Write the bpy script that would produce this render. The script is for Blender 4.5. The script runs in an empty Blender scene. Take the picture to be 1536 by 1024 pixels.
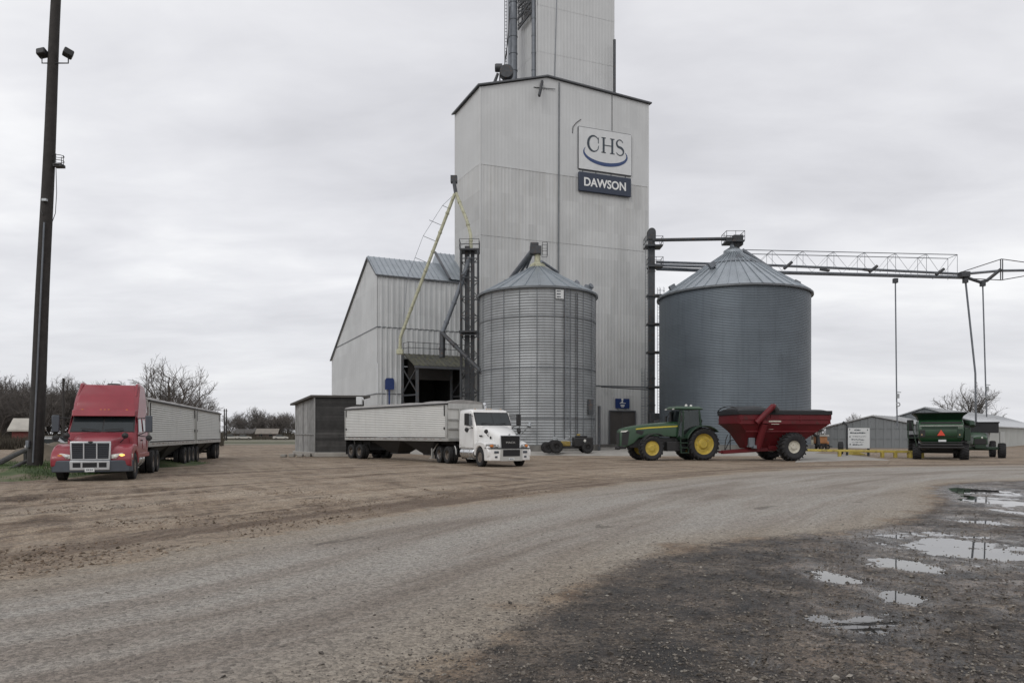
import bpy, math, random
import numpy as np
from mathutils import Vector, Matrix, noise as mnoise
R = math.radians
random.seed(7)
sc = bpy.context.scene
COL = sc.collection
F, CX, HY, H = 1109.0, 768.0, 651.0, 1.75      # focal length in photo pixels, optical axis column, horizon row, eye height

def W(px, py, Y): return Vector(((px - CX) / F * Y, Y, H + (HY - py) / F * Y))
def G(px, py):
    Y = H * F / (py - HY); return Vector(((px - CX) / F * Y, Y, 0))
def GX(px, Y): return Vector(((px - CX) / F * Y, Y, 0))
def ZZ(py, Y): return H + (HY - py) / F * Y
def along(P, d, px):
    """distance along the plan line P + a d at which it is seen in photo column px"""
    k = (px - CX) / F
    return (k * P.y - P.x) / (d.x - k * d.y)

# ------------------------------------------------------------------ mesh builder
class MB:
    def __init__(s): s.v = []; s.f = []; s.m = []
    def add(s, vs, fs, m=0, M=None):
        n = len(s.v)
        s.v += [tuple(M @ Vector(v)) if M is not None else tuple(v) for v in vs]
        s.f += [tuple(n + i for i in f) for f in fs]; s.m += [m] * len(fs); return s
    def box(s, x0, x1, y0, y1, z0, z1, m=0, M=None):
        vs = [(x0,y0,z0),(x1,y0,z0),(x1,y1,z0),(x0,y1,z0),(x0,y0,z1),(x1,y0,z1),(x1,y1,z1),(x0,y1,z1)]
        return s.add(vs, [(0,3,2,1),(4,5,6,7),(0,1,5,4),(1,2,6,5),(2,3,7,6),(3,0,4,7)], m, M)
    def beam(s, p0, p1, w, h=None, m=0, up=(0,0,1)):
        """rectangular bar from p0 to p1"""
        p0 = Vector(p0); p1 = Vector(p1); d = (p1 - p0); L = d.length; d /= L
        u = Vector(up)
        if abs(d.dot(u)) > .98: u = Vector((1, 0, 0)) if abs(d.x) < .9 else Vector((0, 1, 0))
        a = d.cross(u).normalized(); b = a.cross(d)
        h = h or w; w /= 2; h /= 2
        vs = [p0 - a*w - b*h, p0 + a*w - b*h, p0 + a*w + b*h, p0 - a*w + b*h]
        vs += [v + d * L for v in vs]
        return s.add(vs, [(0,1,2,3),(7,6,5,4),(1,0,4,5),(2,1,5,6),(3,2,6,7),(0,3,7,4)], m)
    def tube(s, p0, p1, r0, r1=None, n=8, cap=True, m=0):
        return s.path([p0, p1], [r0, r0 if r1 is None else r1], n, cap, m)
    def path(s, pts, r, n=8, cap=True, m=0):
        pts = [Vector(p) for p in pts]
        if not isinstance(r, (list, tuple)): r = [r] * len(pts)
        b = len(s.v); prev = None
        for i, p in enumerate(pts):
            d = (pts[min(i+1, len(pts)-1)] - pts[max(i-1, 0)]).normalized()
            if prev is None: a = d.orthogonal().normalized()
            else:
                a = (prev - d * prev.dot(d))
                a = a.normalized() if a.length > 1e-5 else d.orthogonal().normalized()
            prev = a; c = d.cross(a)
            for k in range(n):
                t = 2 * math.pi * k / n
                s.v.append(tuple(p + (a * math.cos(t) + c * math.sin(t)) * r[i]))
        for i in range(len(pts) - 1):
            for k in range(n):
                k2 = (k + 1) % n
                s.f.append((b+i*n+k, b+i*n+k2, b+(i+1)*n+k2, b+(i+1)*n+k)); s.m.append(m)
        if cap:
            s.f.append(tuple(b + k for k in reversed(range(n)))); s.m.append(m)
            e = b + (len(pts) - 1) * n
            s.f.append(tuple(e + k for k in range(n))); s.m.append(m)
        return s
    def lathe(s, prof, n=32, axis='z', c=(0,0,0), m=0, close=False):
        """prof: list of (radius, height) revolved about the axis through c"""
        b = len(s.v)
        for (r, h) in prof:
            for k in range(n):
                t = 2 * math.pi * k / n; x, y = r * math.cos(t), r * math.sin(t)
                p = (x, y, h) if axis == 'z' else ((x, h, y) if axis == 'y' else (h, x, y))
                s.v.append((p[0]+c[0], p[1]+c[1], p[2]+c[2]))
        flip = axis == 'y'
        N = len(prof); rng = range(N if close else N - 1)
        for i in rng:
            j = (i + 1) % N
            for k in range(n):
                k2 = (k + 1) % n
                q = (b+i*n+k, b+i*n+k2, b+j*n+k2, b+j*n+k)
                s.f.append(q[::-1] if flip else q); s.m.append(m)
        return s
    def prism(s, poly, vec, m=0):
        """closed planar 3-D polygon swept along vec"""
        n = len(poly); P = [Vector(p) for p in poly]; vec = Vector(vec)
        nrm = Vector()
        for i in range(n): nrm += P[i].cross(P[(i+1) % n])
        if nrm.dot(vec) > 0: P = P[::-1]
        vs = P + [p + vec for p in P]
        fs = [tuple(range(n)), tuple(range(2*n-1, n-1, -1))]
        fs += [(i, n+i, n+(i+1) % n, (i+1) % n) for i in range(n)]
        return s.add(vs, fs, m)
    def loft(s, rings, m=0, cap=True):
        b = len(s.v); n = len(rings[0])
        for r in rings: s.v += [tuple(p) for p in r]
        for i in range(len(rings) - 1):
            for k in range(n):
                k2 = (k + 1) % n
                s.f.append((b+i*n+k, b+i*n+k2, b+(i+1)*n+k2, b+(i+1)*n+k)); s.m.append(m)
        if cap:
            s.f.append(tuple(b + k for k in reversed(range(n)))); s.m.append(m)
            e = b + (len(rings) - 1) * n
            s.f.append(tuple(e + k for k in range(n))); s.m.append(m)
        return s
    def xf(s, fn): s.v = [tuple(fn(*v)) for v in s.v]; return s
    def mesh(s, name, mats, off=(0,0,0), smooth=30):
        me = bpy.data.meshes.new(name)
        o = Vector(off)
        me.from_pydata([tuple(Vector(v) - o) for v in s.v], [], s.f)
        for mt in (mats if isinstance(mats, (list, tuple)) else [mats]): me.materials.append(mt)
        me.polygons.foreach_set('material_index', s.m)
        me.validate(); me.update()
        if smooth:
            me.shade_smooth(); me.set_sharp_from_angle(angle=R(smooth))
        return me
    def build(s, name, mats, parent=None, at=None, world=False, bevel=0, smooth=30, fix=False):
        off = Vector((0,0,0))
        if at is not None: off = Vector(at)
        pw = Vector((0,0,0))
        if world and parent is not None:
            q = parent
            while q is not None: pw = pw + q.location; q = q.parent
        me = s.mesh(name, mats, off + pw, smooth)
        if fix:
            import bmesh
            bm = bmesh.new(); bm.from_mesh(me); bmesh.ops.recalc_face_normals(bm, faces=bm.faces[:]); bm.to_mesh(me); bm.free()
        o = bpy.data.objects.new(name, me); COL.objects.link(o)
        o.parent = parent; o.location = off
        if bevel:
            b = o.modifiers.new('Bevel', 'BEVEL'); b.width = bevel; b.segments = 2; b.limit_method = 'ANGLE'; b.angle_limit = R(35)
        return o

def tag(o, label=None, cat=None, group=None, kind=None):
    if label: o['label'] = label
    if cat: o['category'] = cat
    if group: o['group'] = group
    if kind: o['kind'] = kind
    return o
def thing(name, label, cat, loc=(0,0,0), rz=0, group=None):
    o = bpy.data.objects.new(name, None); COL.objects.link(o)
    o.location = loc; o.rotation_euler = (0, 0, rz); o.empty_display_size = .3
    return tag(o, label, cat, group)
def dup(o, parent=None):
    c = o.copy(); COL.objects.link(c)
    if parent is not None: c.parent = parent
    for ch in list(o.children): dup(ch, c)
    return c

# ------------------------------------------------------------------ materials
class NT:
    def __init__(s, tree): s.t = tree; s.N = tree.nodes; s.L = tree.links
    def n(s, typ, **kw):
        nd = s.N.new(typ)
        for k, v in kw.items(): setattr(nd, k, v)
        return nd
    def set(s, sock, v):
        if isinstance(v, bpy.types.NodeSocket): s.L.new(v, sock)
        elif v is not None: sock.default_value = v
    def math(s, op, a, b=None, c=None, clamp=False):
        nd = s.n('ShaderNodeMath', operation=op, use_clamp=clamp)
        for i, x in enumerate((a, b, c)):
            if x is not None: s.set(nd.inputs[i], x)
        return nd.outputs[0]
    def noise(s, vec, scale, detail=6, rough=.55, dist=0):
        nd = s.n('ShaderNodeTexNoise'); s.set(nd.inputs['Vector'], vec)
        nd.inputs['Scale'].default_value = scale; nd.inputs['Detail'].default_value = detail
        nd.inputs['Roughness'].default_value = rough; nd.inputs['Distortion'].default_value = dist
        return nd.outputs['Fac']
    def vor(s, vec, scale, out='Distance'):
        nd = s.n('ShaderNodeTexVoronoi'); s.set(nd.inputs['Vector'], vec); nd.inputs['Scale'].default_value = scale
        return nd.outputs[out]
    def rng(s, x, a, b, c=0., d=1., smooth=True):
        nd = s.n('ShaderNodeMapRange'); nd.interpolation_type = 'SMOOTHSTEP' if smooth else 'LINEAR'
        s.set(nd.inputs[0], x)
        for i, v in enumerate((a, b, c, d)): s.set(nd.inputs[i+1], v)
        return nd.outputs[0]
    def mix(s, fac, a, b, blend='MIX'):
        nd = s.n('ShaderNodeMix', data_type='RGBA', blend_type=blend)
        s.set(nd.inputs[0], fac)
        for sock, v in ((nd.inputs[6], a), (nd.inputs[7], b)):
            if isinstance(v, tuple) and len(v) == 3: v = (*v, 1)
            s.set(sock, v)
        return nd.outputs[2]
    def ramp(s, fac, stops):
        nd = s.n('ShaderNodeValToRGB'); s.set(nd.inputs[0], fac); e = nd.color_ramp.elements
        while len(e) < len(stops): e.new(.5)
        for k, (p, c) in zip(e, stops): k.position = p; k.color = (*c, 1)
        return nd.outputs[0]
    def mapping(s, vec, scale=(1,1,1), rot=(0,0,0), loc=(0,0,0)):
        nd = s.n('ShaderNodeMapping'); s.set(nd.inputs[0], vec)
        nd.inputs['Scale'].default_value = scale; nd.inputs['Rotation'].default_value = rot; nd.inputs['Location'].default_value = loc
        return nd.outputs[0]
    def bump(s, h, strength, dist, normal=None):
        nd = s.n('ShaderNodeBump'); s.set(nd.inputs['Height'], h)
        s.set(nd.inputs['Strength'], strength); s.set(nd.inputs['Distance'], dist)
        if normal is not None: s.set(nd.inputs['Normal'], normal)
        return nd.outputs[0]
def new_mat(name):
    m = bpy.data.materials.new(name); m.use_nodes = True
    t = NT(m.node_tree); p = t.N['Principled BSDF']
    return m, t, p
def mat(name, col, rough=.5, metal=0., var=.12, scale=1.5, streak=0., scol=None, bump=0., bscale=30., mud=None, mudcol=(.16,.12,.085), panels=None, runs=0., island=0., rust=0., rustcol=(.13,.07,.04), spec=.5, coat=0.):
    m, t, p = new_mat(name)
    tc = t.n('ShaderNodeTexCoord').outputs['Object']
    c = (*col, 1)
    if var:
        f = t.noise(tc, scale, 7, .6)
        k = t.rng(f, .25, .75, 1 - var, 1 + var, False)
        g = t.n('ShaderNodeCombineColor')
        for i in range(3): t.set(g.inputs[i], k)
        c = t.mix(1., c, g.outputs[0], 'MULTIPLY')
    if panels:
        kind, n, hgt, amt = panels; sx = t.n('ShaderNodeSeparateXYZ'); t.set(sx.inputs[0], tc)
        row = t.math('FLOOR', t.math('DIVIDE', sx.outputs[2], hgt))
        if kind == 'bin': a = t.math('MULTIPLY', t.math('ARCTAN2', sx.outputs[1], sx.outputs[0]), n / 6.2832)
        else: a = t.math('DIVIDE', t.math('ADD', t.math('MULTIPLY', sx.outputs[0], .93), t.math('MULTIPLY', sx.outputs[1], .36)), n)
        a = t.math('FLOOR', t.math('ADD', a, t.math('MULTIPLY', row, .5)))
        cb = t.n('ShaderNodeCombineXYZ'); t.set(cb.inputs[0], a); t.set(cb.inputs[1], row)
        wn = t.n('ShaderNodeTexWhiteNoise', noise_dimensions='2D'); t.set(wn.inputs['Vector'], cb.outputs[0])
        k = t.rng(wn.outputs['Value'], 0, 1, 1 - amt, 1 + amt, False); g = t.n('ShaderNodeCombineColor')
        for i in range(3): t.set(g.inputs[i], k)
        c = t.mix(1., c, g.outputs[0], 'MULTIPLY')
    if island:
        gm = t.n('ShaderNodeNewGeometry'); k = t.rng(gm.outputs['Random Per Island'], 0, 1, 1 - island, 1 + island, False); g = t.n('ShaderNodeCombineColor')
        for i in range(3): t.set(g.inputs[i], k)
        c = t.mix(1., c, g.outputs[0], 'MULTIPLY')
    if runs:
        f = t.math('MULTIPLY', t.rng(t.noise(t.mapping(tc, (5., 5., .09)), 1.2, 5, .6), .60, .74, 0, runs), t.rng(t.noise(tc, .16, 3), .48, .62, 0, 1)); c = t.mix(f, c, (.20,.14,.095))
    if streak:
        v = t.mapping(tc, (2.2, 2.2, .10))
        f = t.rng(t.noise(v, 1.4, 6, .6), .48, .75, 0, streak)
        c = t.mix(f, c, scol or tuple(x * .45 for x in col))
    if rust:
        f = t.rng(t.noise(tc, scale * 1.7, 8, .65), .58 - rust * .2, .68, 0, .85)
        c = t.mix(f, c, rustcol)
    rr = rough
    if mud is not None:
        z = t.n('ShaderNodeSeparateXYZ'); t.set(z.inputs[0], tc)
        nz = t.noise(tc, 2.5, 7, .65)
        h = t.math('ADD', z.outputs[2], t.math('MULTIPLY', nz, mud * 1.3))
        f = t.rng(h, mud * .75, mud * 1.75, .8, .0)
        c = t.mix(f, c, mudcol); rr = t.math('MAXIMUM', t.math('MULTIPLY', f, .85), rough)
    t.set(p.inputs['Base Color'], c); t.set(p.inputs['Roughness'], rr)
    p.inputs['Metallic'].default_value = metal; p.inputs['Specular IOR Level'].default_value = spec
    p.inputs['Coat Weight'].default_value = coat; p.inputs['Coat Roughness'].default_value = .08
    if bump:
        t.set(p.inputs['Normal'], t.bump(t.noise(tc, bscale, 4), bump, .02))
    return m
def glass(name, tint=(.25,.3,.3), amount=.55):
    m, t, p = new_mat(name)
    t.N.remove(p); out = t.N['Material Output']
    tr = t.n('ShaderNodeBsdfTransparent'); tr.inputs[0].default_value = (*tint, 1)
    gl = t.n('ShaderNodeBsdfGlossy'); gl.inputs['Roughness'].default_value = .05; gl.inputs[0].default_value = (.9,.95,.97,1)
    fr = t.n('ShaderNodeFresnel'); fr.inputs[0].default_value = 1.5
    f = t.math('ADD', t.math('MULTIPLY', fr.outputs[0], amount), .03)
    ms = t.n('ShaderNodeMixShader'); t.set(ms.inputs[0], f); t.L.new(tr.outputs[0], ms.inputs[1]); t.L.new(gl.outputs[0], ms.inputs[2])
    t.L.new(ms.outputs[0], out.inputs[0]); return m
def glow(name, col, strength):
    m, t, p = new_mat(name)
    p.inputs['Base Color'].default_value = (*col, 1); p.inputs['Emission Color'].default_value = (*col, 1)
    p.inputs['Emission Strength'].default_value = strength; p.inputs['Roughness'].default_value = .15
    return m

M = {}
M['wall_white'] = mat('painted siding', (.530,.542,.545), .5, 0, .07, .22, .2, (.40,.395,.385), panels=('wall', 1.05, 3.2, .03))
M['wall_white_low'] = mat('painted siding weathered', (.487,.495,.493), .55, 0, .10, .3, .32, (.37,.35,.315), panels=('wall', 1.05, 3.2, .07), runs=.3)
M['wall_grey'] = mat('galvanised siding', (.52,.535,.54), .5, .12, .10, .3, .35, (.32,.325,.33), panels=('wall', 1.0, 3.0, .06), runs=.2)
M['roof_metal'] = mat('galvanised roof sheet', (.33,.365,.395), .4, .5, .14, .6, .35, (.20,.22,.235))
M['trim_dark'] = mat('dark trim', (.09,.095,.105), .5, 0, .2, 2)
M['bin_metal'] = mat('corrugated bin steel', (.30,.314,.323), .5, .42, .14, .5, .5, (.20,.21,.215), panels=('bin', 18, 1.0, .10))
M['bin_metal_dark'] = mat('fluted bin steel', (.125,.148,.170), .48, .45, .2, .12, .45, (.075,.09,.105), panels=('bin', 22, 1.15, .055))
M['bin_seam'] = mat('bin stiffener steel', (.15,.16,.17), .5, .6, .2, 2)
M['steel_dark'] = mat('weathered dark steel', (.055,.06,.066), .55, .3, .3, 3, rust=.15)
M['steel_mid'] = mat('grey painted steel', (.16,.175,.195), .5, .4, .2, 2, .3)
M['steel_light'] = mat('galvanised tube', (.38,.40,.41), .4, .6, .15, 2)
M['pipe_yellow'] = mat('faded yellow pipe', (.43,.43,.31), .6, 0, .3, 3, rust=.3, rustcol=(.17,.15,.09))
M['concrete'] = mat('concrete', (.30,.285,.26), .85, 0, .2, 1.2, bump=.3)
M['concrete_dark'] = mat('stained concrete', (.15,.145,.135), .85, 0, .3, 1.2, bump=.3)
M['moss_roof'] = mat('mossy roof sheet', (.085,.085,.075), .75, .1, .35, 2, rust=.4, rustcol=(.17,.17,.075))
M['black'] = mat('black interior', (.012,.012,.014), .8, 0, .1)
M['navy'] = mat('navy sign paint', (.022,.033,.06), .45, 0, .1, 3)
M['blue_sign'] = mat('blue sign paint', (.014,.035,.14), .45, 0, .1, 3)
M['sign_white'] = mat('white sign paint', (.60,.615,.62), .45, 0, .06, 2, .15, (.5,.5,.48))
M['letter_dark'] = mat('dark lettering', (.035,.05,.065), .5, 0, .1)
M['letter_white'] = mat('white lettering', (.72,.73,.72), .5, 0, .05)
M['swoosh_blue'] = mat('blue swoosh paint', (.03,.06,.16), .5, 0, .1)
M['wood_dark'] = mat('dark weathered boards', (.044,.043,.042), .8, 0, .45, 1.4, bump=.5, island=.45)
M['wood_grey'] = mat('silvered boards', (.25,.25,.245), .7, 0, .3, 1.5, .6, (.12,.115,.11), bump=.4, island=.22)
M['pole_wood'] = mat('creosoted pole', (.032,.029,.027), .85, 0, .4, 4, .5, (.014,.013,.012), bump=.6)
M['rubber'] = mat('tyre rubber', (.017,.017,.018), .8, 0, .25, 5, rust=.05, rustcol=(.05,.043,.036))
M['rubber_field'] = mat('lugged tyre rubber', (.018,.018,.02), .8, 0, .25, 4, rust=.08, rustcol=(.055,.047,.038))
M['red_paint'] = mat('red truck paint', (.245,.024,.037), .35, 0, .14, 1.2, coat=.3, mud=.4, mudcol=(.17,.10,.085))
M['white_paint'] = mat('white truck paint', (.74,.74,.73), .28, 0, .05, 1.2, coat=.35, mud=.45, mudcol=(.36,.32,.27))
M['chrome'] = mat('polished metal', (.62,.63,.64), .22, .9, .12, 3, mud=.45)
M['grille_silver'] = mat('silver grille surround', (.50,.51,.52), .35, .7, .08, 3)
M['bumper_grey'] = mat('grey plastic bumper', (.055,.065,.08), .5, 0, .15, 3, mud=.3)
M['plastic_black'] = mat('black plastic', (.014,.014,.015), .5, 0, .15, 4)
M['chassis'] = mat('dirty black chassis', (.018,.018,.019), .65, 0, .3, 3, mud=.4, mudcol=(.07,.058,.047))
M['alu'] = mat('aluminium panel', (.63,.635,.61), .4, .3, .08, .9, .25, (.38,.37,.34), mud=.8, mudcol=(.40,.37,.32))
M['alu_white'] = mat('white aluminium slats', (.61,.61,.585), .42, .1, .08, .8, .25, (.40,.385,.34))
M['alu_trim'] = mat('aluminium post', (.48,.48,.46), .4, .5, .12, 2, .3)
M['tarp'] = mat('grey rolled tarp', (.27,.26,.25), .75, 0, .3, 2.5, bump=.5, bscale=6)
M['tarp_black'] = mat('black vinyl tarp', (.010,.011,.013), .6, 0, .25, 2.5, bump=.3, bscale=5)
M['glass_dark'] = mat('dark windscreen', (.016,.022,.024), .08, 0, .2, spec=.6)
M['glass_tint'] = glass('tinted cab glass', (.42,.47,.47))
M['lens'] = mat('clear lamp lens', (.62,.62,.58), .12, 0, .05, 8, coat=.8)
M['amber'] = mat('amber lens', (.55,.17,.02), .2, 0, 0, coat=.5)
M['lamp_on'] = glow('lit amber lamp', (1., .55, .12), 1.4)
M['lamp_white'] = mat('lamp bowl', (.75,.74,.68), .15, .4, 0)
M['green_paint'] = mat('green tractor paint', (.011,.047,.017), .36, 0, .18, 2, coat=.22, mud=.4, mudcol=(.07,.075,.045))
M['green_dark'] = mat('dark green paint', (.009,.030,.015), .45, 0, .2, 2, mud=.4, mudcol=(.05,.055,.035))
M['yellow_rim'] = mat('yellow rim paint', (.44,.325,.05), .55, 0, .25, 3, rust=.2, rustcol=(.30,.22,.07))
M['yellow_trim'] = mat('yellow stripe', (.55,.45,.04), .4, 0, .1, 3)
M['yellow_rail'] = mat('yellow rail paint', (.42,.33,.07), .6, 0, .25, 2, rust=.3, rustcol=(.16,.13,.06))
M['cart_red'] = mat('red cart paint', (.112,.011,.015), .5, 0, .2, 1.2, spec=.3, rust=.04, rustcol=(.06,.022,.02))
M['rim_white'] = mat('cream rim paint', (.50,.48,.41), .5, 0, .15, 3, rust=.1)
M['orange'] = mat('orange machine paint', (.34,.15,.055), .5, 0, .35, 1.5)
M['triangle_red'] = mat('reflective orange red', (.62,.06,.03), .45, 0, .05)
M['shed_grey'] = mat('grey shed cladding', (.20,.215,.225), .5, .2, .07, .4)
M['shed_white'] = mat('pale shed cladding', (.42,.435,.42), .5, .1, .1, .5, .3, (.30,.30,.27))
M['shed_roof'] = mat('pale shed roof', (.45,.46,.47), .4, .4, .1, .4, .2)
M['bark'] = mat('bare bark', (.098,.087,.079), .9, 0, .25, 3)
M['bark_far'] = mat('distant bare bark', (.055,.05,.048), .95, 0, .25, 1)
M['brush'] = mat('dry brush', (.07,.06,.045), .95, 0, .5, .8)
M['brick_red'] = mat('red house wall', (.16,.045,.04), .8, 0, .2, 2)
M['far_wall'] = mat('dull far wall', (.075,.055,.048), .9, 0, .2, 1)
M['far_roof'] = mat('dull far roof', (.20,.18,.155), .9, 0, .2, 1)
M['yellow_dull'] = mat('oily yellow paint', (.26,.19,.045), .55, 0, .35, 3, rust=.3)
M['house_pale'] = mat('pale house wall', (.42,.41,.38), .8, 0, .15, 1)
M['roof_pale'] = mat('pale shingle roof', (.40,.38,.34), .8, 0, .2, 1)
M['roof_dark'] = mat('dark shingle roof', (.07,.065,.06), .8, 0, .2, 1)
M['lens_smoky'] = mat('smoky lamp lens', (.20,.20,.19), .12, 0, .1, 8, coat=.8)
M['amber_pale'] = mat('pale amber lens', (.45,.30,.16), .25, 0, 0, coat=.4)
M['green_clean'] = mat('green bonnet paint', (.012,.055,.018), .35, 0, .15, 2, coat=.2)
# ------------------------------------------------------------------ camera, world, sun
cam = bpy.data.cameras.new('camera'); co = bpy.data.objects.new('camera', cam); COL.objects.link(co)
co.location = (0, 0, H); co.rotation_euler = (R(90), 0, 0)
cam.sensor_width = 36; cam.lens = 36 * F / 1536; cam.shift_y = (HY - 512) / 1536
cam.clip_start = .1; cam.clip_end = 9000
sc.camera = co
wd = bpy.data.worlds.new('World'); sc.world = wd; wd.use_nodes = True
t = NT(wd.node_tree); bg = t.N['Background']
SUN_EL, SUN_AZ = R(38), R(-150)
sky = t.n('ShaderNodeTexSky', sky_type='NISHITA', sun_disc=False)
sky.sun_elevation = SUN_EL; sky.sun_rotation = R(150); sky.dust_density = 3
d = t.n('ShaderNodeTexCoord').outputs['Generated']
sp = t.n('ShaderNodeSeparateXYZ'); t.set(sp.inputs[0], d)
den = t.math('ADD', t.math('MAXIMUM', sp.outputs[2], 0.), .16)
cv = t.n('ShaderNodeCombineXYZ')
t.set(cv.inputs[0], t.math('DIVIDE', sp.outputs[0], den)); t.set(cv.inputs[1], t.math('DIVIDE', sp.outputs[1], den))
vv = t.mapping(cv.outputs[0], (.75, 1.25, 1), (0, 0, R(12)), (3.1, 1.7, 0))
n1 = t.noise(vv, .9, 7, .5, .25)
n2 = t.noise(vv, 3.2, 5, .55, .3)
nn = t.math('ADD', t.math('MULTIPLY', n1, .72), t.math('MULTIPLY', n2, .28))
ccol = t.ramp(nn, [(.34, (.62,.62,.65)), (.44, (.71,.71,.74)), (.54, (.80,.80,.825)), (.67, (.96,.96,.965))])
hz = t.rng(sp.outputs[2], 0., .22, 1, 0)
ccol = t.mix(t.math('MULTIPLY', hz, .6), ccol, (.72,.73,.765))
dn = t.rng(sp.outputs[2], -.25, -.01, 0, 1)
ccol = t.mix(dn, (.2,.19,.18), ccol)
sc10 = t.mix(1., ccol, (10., 10., 10.), 'MULTIPLY')
t.set(bg.inputs[0], t.mix(.93, sky.outputs[0], sc10)); bg.inputs[1].default_value = .1
sl = bpy.data.lights.new('sun', 'SUN'); sl.energy = .8; sl.angle = R(28); sl.color = (1, .97, .92)
so = bpy.data.objects.new('sun', sl); COL.objects.link(so)
sdir = Vector((math.cos(SUN_EL) * math.sin(SUN_AZ), math.cos(SUN_EL) * math.cos(SUN_AZ), math.sin(SUN_EL)))
so.rotation_euler = (-sdir).to_track_quat('-Z', 'Y').to_euler()
sc.view_settings.view_transform = 'Standard'; sc.view_settings.look = 'None'
sc.view_settings.exposure = .12; sc.view_settings.gamma = 1
sc.cycles.max_bounces = 6; sc.cycles.transparent_max_bounces = 12

# ------------------------------------------------------------------ ground
def gp(pts): return [(G(*p).x, G(*p).y) for p in pts]
ROAD_N = [(-32, 1.0), (-14, 5.6)] + gp([(0,885),(250,832),(500,786),(700,756),(900,729),(1000,719),(1150,706),(1300,700)]) + [(31,42.5),(46,43.8),(90,44.5)]
ROAD_S = [(-7, -7), (-2.6, 2.5)] + gp([(640,1024),(768,935),(858,876),(933,848),(1048,812),(1168,804),(1268,796),(1333,788),(1368,774),(1403,758),(1395,740),(1398,726),(1493,721)]) + [(26,30.5),(46,33.5),(90,35)]
def resample(P, n):
    P = np.array(P, float); s = np.r_[0, np.cumsum(np.hypot(*np.diff(P, axis=0).T))]
    u = np.linspace(0, s[-1], n); return np.c_[np.interp(u, s, P[:,0]), np.interp(u, s, P[:,1])]
def smooth_line(P, n=160, it=6):
    Q = resample(P, n)
    for _ in range(it): Q[1:-1] = (Q[:-2] + 2*Q[1:-1] + Q[2:]) / 4
    return Q
LN, LS = smooth_line(ROAD_N), smooth_line(ROAD_S, 200, 3)
def sdist(X, Y, L, want_along=False):
    """signed distance to an open polyline, positive on its left-hand side"""
    best = np.full(X.shape, 1e9); sg = np.ones(X.shape); acc = 0.; al = np.zeros(X.shape)
    for (a, b) in zip(L[:-1], L[1:]):
        dx, dy = b - a; LL = dx*dx + dy*dy + 1e-12
        u = np.clip(((X - a[0]) * dx + (Y - a[1]) * dy) / LL, 0, 1)
        d = np.hypot(X - a[0] - u*dx, Y - a[1] - u*dy)
        s = np.sign((Y - a[1]) * dx - (X - a[0]) * dy)
        k = d < best - 1e-9; best = np.where(k, d, best); sg = np.where(k, s, sg); al = np.where(k, acc + u*math.sqrt(LL), al); acc += math.sqrt(LL)
    return (best * sg, al) if want_along else best * sg
# puddles: centre x, centre y, half length x, half length y
PUD = []
def pud(px0, px1, py0, py1, k=1.0):
    a = G((px0+px1)/2, py1).y; b = G((px0+px1)/2, py0).y; Y = (a + b) / 2
    x0 = (px0 - CX) / F * Y; x1 = (px1 - CX) / F * Y
    PUD.append(((x0+x1)/2, Y, (x1-x0)/2*k, (b-a)/2*k))
pud(1366,1532,803,843,1.22); pud(1308,1418,836,858); pud(1216,1282,849,877); pud(1302,1386,880,903); pud(1216,1352,911,946)
pud(1400,1500,728,743,1.1); pud(1445,1560,741,764,1.0); pud(1440,1505,776,787); pud(1446,1497,802,808); pud(1217,1240,819,825)
pud(1500,1560,763,772); pud(1516,1560,916,932); pud(1120,1165,984,1001,.8)
def fbm(X, Y, f, seed=0, oct=4):
    out = np.zeros(X.shape); it = np.nditer([X, Y], flags=['multi_index'])
    for x, y in it: out[it.multi_index] = mnoise.fractal(Vector((float(x)*f, float(y)*f, seed)), 1., 2., oct)
    return out
def lin(a, b, s): return list(np.arange(a, b, s))
gx = [-2500,-1200,-600,-300,-160,-90,-60] + lin(-45, -17, 1.2) + lin(-17, 1.2, .14) + lin(1.2, 15.5, .065) + lin(15.5, 24, .3) + lin(24, 60, 1.6) + [70,90,130,200,320,600,1200,2500]
gy = [-400,-120,-40,-12,-3,1,3,4.4] + lin(4.6, 13.5, .065) + lin(13.5, 24, .11) + lin(24, 30, .3) + lin(30, 70, 1.2) + [75,85,100,120,150,190,250,320,420,600,1000,1800,3500,7000]
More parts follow.
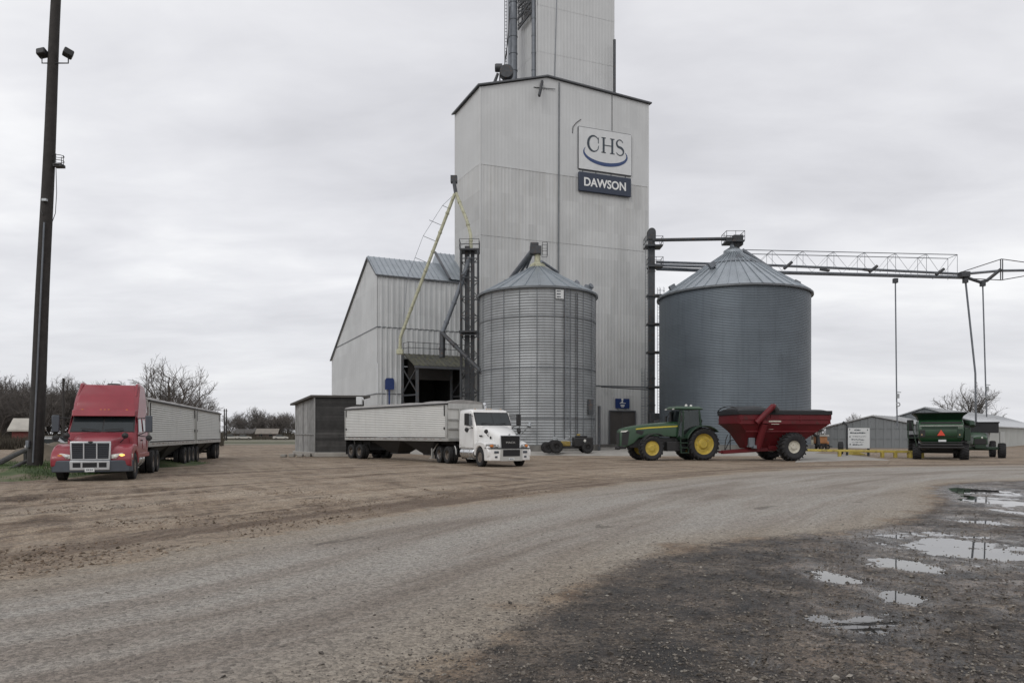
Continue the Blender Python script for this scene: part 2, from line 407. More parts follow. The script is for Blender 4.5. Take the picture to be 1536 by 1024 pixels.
def grid_mesh(name, gx, gy, zf=None):
    X, Y = np.meshgrid(np.array(gx, float), np.array(gy, float))
    rd_n, al = sdist(X, Y, LN, True); rd_n = -rd_n; rd_s = sdist(X, Y, LS)
    road = np.minimum(rd_n, rd_s); wet = -rd_s
    Z = np.zeros(X.shape); bas = np.full(X.shape, -3.)
    for (cx, cy, a, b) in PUD:
        bas = np.maximum(bas, 1 - np.sqrt(((X-cx)/a)**2 + ((Y-cy)/b)**2))
    m = (X > 1.5) & (X < 17) & (Y > 4.4) & (Y < 27)
    nz = np.zeros(X.shape); n2 = np.zeros(X.shape); n3 = np.zeros(X.shape)
    nz[m] = fbm(X[m], Y[m], 1.1, 3., 5); n2[m] = fbm(X[m], Y[m], 3.4, 9., 4); n3[m] = fbm(X[m], Y[m]*1., 11., 5., 2)
    fade = np.clip((wet - .25) / .6, 0, 1) * np.clip((17 - X) / 1., 0, 1) * np.clip((27 - Y) / 1., 0, 1) * np.clip((X - 1.6) / .8, 0, 1) * np.clip((Y-4.6)/.3, 0, 1)
    Zf = -.036 * np.clip(bas * 1.25 + .22, -.35, 1) + .034 * nz + .022 * n2 + .009 * n3
    Z = Zf * fade
    q = (X > -17) & (X < 4) & (Y > 6.5) & (Y < 27) & (rd_n < -.2)
    r1 = np.zeros(X.shape); r2 = np.zeros(X.shape)
    r1[q] = fbm(al[q]*.10, rd_n[q]*1.25, 1., 7., 4); r2[q] = fbm(X[q], Y[q], 2.2, 8., 3)
    fd = np.clip((-rd_n - .2) / 1.2, 0, 1) * np.clip((26.5 - Y) / 3, 0, 1) * np.clip((X + 16.5) / 2, 0, 1) * np.clip((3.5 - X) / 1.5, 0, 1)
    Z = Z + np.where(q, (.055*r1 + .022*r2) * fd, 0)
    ny, nx = X.shape
    idx = np.arange(nx*ny).reshape(ny, nx)
    faces = np.stack([idx[:-1,:-1], idx[:-1,1:], idx[1:,1:], idx[1:,:-1]], -1).reshape(-1, 4)
    return X, Y, Z, faces, road, wet, bas, al, rd_n
def attr_mesh(name, X, Y, Z, faces, attrs, m):
    me = bpy.data.meshes.new(name); co = np.stack([X, Y, Z], -1).reshape(-1, 3)
    me.from_pydata(co.tolist(), [], faces.tolist() if hasattr(faces, 'tolist') else faces); me.materials.append(m); me.update()
    for k, a in attrs.items():
        at = me.attributes.new(k, 'FLOAT', 'POINT'); at.data.foreach_set('value', np.ascontiguousarray(a, np.float32).ravel())
    me.shade_smooth()
    o = bpy.data.objects.new(name, me); COL.objects.link(o); return o

def terrain():
    m, t, p = new_mat('earth and gravel')
    tc = t.n('ShaderNodeTexCoord').outputs['Object']
    def at(n): return t.n('ShaderNodeAttribute', attribute_name=n).outputs['Fac']
    road, wet, bas = at('road'), at('wet'), at('basin')
    cvx = t.n('ShaderNodeCombineXYZ'); t.set(cvx.inputs[0], at('along')); t.set(cvx.inputs[1], at('across')); ac = cvx.outputs[0]
    def turned(deg, sx, sy): return t.mapping(t.mapping(tc, (1,1,1), (0, 0, R(-deg))), (sx, sy, 1))
    nA = t.noise(tc, .55, 8, .62); nB = t.noise(tc, 2.6, 6, .6); nC = t.noise(tc, 22., 5, .7)
    e = t.math('ADD', t.math('MULTIPLY', t.math('SUBTRACT', nA, .5), 2.2), t.math('MULTIPLY', t.math('SUBTRACT', nB, .5), 1.3))
    mr = t.rng(t.math('ADD', road, e), -.30, .30)
    mw = t.rng(t.math('ADD', wet, t.math('MULTIPLY', e, .8)), -.10, .45)
    # tyre-drawn streaks in the dirt yard
    st1 = t.noise(t.mapping(ac, (.10, .85, 1)), 1., 8, .64, .9)
    st2 = t.noise(turned(118, .16, 1.0), 1.1, 8, .66, 1.)
    st3 = t.noise(t.mapping(ac, (.5, 2.6, 1)), 1.3, 7, .7, 1.2)
    tn = t.noise(t.mapping(ac, (.045, 1.15, 1)), 1., 4, .5, .5); tn2 = t.noise(turned(60, .06, 1.2), 1., 4, .5, .6)
    ln = t.math('MINIMUM', t.math('ABSOLUTE', t.math('SUBTRACT', tn, .5)), t.math('MULTIPLY', t.math('ABSOLUTE', t.math('SUBTRACT', tn2, .5)), 1.3))
    rut = t.math('MULTIPLY', t.rng(ln, .0, .022, 1, 0), t.rng(nB, .44, .60, 0, 1))
    s = t.math('ADD', t.math('ADD', t.math('MULTIPLY', st1, .42), t.math('MULTIPLY', st2, .33)), t.math('MULTIPLY', st3, .25))
    dirt = t.ramp(s, [(.40, (.085,.058,.038)), (.46, (.182,.132,.090)), (.515, (.285,.221,.158)), (.60, (.385,.318,.243))])
    dirt = t.mix(t.rng(nA, .42, .64, 0, .45), dirt, (.305,.254,.20))
    dirt = t.mix(t.math('MULTIPLY', rut, .75), dirt, (.070,.050,.036))
    eb = t.math('ADD', road, t.math('MULTIPLY', t.math('SUBTRACT', nA, .5), 3.))
    band = t.math('MULTIPLY', t.rng(eb, -3.2, -1.6, 0, 1), t.rng(eb, -.7, -.1, 1, 0))
    dirt = t.mix(t.math('MULTIPLY', band, t.rng(st1, .38, .6, .95, .25)), dirt, (.135,.097,.069))
    # compacted gravel road
    rr = t.noise(t.mapping(ac, (.09, .75, 1)), 1., 7, .62, .7)
    rc = t.ramp(rr, [(.36, (.220,.188,.158)), (.47, (.290,.260,.226)), (.60, (.335,.312,.280))])
    edge = t.rng(road, .0, 1.9, 1, 0)
    rc = t.mix(t.math('MULTIPLY', edge, .55), rc, (.305,.255,.192))
    hole = t.rng(t.noise(t.mapping(ac, (.5, 1.2, 1)), .8, 5, .6), .66, .70, 0, .65)
    rc = t.mix(hole, rc, (.10,.085,.07))
    # wet mud and grit
    nD = t.noise(tc, 1.3, 8, .68, .6)
    mc = t.ramp(nD, [(.36, (.017,.014,.012)), (.46, (.045,.036,.029)), (.54, (.082,.065,.050)), (.66, (.145,.117,.09))])
    mc = t.mix(t.rng(nA, .50, .62, 0, .55), mc, (.112,.083,.060))
    c = t.mix(mr, dirt, rc); c = t.mix(mw, c, mc)
    # stones of two sizes
    v1 = t.vor(tc, 26., 'Color'); v2 = t.vor(tc, 70., 'Color'); v3 = t.vor(tc, 9., 'Color')
    def lum(x):
        sx = t.n('ShaderNodeSeparateColor'); t.set(sx.inputs[0], x); return sx.outputs[0]
    l1, l2, l3 = lum(v1), lum(v2), lum(v3)
    k = t.math('ADD', t.math('ADD', t.math('MULTIPLY', l1, .38), t.math('MULTIPLY', l2, .30)), t.math('MULTIPLY', nC, .32))
    kk = t.rng(k, .28, .72, t.math('SUBTRACT', .62, t.math('MULTIPLY', mw, .42)), t.math('ADD', 1.38, t.math('MULTIPLY', mw, .72)), False)
    g = t.n('ShaderNodeCombineColor')
    for i in range(3): t.set(g.inputs[i], kk)
    c = t.mix(.95, c, g.outputs[0], 'MULTIPLY')
    pale = t.math('MULTIPLY', t.math('GREATER_THAN', l1, .93), t.math('MULTIPLY', t.rng(t.vor(tc, 26.), .0, .35, 1, 0), .55))
    c = t.mix(pale, c, (.34,.31,.28))
    c = t.mix(t.math('MULTIPLY', mw, t.rng(bas, -.45, -.05, 0, .35)), c, (.022,.019,.016))
    dk = t.math('MULTIPLY', t.math('GREATER_THAN', l3, .95), t.rng(t.vor(tc, 9.), .1, .4, .75, 0))
    c = t.mix(dk, c, (.05,.042,.035))
    # faraway fields: dull green and straw beyond the yard
    spx = t.n('ShaderNodeSeparateXYZ'); t.set(spx.inputs[0], tc)
    far = t.rng(t.math('ADD', spx.outputs[1], t.math('MULTIPLY', t.noise(tc, .05, 4), 30.)), 128, 150)
    fc = t.ramp(t.noise(t.mapping(tc, (.01, .06, 1)), 1.2, 4), [(.42, (.075,.085,.045)), (.52, (.15,.135,.09)), (.6, (.26,.235,.19))])
    c = t.mix(far, c, fc)
    t.set(p.inputs['Base Color'], c)
    rw = t.rng(nB, .36, .62, .30, .72)
    sh = t.rng(bas, -.45, .05, 0, 1)
    sheen = t.math('MULTIPLY', t.math('MULTIPLY', t.rng(bas, -1.1, -.1, 0, 1), t.rng(nB, .40, .56, 0, 1)), mw)
    sheen = t.math('MAXIMUM', sheen, t.math('MULTIPLY', t.math('MULTIPLY', t.rng(nA, .50, .60, 0, .8), t.rng(nB, .46, .58, 0, 1)), mw))
    rw = t.math('ADD', t.math('MULTIPLY', rw, t.math('SUBTRACT', 1., sheen)), t.math('MULTIPLY', sheen, .17))
    t.set(p.inputs['Roughness'], t.math('ADD', t.math('MULTIPLY', mw, rw), t.math('MULTIPLY', t.math('SUBTRACT', 1., mw), .82)))
    p.inputs['Specular IOR Level'].default_value = .42
    d1 = t.vor(tc, 26.); d2 = t.vor(tc, 70.)
    h = t.math('ADD', t.math('MULTIPLY', t.math('SUBTRACT', 1., d1), .5), t.math('MULTIPLY', t.math('SUBTRACT', 1., d2), .25))
    h = t.math('ADD', h, t.math('MULTIPLY', nC, 1.1)); h = t.math('ADD', h, t.math('MULTIPLY', s, t.math('MULTIPLY', t.math('SUBTRACT', 1., mr), 5.)))
    h = t.math('ADD', h, t.math('MULTIPLY', nB, 1.4)); h = t.math('SUBTRACT', h, t.math('MULTIPLY', t.math('MULTIPLY', rut, t.math('SUBTRACT', 1., mr)), 1.2))
    t.set(p.inputs['Normal'], t.bump(h, t.math('SUBTRACT', .9, t.math('MULTIPLY', sheen, .62)), t.math('ADD', .04, t.math('MULTIPLY', mw, .035))))
    return m
M['terrain'] = terrain()
X, Y, Z, faces, road, wet, bas, alg, acr = grid_mesh('ground', gx, gy)
# keep the sheet under the road a touch lower so that the road lies on it
go = attr_mesh('ground', X, Y, Z, faces, dict(road=road, wet=wet, basin=bas, along=alg, across=acr), M['terrain'])
tag(go, 'brown dirt and gravel yard running out to the fields', kind='structure')
# road ribbon between its two edges, 4 mm above the ground
A, B = resample(LN, 260), resample(LS, 260)
K = 26
u = np.linspace(0, 1, K)[None, :, None]
P = A[:, None, :] * (1 - u) + B[:, None, :] * u
RX, RY = P[..., 0], P[..., 1]
rn, ral = sdist(RX, RY, LN, True); rn = -rn; rs = sdist(RX, RY, LS)
idx = np.arange(260*K).reshape(260, K)
rf = np.stack([idx[:-1,:-1], idx[1:,:-1], idx[1:,1:], idx[:-1,1:]], -1).reshape(-1, 4)[:, ::-1]
RZ = np.full(RX.shape, .004); RZ[:, 0] = RZ[:, -1] = -.004
ro = attr_mesh('road', RX, RY, RZ, rf, dict(road=np.minimum(rn, rs), wet=-rs, basin=np.full(RX.shape, -3.), along=ral, across=rn), M['terrain'])
tag(ro, 'grey compacted gravel road curving across the yard', kind='structure')
# standing water: level sheets that meet the uneven ground at their own shoreline
def water():
    m, t, p = new_mat('rain water')
    p.inputs['Base Color'].default_value = (.022,.020,.017,1); p.inputs['Roughness'].default_value = .015
    p.inputs['IOR'].default_value = 1.33; p.inputs['Specular IOR Level'].default_value = 1.
    tc = t.n('ShaderNodeTexCoord').outputs['Object']
    t.set(p.inputs['Normal'], t.bump(t.noise(tc, 3., 3), .02, .01))
    return m
M['water'] = water()
for i, (cx, cy, a, b) in enumerate(PUD):
    mb = MB(); n = 48; wz = -.0150 - .0007*i; mb.v.append((cx, cy, wz))
    for k in range(n):
        th = 2*math.pi*k/n; mb.v.append((cx + a*1.35*math.cos(th), cy + b*1.35*math.sin(th), wz))
    for k in range(n): mb.f.append((0, 1+k, 1+(k+1) % n)); mb.m.append(0)
    tag(mb.build('puddle', M['water'], smooth=0), kind='structure')
# loose stones on the near ground: nobody could count them
mb = MB(); rs_ = random.Random(3)
okt = [(1,0,0),(-1,0,0),(0,1,0),(0,-1,0),(0,0,1),(0,0,-1)]; okf = [(0,2,4),(2,1,4),(1,3,4),(3,0,4),(2,0,5),(1,2,5),(3,1,5),(0,3,5)]
gxa, gya = np.array(gx), np.array(gy)
def gz_at(x, y):
    i = int(np.searchsorted(gya, y)); j = int(np.searchsorted(gxa, x)); return max(float(Z[i, j]), float(Z[i-1, j-1]), .0 if x < 1.6 else -1)
pts = []
for _ in range(30000):
    y = 4.9 + 12 * rs_.random() ** 1.8; x = rs_.uniform(-.72, .72) * y
    pts.append((x, y))
PX, PY = np.array([p[0] for p in pts]), np.array([p[1] for p in pts])
wv = -sdist(PX, PY, LS); nv = -sdist(PX, PY, LN)
for (x, y), w, nd in zip(pts, wv, nv):
    if w < -1.0 and rs_.random() < .90: continue
    if nd < -.3: continue
    r = .005 + .011 * rs_.random() ** 2.5 + (.014 if rs_.random() < .03 else 0)
    Mx = Matrix.Translation((x, y, gz_at(x, y) + r*.2)) @ Matrix.Rotation(rs_.random()*6.28, 4, 'Z') @ Matrix.Rotation(rs_.random(), 4, 'X') @ Matrix.Diagonal((r*rs_.uniform(.8,1.5), r*rs_.uniform(.6,1.2), r*rs_.uniform(.5,.9), 1))
    mb.add(okt, okf, 0, Mx)
def stone_mat():
    m, t, p = new_mat('loose stones'); g = t.n('ShaderNodeNewGeometry')
    c = t.ramp(g.outputs['Random Per Island'], [(0., (.045,.038,.032)), (.45, (.11,.095,.08)), (.8, (.17,.15,.125)), (1., (.29,.265,.23))])
    t.set(p.inputs['Base Color'], c); p.inputs['Roughness'].default_value = .7; return m
M['stone'] = stone_mat()
tag(mb.build('gravel', M['stone'], smooth=0), 'loose pebbles strewn over the near road and mud', kind='stuff')
# clods of earth along the churned dirt
mb = MB(); pts = []
for _ in range(14000):
    y = 8.5 + 15 * rs_.random() ** 1.4; pts.append((rs_.uniform(-.72, .25) * y, y))
nv = -sdist(np.array([p[0] for p in pts]), np.array([p[1] for p in pts]), LN)
for (x, y), nd in zip(pts, nv):
    if nd > -.15 or x > 3.5 or mnoise.noise(Vector((x*.35, y*.35, 3))) < -.05 + (.0 if nd > -2.6 else .18): continue
    r = .009 + .024 * rs_.random() ** 3
    Mx = Matrix.Translation((x, y, gz_at(x, y) + r*.1)) @ Matrix.Rotation(rs_.random()*6.28, 4, 'Z') @ Matrix.Rotation(rs_.random(), 4, 'X') @ Matrix.Diagonal((r*rs_.uniform(.8,1.8), r*rs_.uniform(.7,1.2), r*rs_.uniform(.4,.8), 1))
    mb.add(okt, okf, 0, Mx)
M['clod'] = mat('earth clods', (.155,.117,.084), .95, 0, .3, 6, island=.5)
tag(mb.build('clods', M['clod'], smooth=0), 'loose brown clods strewn over the churned dirt yard', kind='stuff')
# raised concrete apron before the elevator, with a sloped front edge
def apron(name, poly, z, skirt, label):
    mb = MB(); n = len(poly); c = Vector((sum(p[0] for p in poly)/n, sum(p[1] for p in poly)/n))
    outer = []
    for p in poly:
        d = (Vector(p) - c); outer.append(Vector(p) + d.normalized() * skirt)
    mb.v = [(p[0], p[1], z) for p in poly] + [(p.x, p.y, -.03) for p in outer]
    mb.f = [tuple(range(n))] + [(i, n+i, n+(i+1) % n, (i+1) % n) for i in range(n)]; mb.m = [0]*(n+1)
    return tag(mb.build(name, M['concrete'], smooth=0, fix=True), label, kind='structure')
PAD = .22
apron('concrete_apron', [GX(640,65)[:2], GX(760,62)[:2], GX(960,60.5)[:2], GX(1180,60)[:2], (29,72), (29,100), (-14,100), (-14,80)], PAD, 1.2, 'pale concrete apron around the bins')
apron('concrete_ramp', [G(1195,693)[:2], G(1290,689.5)[:2], G(1330,690)[:2], G(1270,682)[:2], G(1200,680)[:2]], .05, .6, 'worn concrete slab behind the cart')

# grass verge, raised
VX, VY = np.meshgrid(np.linspace(-34, -17.6, 60), np.linspace(26.8, 46, 60))
vz = np.zeros(VX.shape)
ex = np.minimum.reduce([(-17.9 - .32*(VY-27.5)*0 - VX + np.sin(VY*1.1)*.25)/2.2, (VY - 27.4 + np.sin(VX*1.3)*.25)/3.0, (45.5 - VY)/4., (VX + 33.5)/2.])
ex = np.clip(ex, -.1, 1); vz = .36*(3*np.clip(ex,0,1)**2 - 2*np.clip(ex,0,1)**3) - .03*(ex < 0.02) + .05*fbm(VX, VY, .5, 2., 3)*np.clip(ex*3,0,1)
def verge_mat():
    m, t, p = new_mat('grassy earth'); tc = t.n('ShaderNodeTexCoord').outputs['Object']
    c = t.ramp(t.noise(tc, .5, 7, .65), [(.38, (.04,.068,.02)), (.5, (.075,.10,.036)), (.58, (.14,.125,.08)), (.7, (.19,.16,.12))])
    t.set(p.inputs['Base Color'], c); p.inputs['Roughness'].default_value = .9
    t.set(p.inputs['Normal'], t.bump(t.noise(tc, 14., 4), .8, .06)); return m
vid = np.arange(3600).reshape(60, 60)
vf = np.stack([vid[:-1,:-1], vid[:-1,1:], vid[1:,1:], vid[1:,:-1]], -1).reshape(-1, 4)
tag(attr_mesh('verge', VX, VY, vz, vf, {}, verge_mat()), 'low earth bank with patchy grass', kind='structure')
def vh(x, y):
    i = int(np.clip((y-26.8)/(46-26.8)*59, 0, 59)); j = int(np.clip((x+34)/16.4*59, 0, 59)); return float(vz[i, j])
mb = MB(); rg = random.Random(5)
for _ in range(14000):
    y = rg.uniform(27.5, 36) if rg.random() < .8 else rg.uniform(36, 45); x = rg.uniform(-30, -18.1)
    z = vh(x, y)
    if z < .02 or mnoise.noise(Vector((x*.6, y*.6, 1))) < -.25 + (.2 if y > 33 else 0): continue
    h = rg.uniform(.05, .15); a = rg.random()*6.28; w = .012
    dx, dy = math.cos(a)*w, math.sin(a)*w; lx, ly = rg.uniform(-.05,.05), rg.uniform(-.05,.05)
    mb.add([(x-dx,y-dy,z-.02),(x+dx,y+dy,z-.02),(x+lx,y+ly,z+h)], [(0,1,2)])
M['grass'] = mat('grass blades', (.045,.088,.02), .7, 0, .4, .8)
tag(mb.build('grass', M['grass'], smooth=0), 'short green grass on the bank by the tall pole', 'grass', kind='stuff')
# ------------------------------------------------------------------ elevator house and its annex
def cwall(mb, p0, p1, z0, top, pitch=.4, depth=.045, out=None, off=0., brk=(), m=0):
    """ribbed sheet standing on the plan line p0-p1; z0 and top are numbers or functions of the distance along it"""
    p0 = Vector(p0).to_2d(); p1 = Vector(p1).to_2d(); L = (p1 - p0).length; d = (p1 - p0) / L
    nrm = Vector((d.y, -d.x))
    if out is not None and nrm.dot(Vector(out).to_2d()) < 0: nrm = -nrm
    f0 = z0 if callable(z0) else (lambda s: z0); f1 = top if callable(top) else (lambda s: top)
    ss = []; n = max(1, round(L / pitch)); pt = L / n
    for i in range(n):
        for q, h in ((0, 0), (.5, 0), (.6, 1), (.9, 1)): ss.append(((i + q) * pt, h))
    ss.append((L, 0))
    for b in brk: ss.append((b, 0))
    ss.sort()
    b = len(mb.v)
    for s, h in ss:
        q = p0 + d * s + nrm * (off + h * depth); mb.v += [(q.x, q.y, f0(s)), (q.x, q.y, f1(s))]
    for i in range(len(ss) - 1):
        if ss[i+1][0] - ss[i][0] < 1e-6: continue
        a = b + 2*i; q = (a, a+2, a+3, a+1)
        mb.f.append(q); mb.m.append(m)
    return L, d, nrm

E0 = Vector(((720-CX)/F*82, 82, 0)); E1 = Vector(((972-CX)/F*89.7, 89.7, 0)); E2 = Vector(((683-CX)/F*88.3, 88.3, 0))
eu = (E1 - E0).normalized(); EL = (E1 - E0).length; es = (E2 - E0).normalized(); ED = (E2 - E0).length
aR = along(E0, eu, 820); PR = E0 + eu * aR
zL = ZZ(131, 82); zR = ZZ(117, PR.y); zE = ZZ(157, 89.7); zB = ZZ(173, 88.3)
def etop(s): return zL + (zR - zL) * s / aR if s < aR else zR + (zE - zR) * (s - aR) / (EL - aR)
zs = [ZZ(578, 82)+.3, ZZ(352, 82), ZZ(246, 82)]
elev = thing('grain_elevator', 'tall ribbed off-white grain elevator with a narrower tower on its roof', 'grain elevator', E0)
en = Vector((eu.y, -eu.x, 0)); sn = Vector((-es.y, es.x, 0))
if sn.dot(eu) > 0: sn = -sn
fw = MB(); lv = [PAD + .35] + zs + [None]
for i in range(4):
    z1 = etop if lv[i+1] is None else lv[i+1]
    cwall(fw, E0, E1, lv[i], z1, .42, .022 if i < 3 else .006, en, .02*i, (aR,), 0 if i == 3 else 1)
    if i < 3:
        a = E0 + en*(.02*i+.02); c = E1 + en*(.02*i+.02)
        fw.beam(a + Vector((0,0,lv[i+1])), c + Vector((0,0,lv[i+1])), .05, .045 if i else .14, 2 if i == 0 else 1)
fw.build('front_wall', [M['wall_white'], M['wall_white_low'], M['bin_seam']], elev, world=True, smooth=20)
sw = MB()
for i in range(4):
    z1 = (lambda s: zL + (zB - zL) * s / ED) if lv[i+1] is None else lv[i+1]
    cwall(sw, E0, E2, lv[i], z1, .42, .022 if i < 3 else .006, sn, .02*i, (), 0 if i == 3 else 1)
sw.build('side_wall', [M['wall_white'], M['wall_white_low']], elev, world=True, smooth=20)
bw = MB(); E3 = E1 + es * ED
for a, b, za, zb in ((E1, E3, zE, zE + zB - zL), (E3, E2, zE, zB)):
    bw.add([(a.x,a.y,0),(b.x,b.y,0),(b.x,b.y,zb),(a.x,a.y,za)], [(0,1,2,3)])
bw.build('back_wall', M['wall_white'], elev, world=True, smooth=0)
rf = MB(); o = en * .35
for (a, b, za, zb) in ((E0 - eu*.35, PR, zL - .02, zR), (PR, E1 + eu*.35, zR, zE - .02)):
    q = [a + o + Vector((0,0,za+.06)), b + o + Vector((0,0,zb+.06)), b + o + Vector((0,0,zb+.22)), a + o + Vector((0,0,za+.22))]
    rf.prism(q, es * (ED + .6) + Vector((0,0,zB - zL)))
rf.build('roof', M['trim_dark'], elev, world=True, smooth=0)
fd = MB(); fd.prism([E0 + en*.25 - eu*.25, E1 + en*.25 + eu*.2, E3 + eu*.2, E2 - eu*.25], (0,0,PAD + .36))
fd.build('foundation', M['concrete_dark'], elev, world=True, smooth=0)
for P_, zt in ((E0, zL), (E1, zE), (E2, zB)):
    cn = MB(); cn.beam(P_ + Vector((0,0,.5)) + en*.03, P_ + Vector((0,0,zt)) + en*.03, .16, .16)
    cn.build('corner_trim', M['wall_white'], elev, world=True, smooth=0)
def wallpt(px, z, off=.1):
    a = along(E0, eu, px); q = E0 + eu * a + en * off; return Vector((q.x, q.y, z))
def wallpx(px, py, off=.1):
    q = wallpt(px, 0, off); q.z = ZZ(py, q.y); return q
dp = MB(); dp.tube(wallpx(838, 124, .14), wallpx(836, 640, .14), .085, n=8)
dp.build('downspout', M['bin_seam'], elev, world=True)
cb = MB(); cb.tube(wallpx(917.5, 143, .1), wallpx(917.5, 196, .1), .035, n=5); cb.build('cable', M['steel_dark'], elev, world=True); cb = MB()
cb.path([wallpx(858,200,.1), wallpx(859,190,.12), wallpx(864,184,.12), wallpx(871,179,.1)], .04, n=5)
cb.build('cable', M['steel_dark'], elev, world=True)
fl = MB(); fl.beam(wallpx(812,122,.3), wallpx(803,144,1.1), .22, .3); fl.tube(wallpx(800,131,.1), wallpx(832,134,.2), .04, n=5)
fl.build('wall_lamp', M['steel_dark'], elev, world=True)
# door with a frame
dr = MB(); a, b = wallpt(913, PAD+.4, .09), wallpt(952, PAD+.4, .09); zt = ZZ(616, a.y)
dr.prism([a, b, Vector((b.x,b.y,zt)), Vector((a.x,a.y,zt))], en*.05)
door = dr.build('door', mat('brown steel door', (.075,.068,.064), .6, 0, .15, 1), elev, world=True, smooth=0)
df = MB()
for p_, q_ in ((a, Vector((a.x,a.y,zt))), (b, Vector((b.x,b.y,zt))), (Vector((a.x,a.y,zt)), Vector((b.x,b.y,zt)))): df.beam(p_ + en*.08, q_ + en*.08, .18, .14)
df.beam((a+b)/2 + en*.06, (a+b)/2 + en*.06 + Vector((0,0,zt - a.z)), .05, .03)
df.build('door_frame', M['trim_dark'], door, world=True, smooth=0)
hnd = MB(); hnd.box(-.05,.05,-.05,.05,-.15,.15, M=Matrix.Translation(a*.6+b*.4 + en*.1 + Vector((0,0,1.1)))); hnd.build('handle', M['steel_light'], door, world=True)
# upper tower
tb = E0 + es * 1.3
a0, a1 = along(tb, eu, 806.5), along(tb, eu, 921.5); T0, T1 = tb + eu*a0, tb + eu*a1
dT = along(T0, es, 776); T2 = T0 + es * dT; T3 = T1 + es * dT; zt0, zt1 = zL - 1, 57.
tw = MB()
for i, (za, zb) in enumerate(((zt0, 46.2), (46.2, 51.6), (51.6, zt1))):
    cwall(tw, T0, T1, za, zb, .42, .014, en, .015*i); cwall(tw, T0, T2, za, zb, .42, .03, sn, .015*i)
for p_, q_ in ((T1, T3), (T3, T2)): tw.add([(p_.x,p_.y,zt0),(q_.x,q_.y,zt0),(q_.x,q_.y,zt1),(p_.x,p_.y,zt1)], [(0,1,2,3)])
tower = tw.build('tower', M['wall_white'], elev, world=True, smooth=20)
tr = MB(); tr.prism([T0 + (en-eu)*.3 + Vector((0,0,zt1)), T1 + (en+eu)*.3 + Vector((0,0,zt1)), T3 + eu*.3 + Vector((0,0,zt1)), T2 - eu*.3 + Vector((0,0,zt1))], (0,0,.4))
tr.build('tower_roof', M['trim_dark'], tower, world=True, smooth=0)
sm = MB(); q = T0 + eu * along(T0, eu, 836) + en*.06; q2 = T0 + eu*along(T0, eu, 831) + en*.06
sm.tube(Vector((q.x,q.y,zt1)), Vector((q2.x,q2.y,zL+1)), .05, n=5); sm.build('tower_cable', M['steel_mid'], tower, world=True)
# pipes, ladder, fan and stairs on the roof
def vpipe(px, Y, r, py_base, name, m, parent=elev, ztop=57., joints=True):
    b = W(px, py_base, Y); mb = MB(); prof = [(r, b.z - .8)]
    z = b.z + 1.2
    while joints and z < ztop: prof += [(r, z-.06), (r*1.12, z-.05), (r*1.12, z+.05), (r, z+.06)]; z += 2.0
    prof.append((r, ztop)); mb.lathe(prof, 18, 'z', (b.x, b.y, 0)); return mb.build(name, m, parent, world=True)
vpipe(770, 87, .46, 122, 'elevator_leg_casing', M['steel_mid']); vpipe(764.5, 87.6, .20, 110, 'vent_pipe', M['steel_mid'], joints=False)
vpipe(800.5, 86.3, .25, 121, 'spout_pipe', M['steel_mid'])
mb = MB(); b_ = wallpt(923.5, 0, -.3); mb.tube((b_.x, b_.y, ZZ(143, b_.y)-.5), (b_.x, b_.y, ZZ(60, b_.y)), .17, n=8); mb.build('vent_pipe', M['steel_dark'], elev, world=True)
mb = MB()
for px in (757.2, 760.5): mb.tube(W(px, 124, 86), W(px, -40, 86), .05, n=5)
for i in range(30): mb.tube(W(757.2, 118 - i*5, 86), W(760.5, 118 - i*5, 86), .028, n=4)
mb.path([W(757,98,86), W(762,60,86), W(765,10,86)], .07, n=5)
mb.build('roof_ladder', M['steel_dark'], elev, world=True)
mb = MB(); c = W(756.5, 108, 85.0)
mb.lathe([(0,-.5),(.74,-.5),(.8,-.4),(.8,.4),(.74,.5),(0,.5)], 20, 'y', tuple(c + Vector((.25,0,-.1))))
mb.lathe([(.0,-.9),(.40,-.88),(.46,-.75),(.46,-.05),(0,0)], 16, 'x', tuple(c + Vector((-.2,0,.45))))
mb.tube(c + Vector((-.75,0,-.2)), c + Vector((-1.3,0,-1.7)), .16, .2)
for dx in (-.5, .1, .7): mb.tube(c + Vector((dx,0,-.2)), c + Vector((dx*1.1,0,-1.9)), .08)
mb.build('dust_fan', M['steel_dark'], elev, world=True)
mb = MB(); so_ = sn * .5
def sidepx(px, py, off=.5):
    q = T0 + es * along(T0 + sn*off, es, px) + sn*off; q.z = ZZ(py, q.y); return q
for k in range(3):
    mb.beam(sidepx(777, 44 - k*16), sidepx(797, 17 - k*16), .12, .3); mb.beam(sidepx(777, 17 - k*16), sidepx(797, 17 - k*16), .1, .16)
for px in (778, 783, 788, 793, 797): mb.beam(sidepx(px, 42 - (px-777)*1.3), sidepx(px, -40), .1)
for k in range(5): mb.beam(sidepx(777, 38 - k*9), sidepx(797, 20 - k*9), .08, .12); mb.beam(sidepx(797, 10 - k*9), sidepx(779, 22 - k*9), .08)
mb.build('stair_frame', M['steel_dark'], elev, world=True, smooth=0)
mb = MB()
c = W(697, 172, 86.2); mb.tube(c, c + Vector((0,0,-1.3)), .06, n=5); mb.tube(c, c + Vector((.35,.2,.1)), .05, n=5); mb.build('wall_bracket', M['steel_dark'], elev, world=True)

